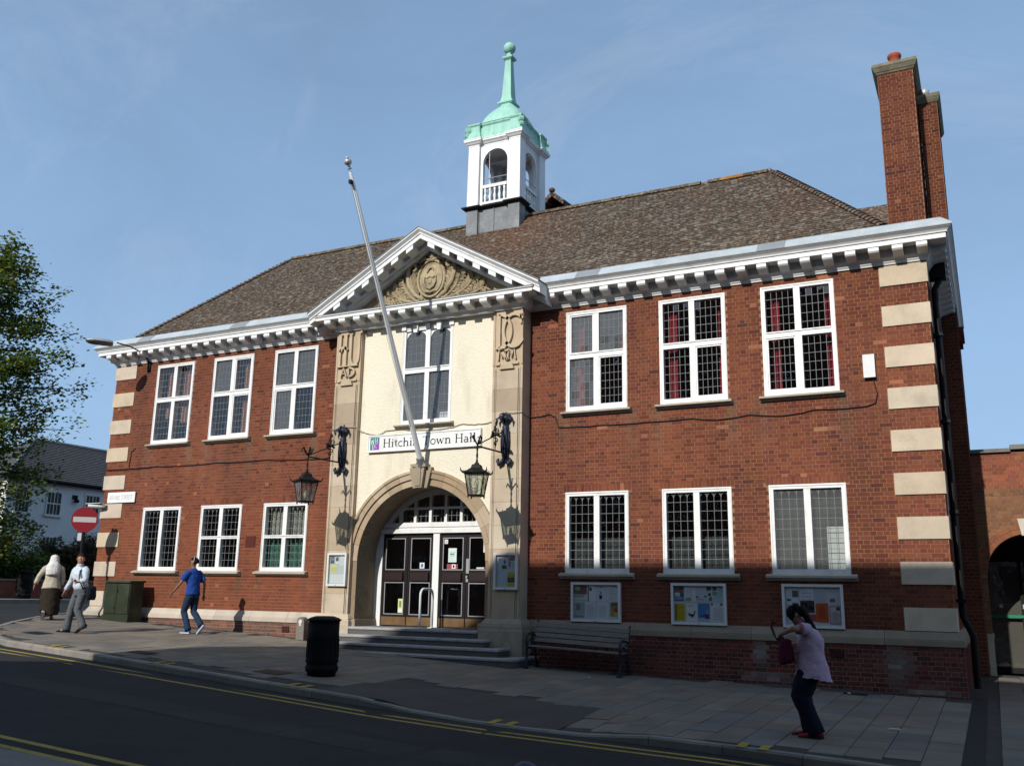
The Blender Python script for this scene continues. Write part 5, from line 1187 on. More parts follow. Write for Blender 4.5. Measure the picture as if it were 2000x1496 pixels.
# ---------------------------------------------------------------- white house with slate roof across the side street
HX = -30.0
hs = tag(empty("white_house", (HX, 18, 1.1)), "white rendered two storey house with dark slate roof behind the tree", "house")
def hb_(mb, name, m_, par=None, sm=False): 
    o = mb.build(name, m_, par or hs, sm); o.matrix_parent_inverse = Matrix.Translation(-Vector(hs.location)) if (par is None or par is hs) else Matrix.Identity(4); return o
mb = MB(); mb.box(HX - 8, HX, 10.2, 34, 0.5, 6.75); hb_(mb, "wall", M['housewhite'])
rf_ = MB(); e = 0.35; x0, x1, y0, y1, ze, zr = HX - 8 - e, HX + e, 10.2 - e, 34 + e, 6.70, 9.25; xm = HX - 4
rf_.add([(x0, y0, ze), (x1, y0, ze), (x1, y1, ze), (x0, y1, ze), (xm, y0 + 4.3, zr), (xm, y1 - 4.3, zr)], [(0, 1, 4), (1, 2, 5, 4), (2, 3, 5), (3, 0, 4, 5), (0, 3, 2, 1)], (0.070, 0.066, 0.068)); HR = hb_(rf_, "roof", M['slate'])
sm_ = MB(); rowsn = 22; Lr = math.hypot(4.3 + e - e, zr - ze)
for i in range(rowsn):      # slate courses on the street slope
    t0, t1 = i / rowsn, (i + 1) / rowsn; lo = lambda t: (lerp(x1, xm, t), lerp(ze, zr, t)); (xa, za), (xb, zb) = lo(t0), lo(t1)
    ya, yb = lerp(y0, y0 + 4.3, t0), lerp(y1, y1 - 4.3, t0); n = int((yb - ya) / 0.42)
    for k in range(n):
        p, q = lerp(ya, yb, k / n), lerp(ya, yb, (k + 1) / n) - 0.012
        sm_.add([(xa + 0.03, p, za + 0.045), (xa + 0.03, q, za + 0.045), (xb + 0.012, q, zb + 0.02), (xb + 0.012, p, zb + 0.02), (xa + 0.0, p, za), (xa, q, za)], [(0, 1, 2, 3), (4, 5, 1, 0)], jit((0.072, 0.068, 0.070), 0.05))
o = sm_.build("slates", M['slate'], HR); tag(o, kind="stuff")
mb = MB(); mb.tube([(x1 - 0.02, y0 + 0.02, ze + 0.05), (xm, y0 + 4.3, zr + 0.05)], 0.09, 6); mb.tube([(xm, y0 + 4.3, zr + 0.05), (xm, y1 - 4.3, zr + 0.05)], 0.10, 6); mb.build("ridge", M['lead_dark'], HR)
mb = MB(); mb.box(HX + 0.0, HX + 0.33, 10.0, 34.2, 6.58, 6.70); mb.tube([(HX + 0.36, 9.9, 6.66), (HX + 0.36, 34.2, 6.66)], 0.06, 6); hb_(mb, "gutter", M['iron'])
for (ya, yb, za, zb) in ((12.40, 13.15, 5.08, 6.15), (14.62, 15.42, 5.05, 6.2), (12.40, 13.15, 2.55, 3.95), (14.75, 15.45, 2.5, 3.95), (10.7, 11.4, 5.08, 6.15), (17.4, 18.2, 5.05, 6.2)):
    f = MB(); X_ = HX
    f.box(X_, X_ + 0.05, ya - 0.07, ya, za - 0.05, zb + 0.07); f.box(X_, X_ + 0.05, yb, yb + 0.07, za - 0.05, zb + 0.07); f.box(X_, X_ + 0.05, ya, yb, zb, zb + 0.07); f.box(X_, X_ + 0.12, ya - 0.12, yb + 0.12, za - 0.12, za)
    f.box(X_, X_ + 0.04, (ya + yb)/2 - 0.02, (ya + yb)/2 + 0.02, za, zb); f.box(X_, X_ + 0.045, ya, yb, (za + zb)/2 - 0.03, (za + zb)/2 + 0.03)
    for q in (0.25, 0.75): f.box(X_, X_ + 0.03, lerp(ya, yb, q) - 0.012, lerp(ya, yb, q) + 0.012, za, zb)
    fo = hb_(f, "window", M['white']); g = MB(); g.box(X_ - 0.02, X_ + 0.012, ya, yb, za, zb); g.build("pane", M['darkwin'], fo)
mb = MB(); mb.ball((HX + 0.18, 13.95, 5.85), 0.13, 10, None, (1, 1.2, 0.8)); mb.tube([(HX, 13.95, 6.0), (HX + 0.2, 13.95, 5.9)], 0.03, 6); mb.box(HX, HX + 0.05, 13.8, 14.1, 5.95, 6.15); hb_(mb, "wall_lamp", M['iron'])

# low garden wall and hedges
gw = tag(empty("garden_wall", (-24.2, 10, 1.1)), "low red brick garden wall across the side street", "wall")
def part_at(mb, name, m_, par, sm=False):
    o = mb.build(name, m_, par, sm); o.matrix_parent_inverse = Matrix.Translation(-Vector(par.location)); return o
mb = MB(); mb.box(-24.32, -24.08, -6, 40, 0.8, 1.80); part_at(mb, "brick_body", M['garden_brick'], gw)
y_ = -6.0
while y_ < 24:
    mb = MB(); mb.box(-24.36, -24.03, y_ + 0.004, y_ + 0.596, 1.80, 1.87, jit((0.30, 0.26, 0.22), 0.1)); part_at(mb, "coping_stone", M['kerb'], gw); y_ += 0.6

def foliage(mb, c, rad, n, size, cols, shell=0.55, seed=1, squash=1.0):
    rg_ = random.Random(seed); c = Vector(c)
    for i in range(n):
        d = Vector((rg_.gauss(0, 1), rg_.gauss(0, 1), rg_.gauss(0, 1))).normalized(); r_ = rg_.uniform(shell, 1.0) ** 0.7
        bump_ = 1 + 0.16 * math.sin(d.x * 7 + seed) * math.sin(d.y * 6 + 2 * seed) + 0.1 * math.sin(d.z * 9 + seed)
        p = c + Vector((d.x * rad[0], d.y * rad[1], d.z * rad[2])) * r_ * bump_
        a = Vector((rg_.gauss(0, 1), rg_.gauss(0, 1), rg_.gauss(0, 0.6))).normalized(); nrm_ = (d * 0.7 + Vector((rg_.gauss(0, 0.6), rg_.gauss(0, 0.6), 0.5 + rg_.gauss(0, 0.5)))).normalized()
        a = (a - nrm_ * a.dot(nrm_)).normalized(); b2 = nrm_.cross(a) * 0.55; s = size * rg_.uniform(0.6, 1.3)
        cc = cols[rg_.randrange(len(cols))]; k = rg_.uniform(0.75, 1.25)
        mb.add([p - a * s * 0.5, p + b2 * s * 0.45, p + a * s * 0.5, p - b2 * s * 0.45], [(0, 1, 2, 3)], (cc[0]*k, cc[1]*k, cc[2]*k))
def bush(name, label, c, rad, n, size, cols, seed, group=None):
    o = tag(empty(name, (c[0], c[1], 1.1)), label, "shrub", group)
    mb = MB(); foliage(mb, c, rad, n, size, cols, 0.5, seed); part_at(mb, "foliage", M['leaf'], o)
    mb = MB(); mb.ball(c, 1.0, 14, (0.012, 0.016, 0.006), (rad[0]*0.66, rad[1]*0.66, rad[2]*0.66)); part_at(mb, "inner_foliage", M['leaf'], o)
    mb = MB(); mb.tube([(c[0], c[1], 1.0), (c[0] + 0.05, c[1], c[2])], [0.06, 0.03], 6)
    for k in range(5):
        t = k * 1.3; mb.tube([(c[0], c[1], 1.3), (c[0] + 0.6*rad[0]*math.cos(t), c[1] + 0.6*rad[1]*math.sin(t), c[2] + 0.3*rad[2])], [0.03, 0.012], 5)
    part_at(mb, "stem", M['bark'], o); return o
GRN = [(0.035, 0.065, 0.015), (0.05, 0.09, 0.02), (0.025, 0.05, 0.012), (0.09, 0.13, 0.02)]
RED = [(0.055, 0.028, 0.022), (0.075, 0.035, 0.025), (0.04, 0.03, 0.02), (0.06, 0.05, 0.025)]
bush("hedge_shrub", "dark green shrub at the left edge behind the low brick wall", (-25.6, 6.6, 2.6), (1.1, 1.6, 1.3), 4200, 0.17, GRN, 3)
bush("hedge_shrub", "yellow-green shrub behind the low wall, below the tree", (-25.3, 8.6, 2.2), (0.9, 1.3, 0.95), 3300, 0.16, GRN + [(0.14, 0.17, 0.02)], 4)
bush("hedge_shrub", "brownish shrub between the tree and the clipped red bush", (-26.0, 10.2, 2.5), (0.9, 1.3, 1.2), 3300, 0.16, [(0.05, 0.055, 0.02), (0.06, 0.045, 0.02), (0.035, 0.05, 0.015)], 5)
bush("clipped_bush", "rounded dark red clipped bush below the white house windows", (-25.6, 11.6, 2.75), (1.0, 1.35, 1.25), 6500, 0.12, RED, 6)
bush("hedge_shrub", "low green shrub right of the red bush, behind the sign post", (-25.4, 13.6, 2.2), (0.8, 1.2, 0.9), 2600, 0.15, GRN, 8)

# street tree on the left
TX, TY = -26.0, 5.2
tr = tag(empty("lime_tree", (TX, TY, 1.1)), "tall broad leaved tree at the left edge of the picture", "tree")
rt = random.Random(11); trunk = MB(); leaves = MB(); tips = []
trunk.tube([(TX, TY, 0.9), (TX + 0.05, TY, 2.5), (TX - 0.05, TY + 0.05, 5.5), (TX + 0.05, TY + 0.1, 9.0), (TX, TY, 12.6), (TX, TY, 15.6)], [0.38, 0.30, 0.25, 0.19, 0.11, 0.03], 9)
TL_ = [(0.045, 0.078, 0.016), (0.060, 0.098, 0.020), (0.034, 0.062, 0.014), (0.095, 0.125, 0.022), (0.12, 0.11, 0.02)]
def spray(p, d, ln, seed):
    # a leafy twig: leaves set along a drooping stem
    for k in range(int(ln * 22)):
        t = rt.random(); q = p + d * ln * t + Vector((rt.gauss(0, 0.16), rt.gauss(0, 0.16), rt.gauss(0, 0.20) - 0.14 * t * t * ln))
        a = Vector((rt.gauss(0, 1), rt.gauss(0, 1), rt.gauss(0, 0.35))).normalized(); nn2 = Vector((rt.gauss(0, 0.6), rt.gauss(0, 0.6) - 0.3, 1)).normalized(); a = (a - nn2 * a.dot(nn2)).normalized(); b2 = nn2.cross(a)
        s = rt.uniform(0.10, 0.19); c = TL_[rt.randrange(5)]; kk = rt.uniform(0.7, 1.25)
        leaves.add([q - a * s * 0.6, q + b2 * s * 0.45, q + a * s * 0.6, q - b2 * s * 0.45], [(0, 1, 2, 3)], (c[0]*kk, c[1]*kk, c[2]*kk))
for i in range(120):
    z = lerp(3.3, 15.8, ((i + 0.5) / 120) ** 1.12) + rt.uniform(-0.2, 0.2); az = i * 2.39996 + rt.uniform(-0.3, 0.3)
    f = max(0.0, (z - 3.6) / 13.2); L_ = interp(z, [3.2, 4, 6, 7.8, 9.4, 12, 14.5, 17], [3.0, 3.4, 3.8, 4.3, 5.1, 3.9, 2.6, 1.2]) * rt.uniform(0.62, 1.08)
    d = Vector((math.cos(az), math.sin(az), rt.uniform(-0.22, 0.42) + 0.25 * f)).normalized(); p0 = Vector((TX, TY, z - 0.3)); pts = [p0]
    for k in range(1, 6): pts.append(p0 + d * L_ * k / 5 + Vector((rt.gauss(0, 0.10), rt.gauss(0, 0.10), -0.05 * k * k * 0.25)))
    trunk.tube(pts, [0.07, 0.055, 0.042, 0.03, 0.018, 0.006], 5)
    for k in range(22):
        t = rt.uniform(0.18, 1.0); j = min(4, int(t * 5)); p = pts[j].lerp(pts[j+1], t * 5 - j)
        dd = (d * 0.7 + Vector((rt.gauss(0, 0.75), rt.gauss(0, 0.75), rt.gauss(0, 0.55)))).normalized(); spray(p, dd, rt.uniform(0.5, 1.0), i)
part_at(trunk, "trunk", M['bark'], tr); part_at(leaves, "crown", M['leaf'], tr)
# ---------------------------------------------------------------- lettering drawn as strokes
def ell(cx, cz, rx, rz, a0, a1, n=16): return arc(cx, cz, rx, rz, a0, a1, n)
SERIF = {
 'H': (0.86, [('k', [(0.16, 0), (0.16, 1)]), ('k', [(0.68, 0), (0.68, 1)]), ('t', [(0.16, 0.52), (0.68, 0.52)])] + [('t', [(x - 0.12, z), (x + 0.12, z)]) for x in (0.16, 0.68) for z in (0.02, 0.98)]),
 'T': (0.78, [('k', [(0.38, 0), (0.38, 0.97)]), ('t', [(0.04, 0.96), (0.72, 0.96)]), ('t', [(0.06, 0.96), (0.05, 0.80)]), ('t', [(0.70, 0.96), (0.71, 0.80)]), ('t', [(0.25, 0.02), (0.51, 0.02)])]),
 'i': (0.34, [('k', [(0.17, 0), (0.17, 0.62)]), ('t', [(0.05, 0.02), (0.29, 0.02)]), ('t', [(0.05, 0.58), (0.17, 0.62)]), ('k', [(0.165, 0.80), (0.165, 0.92)])]),
 't': (0.40, [('k', [(0.17, 0.12), (0.17, 0.82)]), ('t', [(0.03, 0.62), (0.35, 0.62)]), ('t', [(0.17, 0.12), (0.22, 0.03), (0.36, 0.06)])]),
 'c': (0.50, [('m', ell(0.28, 0.31, 0.22, 0.30, 45, 315))]),
 'h': (0.66, [('k', [(0.14, 0), (0.14, 1.03)]), ('t', [(0.03, 0.02), (0.26, 0.02)]), ('m', [(0.15, 0.46), (0.26, 0.58), (0.38, 0.62), (0.47, 0.55), (0.50, 0.44)]), ('k', [(0.50, 0), (0.50, 0.46)]), ('t', [(0.39, 0.02), (0.62, 0.02)]), ('t', [(0.03, 1.0), (0.14, 1.03)])]),
 'n': (0.66, [('k', [(0.14, 0), (0.14, 0.62)]), ('t', [(0.03, 0.02), (0.26, 0.02)]), ('m', [(0.15, 0.46), (0.26, 0.58), (0.38, 0.62), (0.47, 0.55), (0.50, 0.44)]), ('k', [(0.50, 0), (0.50, 0.46)]), ('t', [(0.39, 0.02), (0.62, 0.02)]), ('t', [(0.03, 0.58), (0.14, 0.62)])]),
 'o': (0.60, [('m', ell(0.30, 0.31, 0.23, 0.30, 0, 360, 24))]),
 'w': (0.86, [('k', [(0.10, 0.62), (0.26, 0.02)]), ('t', [(0.26, 0.02), (0.42, 0.60)]), ('k', [(0.42, 0.60), (0.58, 0.02)]), ('t', [(0.58, 0.02), (0.74, 0.62)]), ('t', [(0.0, 0.61), (0.20, 0.61)]), ('t', [(0.66, 0.61), (0.84, 0.61)])]),
 'a': (0.54, [('k', [(0.40, 0), (0.40, 0.42)]), ('m', [(0.40, 0.40), (0.36, 0.56), (0.24, 0.62), (0.10, 0.54)]), ('m', ell(0.24, 0.17, 0.17, 0.16, 60, 330, 14)), ('t', [(0.40, 0.03), (0.50, 0.03)])]),
 'l': (0.34, [('k', [(0.17, 0), (0.17, 1.03)]), ('t', [(0.05, 0.02), (0.29, 0.02)]), ('t', [(0.05, 1.0), (0.17, 1.03)])]), ' ': (0.34, []),
}
BLOCK = {
 'B': (0.62, [('m', [(0.1, 0), (0.1, 1)]), ('m', [(0.1, 1), (0.38, 0.98), (0.46, 0.76), (0.36, 0.54), (0.1, 0.52)]), ('m', [(0.1, 0.52), (0.40, 0.50), (0.50, 0.25), (0.40, 0.02), (0.1, 0)])]),
 'R': (0.62, [('m', [(0.1, 0), (0.1, 1)]), ('m', [(0.1, 1), (0.38, 0.98), (0.48, 0.75), (0.38, 0.52), (0.1, 0.5)]), ('m', [(0.28, 0.5), (0.52, 0)])]),
 'A': (0.66, [('m', [(0.04, 0), (0.32, 1), (0.60, 0)]), ('m', [(0.16, 0.33), (0.48, 0.33)])]),
 'N': (0.66, [('m', [(0.1, 0), (0.1, 1)]), ('m', [(0.1, 1), (0.54, 0)]), ('m', [(0.54, 0), (0.54, 1)])]),
 'D': (0.66, [('m', [(0.1, 0), (0.1, 1)]), ('m', [(0.1, 1), (0.36, 0.96), (0.52, 0.72), (0.54, 0.5), (0.52, 0.28), (0.36, 0.04), (0.1, 0)])]),
 'S': (0.58, [('m', [(0.48, 0.84), (0.36, 0.97), (0.2, 0.97), (0.09, 0.82), (0.14, 0.62), (0.30, 0.52), (0.45, 0.42), (0.50, 0.22), (0.38, 0.04), (0.2, 0.02), (0.07, 0.17)])]),
 'T': (0.58, [('m', [(0.28, 0), (0.28, 1)]), ('m', [(0.02, 0.97), (0.54, 0.97)])]),
 'E': (0.54, [('m', [(0.1, 0), (0.1, 1)]), ('m', [(0.1, 0.97), (0.46, 0.97)]), ('m', [(0.1, 0.52), (0.42, 0.52)]), ('m', [(0.1, 0.03), (0.46, 0.03)])]),
 'H': (0.66, [('m', [(0.1, 0), (0.1, 1)]), ('m', [(0.54, 0), (0.54, 1)]), ('m', [(0.1, 0.52), (0.54, 0.52)])]),
 'C': (0.66, [('m', ell(0.34, 0.5, 0.26, 0.48, 45, 315))]), ' ': (0.34, []),
}
def write(mb, text, x, z, cap, font, y0, y1, col, widths={'k': 0.15, 't': 0.06, 'm': 0.11}, fit=None, par=None):
    tot = sum(font[c][0] for c in text); kx = cap if not fit else fit / tot
    for c in text:
        w_, st = font[c]
        if par: mb = MB()
        for k, pts in st: ribbon(mb, [(x + p[0] * kx, z + p[1] * cap) for p in pts], widths[k] * cap, y0, y1, col)
        if par and st: part_at(mb, "letter", M['letter'], par)
        x += w_ * kx

# ---------------------------------------------------------------- signs
sg = tag(empty("hall_sign", (0, CY - 0.03, 5.02)), "long white name board above the entrance arch", "sign")
mb = MB(); y0 = CY - 0.06
mb.box(-1.535, 1.535, y0, CY - 0.004, 4.82, 5.23); part_at(mb, "board", M['white'], sg)
mb = MB(); f = 0.03
for (a, b2, c, d) in ((-1.535, 1.535, 4.82, 4.82 + f), (-1.535, 1.535, 5.23 - f, 5.23), (-1.535, -1.535 + f, 4.82 + f, 5.23 - f), (1.535 - f, 1.535, 4.82 + f, 5.23 - f)): mb.box(a, b2, y0 - 0.014, y0 + 0.002, c, d)
part_at(mb, "frame", M['white'], sg)
write(MB(), "Hitchin Town Hall", -1.10, 4.925, 0.20, SERIF, y0 + 0.001, y0 - 0.003, (0.03, 0.03, 0.035), fit=2.52, par=sg)
mb = MB(); x0, x1, z0, z1 = -1.46, -1.205, 4.88, 5.175
mb.poly([(x0, y0 - 0.004, z0), (x0 + 0.09, y0 - 0.004, z0), (x0 + 0.12, y0 - 0.004, (z0 + z1)/2 - 0.02), (x1, y0 - 0.004, (z0 + z1)/2 + 0.07), (x1, y0 - 0.004, z1), (x0, y0 - 0.004, z1)], (0.03, 0.22, 0.19))
mb.poly([(x0 + 0.09, y0 - 0.0045, z0), (x1, y0 - 0.0045, z0), (x1, y0 - 0.0045, (z0 + z1)/2 + 0.07), (x0 + 0.12, y0 - 0.0045, (z0 + z1)/2 - 0.02)], (0.25, 0.08, 0.36))
write(mb, "N", x0 + 0.03, z0 + 0.13, 0.125, BLOCK, y0 - 0.005, y0 - 0.008, (0.78, 0.80, 0.80)); write(mb, "H", x0 + 0.135, z0 + 0.15, 0.125, BLOCK, y0 - 0.005, y0 - 0.008, (0.70, 0.74, 0.78))
write(mb, "D", x0 + 0.06, z0 + 0.02, 0.115, BLOCK, y0 - 0.005, y0 - 0.008, (0.78, 0.80, 0.80)); write(mb, "C", x0 + 0.145, z0 + 0.035, 0.11, BLOCK, y0 - 0.005, y0 - 0.008, (0.62, 0.42, 0.70))
part_at(mb, "logo", M['letter'], sg)
ss = tag(empty("street_name_sign", (-10.05, -0.05, 4.05)), "white street name plate on the hall's left corner", "sign")
mb = MB(); mb.box(-10.60, -9.52, -0.055, -0.031, 3.91, 4.20); part_at(mb, "plate", M['white'], ss)
write(MB(), "BRAND STREET", -10.52, 3.995, 0.12, BLOCK, -0.0555, -0.058, (0.50, 0.56, 0.53), fit=0.90, par=ss)

# ---------------------------------------------------------------- notice boards
def board(label, x0, x1, z0, z1, yw, posters, fr_=0.05, dp=0.07):
    o = tag(empty("notice_board", ((x0 + x1)/2, yw, z0)), label, "notice board"); yf = yw - dp
    mb = MB()
    for (a, b2, c, d) in ((x0, x0 + fr_, z0, z1), (x1 - fr_, x1, z0, z1), (x0 + fr_, x1 - fr_, z1 - fr_, z1), (x0 + fr_, x1 - fr_, z0, z0 + fr_)): mb.box(a, b2, yf, yw, c, d)
    part_at(mb, "frame", M['alu_white'], o)
    mb = MB(); mb.box(x0 + fr_, x1 - fr_, yw - 0.018, yw - 0.002, z0 + fr_, z1 - fr_, (0.60, 0.64, 0.66)); part_at(mb, "backboard", M['paper'], o)
    W_, H_ = x1 - x0 - 2 * fr_, z1 - z0 - 2 * fr_; U = lambda u: x0 + fr_ + u * W_; V = lambda v: z0 + fr_ + v * H_
    for i, (u0, u1, v0, v1, c, inner) in enumerate(posters):
        mb = MB(); yy = yw - 0.020 - 0.0005 * (i % 3); mb.box(U(u0), U(u1), yy - 0.002, yy, V(v0), V(v1), c)
        for (a, b2, c0, d0, cc) in inner: mb.box(lerp(U(u0), U(u1), a), lerp(U(u0), U(u1), b2), yy - 0.0035, yy - 0.002, lerp(V(v0), V(v1), c0), lerp(V(v0), V(v1), d0), cc)
        part_at(mb, "poster", M['paper'], o)
    mb = MB(); mb.box(x0 + fr_, x1 - fr_, yf + 0.015, yf + 0.019, z0 + fr_, z1 - fr_, skip=('y1',)); part_at(mb, "pane", M['glass'], o)
    mb = MB(); mb.tube([((x0 + x1)/2, yf, z0 + 0.02), ((x0 + x1)/2, yf - 0.008, z0 + 0.02)], 0.009, 8); part_at(mb, "lock", M['iron'], o)
    return o
WHT, GRY, LIL = (0.80, 0.81, 0.82), (0.62, 0.66, 0.66), (0.74, 0.73, 0.79)
DK = (0.03, 0.03, 0.035)
board("wide notice board under the right wing's window nearest the arch, above the bench", 3.62, 4.71, 1.085, 1.875, -0.008, [
 (0.0, 0.29, 0.72, 0.98, (0.10, 0.10, 0.09), [(0.1, 0.5, 0.45, 0.9, (0.42, 0.48, 0.16)), (0.55, 0.95, 0.1, 0.55, (0.40, 0.08, 0.10)), (0.05, 0.4, 0.05, 0.35, (0.16, 0.18, 0.16))]),
 (0.0, 0.29, 0.50, 0.71, GRY, [(0.0, 0.8, 0.65, 0.9, (0.40, 0.30, 0.22)), (0.1, 0.9, 0.2, 0.3, (0.35, 0.42, 0.42))]),
 (0.31, 0.50, 0.52, 0.98, WHT, [(0.05, 0.16, 0.0, 1.0, DK), (0.25, 0.5, 0.65, 0.88, DK)]), (0.51, 0.74, 0.52, 0.98, LIL, [(0.28, 0.55, 0.15, 0.40, DK), (0.32, 0.52, 0.45, 0.62, (0.3, 0.3, 0.33)), (0.3, 0.6, 0.85, 0.95, (0.5, 0.35, 0.4))]),
 (0.75, 0.99, 0.52, 0.98, WHT, lines(7, (0.45, 0.5, 0.52))), (0.01, 0.24, 0.03, 0.48, (0.38, 0.44, 0.44), [(0.2, 0.6, 0.5, 0.92, (0.16, 0.22, 0.24)), (0.1, 0.9, 0.05, 0.15, (0.2, 0.26, 0.27))]),
 (0.26, 0.50, 0.04, 0.50, LIL, lines(9, (0.42, 0.42, 0.52))), (0.53, 0.78, 0.02, 0.50, WHT, lines(10, (0.45, 0.48, 0.5))),
 (0.82, 0.99, 0.1, 0.50, (0.34, 0.26, 0.12), [(0.5, 1.0, 0.3, 0.6, (0.50, 0.05, 0.05)), (0.5, 1.0, 0.0, 0.3, (0.62, 0.50, 0.04)), (0.1, 0.45, 0.1, 0.35, (0.35, 0.36, 0.08)), (0.1, 0.9, 0.75, 0.95, (0.12, 0.12, 0.12))])])
board("wide notice board with blue and yellow posters, middle of three on the right wing", 5.77, 6.865, 1.09, 1.88, -0.008, [
 (0.0, 0.20, 0.57, 0.98, (0.05, 0.06, 0.10), [(0.05, 0.95, 0.62, 0.75, (0.30, 0.08, 0.08)), (0.08, 0.62, 0.32, 0.58, (0.66, 0.66, 0.70)), (0.05, 0.95, 0.08, 0.30, (0.16, 0.34, 0.50))]),
 (0.22, 0.44, 0.56, 0.98, WHT, lines(6, (0.42, 0.45, 0.60)) + [(0.05, 0.6, 0.02, 0.25, (0.42, 0.58, 0.40))]), (0.45, 0.66, 0.56, 0.98, (0.60, 0.64, 0.68), [(0.0, 0.2, 0.25, 0.38, (0.25, 0.08, 0.18)), (0.1, 0.7, 0.12, 0.18, (0.3, 0.36, 0.4)), (0.8, 0.98, 0.3, 0.42, DK)]),
 (0.66, 0.99, 0.56, 0.98, (0.55, 0.60, 0.64), [(0.0, 0.28, 0.75, 1.0, DK), (0.35, 0.6, 0.75, 1.0, (0.08, 0.06, 0.10)), (0.1, 0.25, 0.40, 0.58, DK), (0.35, 0.6, 0.45, 0.68, (0.16, 0.36, 0.28)), (0.15, 0.32, 0.08, 0.32, (0.15, 0.16, 0.16)), (0.62, 1.0, 0.3, 0.9, (0.40, 0.58, 0.56))]),
 (0.02, 0.22, 0.02, 0.50, (0.55, 0.44, 0.02), [(0.0, 0.2, 0.05, 0.95, (0.22, 0.17, 0.01)), (0.3, 0.9, 0.75, 0.83, (0.35, 0.26, 0.02))] + lines(5, (0.42, 0.33, 0.02), 0.3, 0.95, 0.1, 0.65)),
 (0.25, 0.47, 0.02, 0.50, WHT, [(0.2, 0.72, 0.3, 0.42, DK), (0.4, 0.62, 0.22, 0.3, DK), (0.68, 0.80, 0.42, 0.6, DK), (0.1, 0.3, 0.42, 0.47, DK), (0.1, 0.6, 0.86, 0.9, (0.15, 0.16, 0.18))]),
 (0.48, 0.71, 0.02, 0.52, (0.07, 0.25, 0.52), [(0.0, 1.0, 0.0, 0.2, (0.42, 0.52, 0.60)), (0.2, 0.6, 0.28, 0.36, (0.02, 0.05, 0.12)), (0.6, 0.95, 0.16, 0.42, (0.08, 0.05, 0.14)), (0.75, 0.85, 0.42, 0.64, (0.5, 0.35, 0.6))]),
 (0.73, 0.99, 0.03, 0.52, LIL, [(0.05, 0.2, 0.9, 1.0, DK), (0.75, 0.9, 0.9, 1.0, DK)] + lines(7, (0.45, 0.42, 0.48), 0.2, 0.9, 0.1, 0.8))])
board("wide notice board with an orange poster, nearest the hall's right corner", 7.92, 9.015, 1.095, 1.885, -0.008, [
 (0.02, 0.25, 0.52, 0.98, LIL, [(0.5, 0.98, 0.45, 0.82, (0.16, 0.14, 0.12)), (0.05, 0.4, 0.22, 0.34, (0.06, 0.10, 0.18))]), (0.02, 0.25, 0.04, 0.50, (0.60, 0.63, 0.68), [(0.1, 0.5, 0.6, 0.72, (0.15, 0.14, 0.2)), (0.15, 0.35, 0.2, 0.5, (0.06, 0.08, 0.15)), (0.5, 0.9, 0.85, 0.97, (0.2, 0.25, 0.3))]),
 (0.27, 0.52, 0.60, 0.97, LIL, lines(3, (0.48, 0.50, 0.58))), (0.53, 0.74, 0.57, 0.97, (0.56, 0.60, 0.66), lines(6, (0.42, 0.46, 0.55))), (0.76, 0.99, 0.52, 0.97, (0.58, 0.64, 0.68), [(0.2, 0.6, 0.2, 0.4, (0.32, 0.10, 0.18)), (0.1, 0.9, 0.78, 0.84, (0.4, 0.45, 0.48))]),
 (0.26, 0.54, 0.30, 0.64, WHT, [(0.04, 0.96, 0.05, 0.97, (0.04, 0.035, 0.06)), (0.3, 0.5, 0.4, 0.8, (0.22, 0.20, 0.28)), (0.6, 0.9, 0.3, 0.6, (0.18, 0.17, 0.22)), (0.1, 0.25, 0.6, 0.85, (0.25, 0.15, 0.32))]),
 (0.40, 0.56, 0.10, 0.28, (0.40, 0.06, 0.10), []), (0.55, 0.77, 0.08, 0.58, (0.60, 0.11, 0.02), [(0.25, 0.75, 0.2, 0.8, (0.48, 0.06, 0.02))]),
 (0.79, 0.99, 0.04, 0.52, (0.42, 0.24, 0.26), [(0.1, 0.9, 0.08, 0.92, (0.58, 0.57, 0.58)), (0.6, 0.92, 0.75, 0.9, (0.45, 0.2, 0.24))] + lines(6, (0.48, 0.46, 0.46), 0.2, 0.85, 0.12, 0.7))])
board("narrow white notice board on the stone pilaster left of the doors", -2.43, -1.88, 1.72, 2.475, PY - 0.002, [
 (0.03, 0.30, 0.70, 0.97, (0.45, 0.46, 0.47), [(0.1, 0.9, 0.55, 0.95, (0.20, 0.21, 0.22)), (0.1, 0.9, 0.05, 0.48, (0.13, 0.14, 0.15))]), (0.36, 0.60, 0.70, 0.95, WHT, [(0.1, 0.8, 0.35, 0.95, (0.22, 0.23, 0.24)), (0.2, 0.5, 0.45, 0.7, WHT)]),
 (0.65, 0.97, 0.62, 0.97, WHT, lines(6, (0.55, 0.6, 0.62))), (0.03, 0.48, 0.38, 0.66, (0.72, 0.70, 0.42), [(0.1, 0.9, 0.2, 0.7, (0.66, 0.62, 0.26))]), (0.08, 0.95, 0.04, 0.34, (0.74, 0.76, 0.77), [])], 0.045)
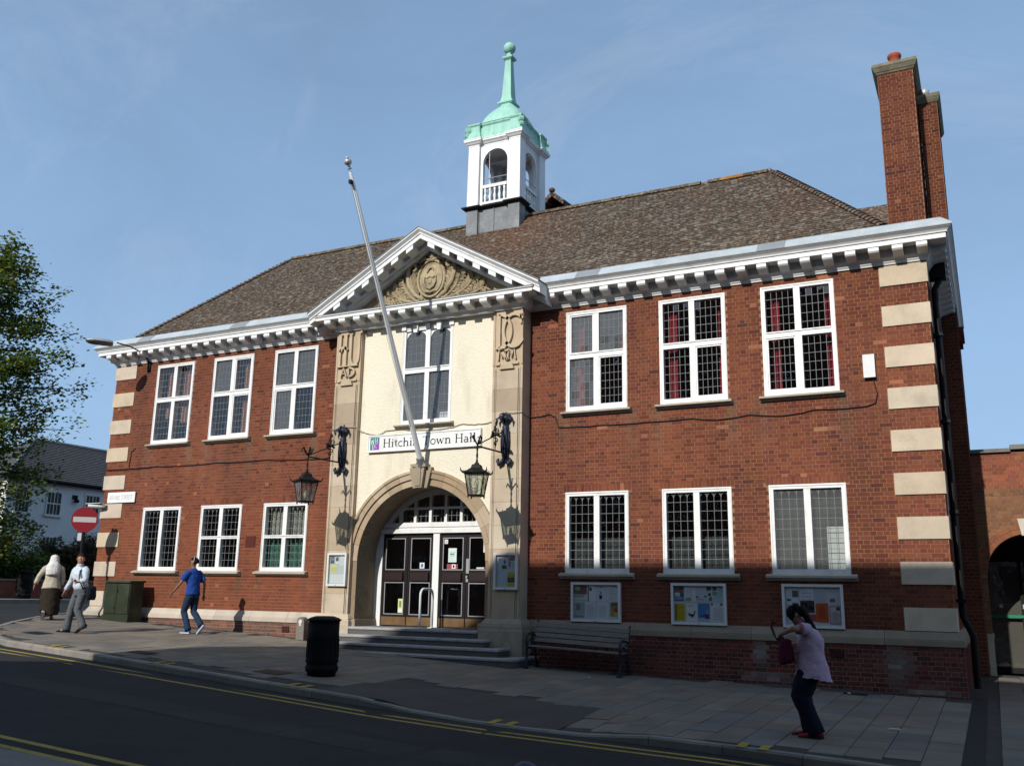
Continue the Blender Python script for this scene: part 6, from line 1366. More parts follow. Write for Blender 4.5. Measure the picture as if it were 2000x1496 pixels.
board("narrow grey notice board with a yellow poster on the pilaster right of the doors", 2.00, 2.555, 1.70, 2.46, PY - 0.002, [
 (0.06, 0.55, 0.55, 0.95, LIL, [(0.62, 0.85, 0.45, 0.75, (0.08, 0.22, 0.48)), (0.45, 0.95, 0.05, 0.35, (0.16, 0.12, 0.12)), (0.1, 0.35, 0.7, 0.85, (0.5, 0.35, 0.4))]), (0.62, 0.97, 0.60, 0.95, (0.62, 0.58, 0.58), [(0.05, 0.98, 0.65, 1.0, (0.45, 0.12, 0.13)), (0.05, 0.3, 0.1, 0.6, (0.42, 0.15, 0.16)), (0.45, 0.8, 0.05, 0.45, (0.34, 0.50, 0.48))]),
 (0.58, 0.97, 0.03, 0.48, (0.48, 0.50, 0.06), [(0.02, 0.98, 0.30, 0.62, (0.05, 0.05, 0.02)), (0.1, 0.9, 0.72, 0.82, (0.30, 0.32, 0.04)), (0.25, 0.7, 0.42, 0.5, (0.40, 0.42, 0.05))]), (0.05, 0.52, 0.06, 0.48, (0.58, 0.64, 0.68), [])], 0.045)

# ---------------------------------------------------------------- lanterns on wrought brackets
def lantern(x, label, turn, litside):
    zA = 4.60; o = tag(empty("wall_lantern", (x, PY, zA)), label, "lantern", "wrought iron lanterns beside the doors")
    Lc = 1.28                                             # arm length
    mb = MB()                                             # back plate: fluted half column with curled leaves
    mb.lathe([(0.03, -0.02), (0.07, 0.0), (0.095, 0.15), (0.10, 0.40), (0.09, 0.60), (0.075, 0.66), (0.085, 0.70), (0.06, 0.74), (0.10, 0.82), (0.14, 0.90), (0.11, 0.96), (0.03, 1.0)], (0, -0.02, -0.12), 12)
    for k in range(5):
        a = R(-180 + 36 * k + 18); mb.tube([(0.095 * math.cos(a), -0.02 + 0.095 * math.sin(a), 0.02), (0.105 * math.cos(a), -0.02 + 0.105 * math.sin(a), 0.28), (0.09 * math.cos(a), -0.02 + 0.09 * math.sin(a), 0.52)], 0.014, 5)
    for s in (-1, 1):
        mb.tube([(s * 0.02, -0.04, -0.10), (s * 0.07, -0.07, -0.20), (s * 0.13, -0.08, -0.24), (s * 0.16, -0.08, -0.16), (s * 0.13, -0.08, -0.11)], [0.035, 0.05, 0.045, 0.04, 0.02], 7)
        mb.tube([(s * 0.05, -0.05, 0.70), (s * 0.13, -0.09, 0.82), (s * 0.17, -0.12, 0.76), (s * 0.165, -0.12, 0.66)], [0.04, 0.045, 0.035, 0.01], 7)
    mb.tube([(0, -0.05, 0.72), (0, -0.15, 0.85), (0, -0.20, 0.78), (0, -0.20, 0.68)], [0.04, 0.045, 0.035, 0.01], 7); mb.tube([(0, -0.02, 0.86), (0, -0.02, 0.93)], [0.03, 0.012], 6)
    mb.build("back_plate", M['iron_blue'], o, True)
    mb = MB(); mb.tube([(0, -0.05, 0.0), (0, -Lc, -0.02)], 0.019, 6); mb.tube([(0, -0.05, 0.50), (0, -Lc * 0.95, 0.03)], 0.013, 6); mb.build("arm", M['iron'], o)
    mb = MB()
    def curl(cx, cz, r, a0, turns, dirn=1):
        pts = []
        for k in range(15):
            t = k / 14; a = a0 + dirn * t * turns * 2 * math.pi; rr = r * (1 - 0.82 * t); pts.append((0, cx + rr * math.cos(a), cz + rr * math.sin(a)))
        mb.tube(pts, 0.011, 5)
    for (cx, cz, r, a0, d) in ((-0.42, 0.42, 0.085, 0, 1), (-0.55, 0.30, 0.085, 3.1, -1), (-0.50, 0.46, 0.07, 1.5, 1), (-0.44, 0.22, 0.075, 4.7, -1), (-0.60, 0.38, 0.06, 3.1, 1), (-0.52, 0.14, 0.06, 4.7, 1), (-0.48, 0.58, 0.055, 1.5, -1)): curl(cx, cz, r, a0, 1.3, d)
    mb.tube([(0, -0.50, 0.02), (0, -0.49, 0.62)], 0.010, 5)
    for dx in (-0.10, 0.10):
        for k in range(1): mb.ball((dx * 0.6, -0.50, 0.34), 0.045, 8); mb.ball((dx, -0.49, 0.30), 0.03, 8)
    mb.build("scrollwork", M['iron'], o, True); mb = MB()   # then the plume of leaves at the arm end
    for s in (-1, 1):
        mb.tube([(0, -Lc, 0.0), (s * 0.05, -Lc - 0.03, 0.10), (s * 0.10, -Lc - 0.06, 0.18), (s * 0.13, -Lc - 0.08, 0.15), (s * 0.12, -Lc - 0.07, 0.10)], [0.014, 0.018, 0.02, 0.018, 0.006], 6)
        mb.tube([(0, -Lc, 0.0), (s * 0.02, -Lc + 0.10, 0.09), (s * 0.03, -Lc + 0.13, 0.17), (s * 0.05, -Lc + 0.09, 0.19)], [0.014, 0.018, 0.016, 0.006], 6)
    mb.tube([(0, -Lc, 0.0), (0, -Lc - 0.12, 0.09), (0, -Lc - 0.17, 0.18), (0, -Lc - 0.22, 0.14)], [0.014, 0.02, 0.018, 0.006], 6)
    mb.build("leaf_plume", M['iron'], o, True)
    mb = MB(); mb.lathe([(0.014, -0.36), (0.028, -0.33), (0.014, -0.30), (0.024, -0.22), (0.014, -0.14), (0.022, -0.09), (0.026, -0.06), (0.012, -0.03), (0.012, 0.02)], (0, -Lc, 0), 8); mb.build("hanger", M['iron'], o, True)
    # lantern head
    hd = empty("lantern_head", (0, -Lc, 0), turn, o); r2 = math.sqrt(2); zt, zb, wt, wb = -0.60, -1.04, 0.20, 0.135
    mb = MB(); mb.lathe([(h * r2, z) for h, z in ((0.0, -0.34), (0.03, -0.36), (0.045, -0.40), (0.075, -0.41), (0.09, -0.43), (0.10, -0.48), (0.165, -0.535), (0.24, -0.57), (0.255, -0.575), (0.25, -0.60), (0.20, -0.61))], (0, 0, 0), 4, rot=math.pi/4)
    for sx in (-1, 1):
        for sy in (-1, 1):
            fb = MB(); fb.tube([(sx * 0.24, sy * 0.24, -0.58), (sx * 0.27, sy * 0.27, -0.55), (sx * 0.275, sy * 0.275, -0.49)], [0.018, 0.014, 0.005], 6); fb.build("finial", M['iron'], hd)
            fb = MB(); fb.tube([(sx * wb, sy * wb, zb), (sx * wb, sy * wb, zb - 0.06)], [0.018, 0.012], 6); fb.build("foot", M['iron'], hd)
        for k in (-0.12, 0, 0.12):
            mb.tube([(k, sx * 0.245, -0.575), (k, sx * 0.25, -0.53)], [0.010, 0.004], 5); mb.tube([(sx * 0.245, k, -0.575), (sx * 0.25, k, -0.53)], [0.010, 0.004], 5)
    mb.build("lantern_roof", M['iron'], hd)
    mb = MB()
    for sx in (-1, 1):
        for sy in (-1, 1): mb.tube([(sx * wt, sy * wt, zt), (sx * wb, sy * wb, zb)], 0.014, 6)
    for (ww, z) in ((wt, zt), (wb, zb)):
        for (a, b2) in (((-1, -1), (1, -1)), ((1, -1), (1, 1)), ((1, 1), (-1, 1)), ((-1, 1), (-1, -1))): mb.tube([(a[0]*ww, a[1]*ww, z), (b2[0]*ww, b2[1]*ww, z)], 0.014, 6)
    mb.box(-wb, wb, -wb, wb, zb - 0.02, zb)
    for k in range(4):
        ca, sa = [(1, 0), (0, 1), (-1, 0), (0, -1)][k]
        for fx in (-0.33, 0.33):
            p = lambda t: (lerp(wt, wb, t) * fx * ca + lerp(wt, wb, t) * sa, lerp(wt, wb, t) * fx * sa - lerp(wt, wb, t) * ca, lerp(zt, zb, t)); mb.tube([p(0), p(1)], 0.004, 4)
        wm = (wt + wb) / 2; pts = [((0.085 * math.cos(q)) * ca + wm * sa * 1.01, (0.085 * math.cos(q)) * sa - wm * ca * 1.01, (zt + zb)/2 + 0.02 + 0.12 * math.sin(q)) for q in [R(30 * j) for j in range(13)]]; mb.tube(pts, 0.005, 4, None, False)
    mb.build("lantern_frame", M['iron'], hd)
    for k in range(4):
        ca, sa = [(1, 0), (0, 1), (-1, 0), (0, -1)][k]; g = MB()
        g.add([(x_ * ca - y_ * sa, x_ * sa + y_ * ca, z) for x_, y_, z in ((-wb, -wb, zb), (wb, -wb, zb), (wt, -wt, zt), (-wt, -wt, zt))], [(0, 1, 2, 3)]); g.build("pane", M['lamp_glass'], hd)
    mb = MB(); mb.lathe([(0.0, zb + 0.05), (0.035, zb + 0.06), (0.045, zb + 0.16), (0.02, zb + 0.24), (0.0, zb + 0.25)], (0, 0, 0), 10); mb.build("bulb", M['alu_white'], hd, True)
    return o
M['lamp_glass'] = glass_mat("lamp_glass", (0.80, 0.82, 0.72), 1.6, 0.08, 0.16)
lantern(2.205, "black wrought iron lantern hanging in front of the arch's right shoulder", R(15), 1)
lantern(-2.205, "black wrought iron lantern hanging left of the arch before red brick", R(-28), -1)

# ---------------------------------------------------------------- flagpole, street light, small wall fixtures
fp = tag(empty("flagpole", (0.06, -0.48, 4.47)), "bare grey flagpole leaning out from the arch keystone", "flagpole")
A0, A1 = Vector((0.06, -0.44, 4.46)), Vector((0.06, -3.70, 10.33)); dv = (A1 - A0)
mb = MB(); mb.tube([A0 + dv * t for t in (0, 0.02, 0.3, 0.7, 0.985, 0.99)], [0.062, 0.062, 0.058, 0.047, 0.038, 0.02], 14); part_at(mb, "pole", M['alu_white'], fp, True)
mb = MB(); dn = dv.normalized(); mb.tube([A1 - dn * 0.02, A1 + dn * 0.02, A1 + dn * 0.06], [0.05, 0.03, 0.03], 10); mb.ball(A1 + dn * 0.14, 0.085, 12, None, (1, 1, 0.9)); mb.tube([A1 + dn * 0.20, A1 + dn * 0.26], [0.05, 0.01], 8); part_at(mb, "finial", M['steel'], fp, True)
mb = MB(); q = A1 - dn * 0.28 + Vector((0, -0.07, -0.02)); mb.ball(q, 0.045, 8); mb.box(q.x - 0.03, q.x + 0.03, q.y - 0.04, q.y + 0.05, q.z - 0.05, q.z + 0.03); part_at(mb, "pulley", M['iron'], fp)
mb = MB(); pts = [A1 - dn * 0.30 + Vector((0, -0.085, -0.03)), A0 + dv * 0.5 + Vector((0, -0.13, -0.07)), A0 + dn * 0.9 + Vector((0, -0.08, 0.0))]; mb.tube(pts, 0.005, 4); part_at(mb, "halyard", M['cable_pale'], fp)
mb = MB(); mb.tube([A0 - dn * 0.05, A0 + dn * 0.16], 0.09, 12); mb.box(-0.05, 0.17, CY - 0.22, CY - 0.02, 4.46, 4.50); part_at(mb, "socket", M['lead_dark'], fp)

sl_ = tag(empty("street_light", (-9.53, 0, 7.75)), "grey street light on a curved arm at the hall's upper left corner", "street light")
mb = MB(); mb.tube([(-9.53, -0.02, 7.65), (-9.53, -0.10, 7.95), (-9.54, -0.28, 8.10), (-9.60, -0.65, 8.20), (-9.72, -1.05, 8.24)], 0.020, 8); mb.box(-9.58, -9.48, -0.05, 0.0, 7.62, 7.92); part_at(mb, "arm", M['iron'], sl_, True)
mb = MB(); c0 = Vector((-9.96, -1.42, 8.20)); dl_ = Vector((-0.52, -0.85, -0.02)).normalized(); sd = Vector((dl_.y, -dl_.x, 0)); vs_ = []; prof_ = [(-0.34, 0.05, 0.05, 0.04), (-0.28, 0.10, 0.08, 0.05), (-0.1, 0.155, 0.10, 0.05), (0.15, 0.165, 0.09, 0.05), (0.28, 0.13, 0.06, 0.04), (0.35, 0.06, 0.025, 0.02)]
for (u, hw, ht, hb2) in prof_:
    for k in range(10):
        t = math.pi * k / 9; vs_.append(c0 + dl_ * u + sd * hw * math.cos(t) + Vector((0, 0, ht * math.sin(t))))
n_ = 10; fs_ = [(i*n_+k, i*n_+k+1, (i+1)*n_+k+1, (i+1)*n_+k) for i in range(5) for k in range(9)]
mb.add(vs_, fs_); part_at(mb, "canopy", M['steel'], sl_, True)
mb = MB(); vs_ = []
for (u, hw, ht, hb2) in prof_:
    for k in range(10):
        t = math.pi * k / 9; vs_.append(c0 + dl_ * u + sd * hw * 0.97 * math.cos(t) - Vector((0, 0, 1.9 * hb2 * math.sin(t))))
mb.add(vs_, [f[::-1] for f in fs_]); part_at(mb, "bowl", mat("lamp_bowl", (0.13, 0.115, 0.09), 0.3, spec=0.5), sl_, True)

mb = MB(); mb.box(9.63, 9.83, -0.09, 0.0, 5.715, 6.13); mb.box(9.625, 9.835, -0.095, -0.06, 5.70, 6.145)
tag(mb.build("alarm_box", M['alu_white']), "pale grey alarm box on brick right of the last upper window", "alarm box")
cc_ = tag(empty("security_camera", (-10.84, -0.1, 3.82)), "white security camera on the hall's left corner behind the round sign", "camera")
mb = MB(); mb.tube([(-10.62, -0.14, 3.83), (-11.10, -0.22, 3.84)], 0.065, 8, squash=0.9); mb.box(-11.18, -10.60, -0.29, -0.10, 3.885, 3.90); part_at(mb, "housing", M['alu_white'], cc_)
mb = MB(); mb.tube([(-10.80, 0.0, 3.70), (-10.80, -0.16, 3.78)], 0.025, 6); part_at(mb, "bracket", M['alu_white'], cc_)
def cable(label, pts, r=0.011, m_='cable', nm="cable"):
    P = [Vector(p) for p in pts]; out_ = []
    for i in range(len(P) - 1):
        for k in range(6):
            t = k / 6; q = P[i].lerp(P[i+1], t); q.z += -0.012 * math.sin(math.pi * t) + rnd.gauss(0, 0.003); out_.append(q)
    out_.append(P[-1]); mb = MB(); mb.tube(out_, r, 5); return tag(mb.build(nm, M[m_]), label, "cable")
yb_ = -0.02
cable("black cable sagging across the right wing's brick between the storeys", [(2.62, yb_, 5.44), (3.10, yb_, 5.48), (3.22, yb_, 5.40), (3.30, yb_, 5.17), (4.34, yb_, 5.16), (5.29, yb_, 5.155), (6.30, yb_, 5.165), (6.82, yb_, 5.10), (7.43, yb_, 5.16), (8.08, yb_, 5.09), (8.69, yb_, 5.17), (9.55, yb_, 5.16), (9.80, yb_, 5.22), (9.84, yb_, 5.40), (9.78, yb_, 5.70)])
cable("black cable running level across the left wing's brick", [(-10.82, -0.04, 4.86), (-9.9, -0.04, 4.86), (-8.79, yb_, 4.87), (-8.2, yb_, 4.845), (-6.69, yb_, 4.865), (-4.89, yb_, 4.86), (-3.57, yb_, 4.81), (-2.62, yb_, 4.83)], 0.013)
cable("thin cable looping from bracket to bracket over the name board", [(-2.58, PY - 0.015, 5.43), (-2.2, PY - 0.03, 5.48), (-1.85, PY - 0.02, 5.45), (-1.7, CY - 0.02, 5.33), (-1.3, CY - 0.02, 5.24), (-1.05, CY - 0.02, 5.33), (-0.7, CY - 0.02, 5.36), (-0.3, CY - 0.02, 5.30), (0.5, CY - 0.02, 5.27), (1.05, CY - 0.02, 5.36), (1.45, CY - 0.02, 5.32), (1.80, CY - 0.02, 5.36), (2.1, PY - 0.03, 5.52), (2.58, PY - 0.02, 5.50), (2.60, -0.02, 5.44)], 0.009, 'cable_pale')
cable("short black cable dropping from the left corner quoins", [(-9.75, yb_, 5.42), (-9.88, yb_, 5.35), (-9.93, yb_, 4.9)], 0.010)

# ---------------------------------------------------------------- road sign on a post
sp_ = tag(empty("no_entry_sign", (-10.42, -0.85, G(-10.42, -0.85))), "round red no entry sign on a dark post at the corner", "road sign")
mb = MB(); mb.tube([(-10.42, -0.85, 0.6), (-10.42, -0.85, 3.72)], 0.042, 10); part_at(mb, "post", M['iron'], sp_)
fd = (campos - Vector((-10.42, -0.85, 3.38))); fd.z = 0; fd.normalize(); fd = (fd + Vector((0, -0.25, 0))).normalized(); rt_ = Vector((fd.y * -1, fd.x, 0)).normalized()
if rt_.x < 0: rt_ = -rt_
cS = Vector((-10.42, -0.85, 3.38)) + fd * 0.06
def disc(mb, r, off, th, col, n=32):
    vs_ = [cS + fd * off + rt_ * r * math.cos(2*math.pi*k/n) + Vector((0, 0, r * math.sin(2*math.pi*k/n))) for k in range(n)]
    mb.prism(vs_, -fd * th, col)
mb = MB(); disc(mb, 0.34, 0.0, 0.012, (0.22, 0.010, 0.018)); part_at(mb, "disc", M['letter'], sp_)
mb = MB(); a = cS + fd * 0.004; mb.prism([a - rt_*0.29 + Vector((0,0,-0.07)), a + rt_*0.29 + Vector((0,0,-0.07)), a + rt_*0.29 + Vector((0,0,0.07)), a - rt_*0.29 + Vector((0,0,0.07))], -fd * 0.004, (0.48, 0.45, 0.44)); part_at(mb, "white_bar", M['letter'], sp_)
mb = MB(); a = cS - fd * 0.03 + Vector((0, 0, -0.46)) - rt_ * 0.09; mb.prism([a - rt_*0.05 + Vector((0,0,-0.10)), a + rt_*0.05 + Vector((0,0,-0.10)), a + rt_*0.05 + Vector((0,0,0.10)), a - rt_*0.05 + Vector((0,0,0.10))], -fd * 0.01, (0.6, 0.6, 0.6)); part_at(mb, "plate", M['letter'], sp_)

# ---------------------------------------------------------------- street furniture
kx, ky = -9.0, -0.48; kz = G(kx, ky); cb_ = tag(empty("telecom_cabinet", (kx, ky, kz), R(0)), "dark green roadside cabinet against the hall's left corner", "cabinet")
mb = MB(); mb.box(-0.48, 0.48, -0.27, 0.20, -0.2, 0.16); mb.build("base", M['green_box'], cb_)
mb = MB(); mb.box(-0.46, 0.46, -0.25, 0.18, 0.16, 0.98); mb.build("body", M['green_box'], cb_)
for (a, b2) in ((-0.44, -0.008), (0.008, 0.44)):
    mb = MB(); mb.box(a, b2, -0.272, -0.25, 0.19, 0.95); mb.build("door", M['green_box'], cb_)
mb = MB(); mb.prism([(-0.49, -0.30, 0.98), (-0.49, 0.22, 0.98), (-0.49, 0.22, 1.03), (-0.49, -0.28, 1.02)][::-1], (0.98, 0, 0)); mb.build("lid", M['green_box'], cb_)
mb = MB(); mb.box(0.02, 0.045, -0.285, -0.27, 0.72, 0.80); mb.box(-0.05, -0.028, -0.285, -0.27, 0.30, 0.36); mb.build("lock", M['iron'], cb_)

def litter_bin(x, y, label, sc=1.0):
    z = G(x, y) if x > -15 else 1.095
    o = tag(empty("litter_bin", (x, y, z)), label, "litter bin"); o.scale = (sc, sc, sc)
    mb = MB(); mb.lathe([(0.24, -0.05), (0.245, 0.05), (0.275, 0.07), (0.285, 0.14), (0.265, 0.17), (0.262, 0.20), (0.285, 0.23), (0.275, 0.28), (0.268, 0.62), (0.272, 0.64), (0.272, 0.66), (0.266, 0.68), (0.268, 0.90)], (0, 0, 0), 32); mb.build("body", M['black_plastic'], o, True)
    mb = MB()
    for k in range(16): t = 2 * math.pi * k / 16; mb.tube([(0.274 * math.cos(t), 0.274 * math.sin(t), 0.29), (0.270 * math.cos(t), 0.270 * math.sin(t), 0.61)], 0.010, 5)
    mb.build("rib", M['black_plastic'], o)
    mb = MB(); mb.lathe([(0.265, 0.90), (0.29, 0.905), (0.292, 0.935), (0.27, 0.94), (0.255, 0.955), (0.16, 0.985), (0.155, 0.97), (0.15, 0.90)], (0, 0, 0), 32); mb.build("rim", M['black_plastic'], o, True)
    return o
litter_bin(1.03, -4.87, "black ribbed round litter bin on the pavement before the steps")
litter_bin(-23.3, 6.9, "black litter bin against the low garden wall across the side street", 1.12)

bl_ = tag(empty("marker_stone", (-3.12, -0.38, G(-3.12, -0.38))), "short round topped stone post with a white plate beside the plinth", "bollard")
mb = MB(); c = (0.22, 0.19, 0.14); pf = [(-0.115, 0.0), (0.115, 0.0), (0.105, 0.40)] + [(0.105 * math.cos(R(a)), 0.40 + 0.105 * math.sin(R(a))) for a in range(15, 180, 15)] + [(-0.105, 0.40)]
mb.prism([(x_, -0.07, z - 0.1 if z == 0 else z) for x_, z in pf][::-1], (0, 0.16, 0), c); mb.build("stone", M['stone_dark'], bl_)
mb = MB(); mb.tube([(0, -0.07, 0.40), (0, -0.08, 0.40)], 0.05, 12, (0.62, 0.62, 0.60)); mb.box(-0.03, 0.03, -0.078, -0.07, 0.30, 0.37, (0.55, 0.55, 0.52)); mb.build("plate", M['paper'], bl_)

bx0, bx1, byf, byb = 3.02, 5.04, -0.98, -0.42
bz = (G(bx0, -0.8) + G(bx1, -0.8)) / 2
bn = tag(empty("park_bench", (4.03, -0.75, bz), 0), "slatted grey bench with dark iron ends under the notice board", "bench")
bn.rotation_euler = (0, -math.atan((G(bx1, -0.8) - G(bx0, -0.8)) / (bx1 - bx0)), 0)
for s in (-1, 1):
    e = MB(); x_ = s * 0.99; w_ = 0.025
    def bar(pts, r_): e.tube([(x_, p[0], p[1]) for p in pts], r_, 8, None, True)
    bar([(-0.24, 0.0), (-0.22, 0.06), (-0.20, 0.22), (-0.22, 0.42), (-0.25, 0.52), (-0.24, 0.62), (-0.14, 0.66), (0.06, 0.645), (0.15, 0.62)], [0.034, 0.026, 0.024, 0.026, 0.026, 0.028, 0.026, 0.022, 0.02])
    bar([(0.30, 0.0), (0.24, 0.15), (0.14, 0.40), (0.17, 0.60), (0.24, 0.82), (0.29, 0.93)], [0.032, 0.024, 0.026, 0.026, 0.024, 0.018])
    bar([(-0.21, 0.40), (-0.05, 0.39), (0.14, 0.40)], 0.024); bar([(-0.20, 0.22), (0.0, 0.27), (0.21, 0.22)], 0.016)
    bar([(-0.18, 0.44), (-0.10, 0.56), (0.0, 0.50), (0.06, 0.57), (0.15, 0.56)], 0.013); bar([(-0.10, 0.42), (0.0, 0.50)], 0.012)
    e.box(x_ - 0.05, x_ + 0.05, -0.29, -0.19, 0.0, 0.025); e.box(x_ - 0.05, x_ + 0.05, 0.25, 0.35, 0.0, 0.025)
    e.build("bench_end", M['iron_blue'], bn, True)
for k in range(5):
    mb = MB(); y_ = -0.215 + k * 0.082; mb.box(-1.0, 1.0, y_, y_ + 0.068, 0.415 - 0.004 * k, 0.445 - 0.004 * k); mb.build("seat_slat", M['wood'], bn)
for k in range(4):
    mb = MB(); t = k / 3; y_ = lerp(0.145, 0.235, t); z = lerp(0.50, 0.79, t); mb.obox((-1.0, y_, z), (2.0, 0, 0), (0, 0.022, 0.078), (0, -0.028, 0.008)); mb.build("back_slat", M['wood'], bn)
nb_ = tag(empty("bollard", (7.55, -13.43, -0.16)), "dark blue domed bollard top just rising into the bottom edge", "bollard")
pd_ = campos + (CF + CR * ((1026 - 1000) / 1812.52) - CU * ((1489 - 748) / 1812.52)) * 5.2
nb_.location = (pd_.x, pd_.y, road_z(pd_.x, -12) + 0.115); hh = pd_.z - nb_.location.z
mb = MB(); mb.lathe([(0.10, -0.05), (0.10, 0.05), (0.075, 0.08), (0.07, hh - 0.18), (0.085, hh - 0.16), (0.085, hh - 0.13), (0.07, hh - 0.12)], (0, 0, 0), 20); mb.build("post", M['iron_blue'], nb_, True)
mb = MB(); mb.ball((0, 0, hh - 0.085), 0.092, 20, (0.035, 0.035, 0.10)); mb.build("cap", M['letter'], nb_, True)

# ---------------------------------------------------------------- curtains and blinds seen through the glass
def curtain(label, x0, x1, z0, z1, y, col, waves=6, nm="curtain", amp=0.035):
    mb = MB(); n = max(12, int((x1 - x0) * 60)); vs_ = []
    for i in range(n + 1):
        t = i / n; x_ = lerp(x0, x1, t); yy = y + amp * math.sin(t * waves * 2 * math.pi) + 0.012 * math.sin(t * waves * 5.3)
        vs_ += [(x_, yy, z0), (x_ + 0.01 * math.sin(t * 9), yy + 0.01, z1)]
    k = len(vs_); mb.add(vs_ + [(v[0], v[1] + 0.006, v[2]) for v in vs_], [(2*i, 2*i+2, 2*i+3, 2*i+1) for i in range(n)] + [(k+2*i+1, k+2*i+3, k+2*i+2, k+2*i) for i in range(n)], col)
    return tag(mb.build(nm, M['cloth'], None, True), label, "curtain")
RC = (0.25, 0.035, 0.045); wname = {(1, 0): "upper right window nearest the arch", (1, 1): "middle upper right window", (1, 2): "upper window nearest the right corner"}
for i in range(3):
    c = WC[i]; z0, z1 = UZ[0] + 0.05, UZ[1] - 0.1
    curtain("red curtain at the left edge of the " + wname[(1, i)], c - 0.58, c - 0.40, z0, z1, 0.26, RC, 3)
    curtain("red curtain at the right edge of the " + wname[(1, i)], c + 0.48, c + 0.66, z0, z1, 0.26, RC, 3)
PC = (0.46, 0.24, 0.18); lname = ["upper left window nearest the arch", "middle upper left window", "upper window nearest the left corner"]
curtain("pinkish curtain on the left in the " + lname[2], -WC[2] - 0.48, -WC[2] - 0.10, UZ[0] + 0.75, UZ[1] - 0.1, 0.22, PC, 4); curtain("pinkish curtain on the right in the " + lname[2], -WC[2] + 0.08, -WC[2] + 0.55, UZ[0] + 0.6, UZ[1] - 0.1, 0.22, PC, 4)
curtain("pinkish curtain on the left in the " + lname[1], -WC[1] - 0.30, -WC[1] - 0.05, UZ[0] + 0.1, UZ[1] - 0.1, 0.22, PC, 3); curtain("pinkish curtain on the right in the " + lname[1], -WC[1] + 0.22, -WC[1] + 0.60, UZ[0] + 0.1, UZ[1] - 0.1, 0.22, PC, 4)
cl = WC[0]
curtain("white net curtain in the top half of the lower left window nearest the arch", -cl - 0.62, -cl + 0.62, 2.95, 3.66, 0.18, (0.36, 0.36, 0.31), 9, "net_curtain")
curtain("green curtain in the bottom half of the lower left window nearest the arch", -cl - 0.62, -cl + 0.62, 2.10, 2.90, 0.18, (0.075, 0.20, 0.155), 8, "curtain")
for i, nm in ((0, "lower right window nearest the arch"), (1, "middle lower right window")):
    curtain("grey half height net across the " + nm, WC[i] - 0.64, WC[i] + 0.64, 2.09, 2.80, 0.20, (0.05, 0.056, 0.056), 13, "net_curtain", 0.006)
curtain("grey net filling the lower window nearest the right corner", WC[2] - 0.64, WC[2] + 0.64, 2.09, 3.66, 0.22, (0.05, 0.054, 0.05), 13, "net_curtain", 0.006)
mb = MB(); mb.box(WC[2] + 0.30, WC[2] + 0.60, 0.155, 0.17, 2.10, 2.95, (0.62, 0.64, 0.62)); tag(mb.build("display_card", M['paper']), "white card standing in the lower window nearest the right corner", "card")
mb = MB(); mb.box(0.30, 0.58, CY + 0.16, CY + 0.18, 5.52, 5.72, (0.6, 0.62, 0.62)); tag(mb.build("paper_sheet", M['paper']), "white sheet propped at the foot of the centre window", "paper")

# ---------------------------------------------------------------- small litter on the pavement
for i, (x_, y_, l_, w_, c, lab) in enumerate(((10.15, -4.35, 0.16, 0.07, (0.55, 0.53, 0.48), "flattened pale packet on the slabs right of the pink bloused person"), (4.6, -1.45, 0.05, 0.03, (0.5, 0.5, 0.48), "scrap of white paper on the slabs before the bench"), (9.1, -0.72, 0.06, 0.035, (0.6, 0.6, 0.58), "scrap of white paper near the plinth behind the pink bloused person"))):
    mb = MB(); mb.box(-l_/2, l_/2, -w_/2, w_/2, 0.0, 0.012, c); mb.box(-l_/2 + 0.01, l_/2 - 0.02, -w_/2 + 0.008, w_/2 - 0.004, 0.012, 0.018, c)
    o = mb.build("paper_scrap", M['paper'], None, False, (x_, y_, G(x_, y_) + 0.003), (0.02, 0.03, 0.3 + i)); tag(o, lab, "litter")
# ---------------------------------------------------------------- people
def skin_body(verts, edges, parent, col, extra=None):
    """verts: name -> (x,y,z,r). One continuous surface grown round the skeleton."""
    names = list(verts); idx = {n: i for i, n in enumerate(names)}
    me = bpy.data.meshes.new("body_skeleton"); me.from_pydata([verts[n][:3] for n in names], [(idx[a], idx[b2]) for a, b2 in edges], [])
    ob = bpy.data.objects.new("body_skeleton", me); COL.objects.link(ob)
    md = ob.modifiers.new("skin", 'SKIN'); md.use_smooth_shade = True
    if not me.skin_vertices: 
        bm = bmesh.new(); bm.from_mesh(me); bm.verts.layers.skin.verify(); bm.to_mesh(me); bm.free()
    for i, n in enumerate(names):
        sv = me.skin_vertices[0].data[i]; r_ = verts[n][3]; sv.radius = (r_, r_) if not isinstance(r_, tuple) else r_; sv.use_root = (n == 'pel')
    sb = ob.modifiers.new("sub", 'SUBSURF'); sb.levels = 2; sb.render_levels = 2
    dg = bpy.context.evaluated_depsgraph_get(); dg.update()
    ev = bpy.data.meshes.new_from_object(ob.evaluated_get(dg))
    mb = MB(); mb.v = [tuple(v.co) for v in ev.vertices]; mb.f = [list(p.vertices) for p in ev.polygons]; mb.mi = [0] * len(mb.f); mb.c = [col] * len(mb.v)
    bpy.data.objects.remove(ob); bpy.data.meshes.remove(me); bpy.data.meshes.remove(ev)
    if extra: extra(mb)
    return mb.build("body", M['skin'], parent, True)
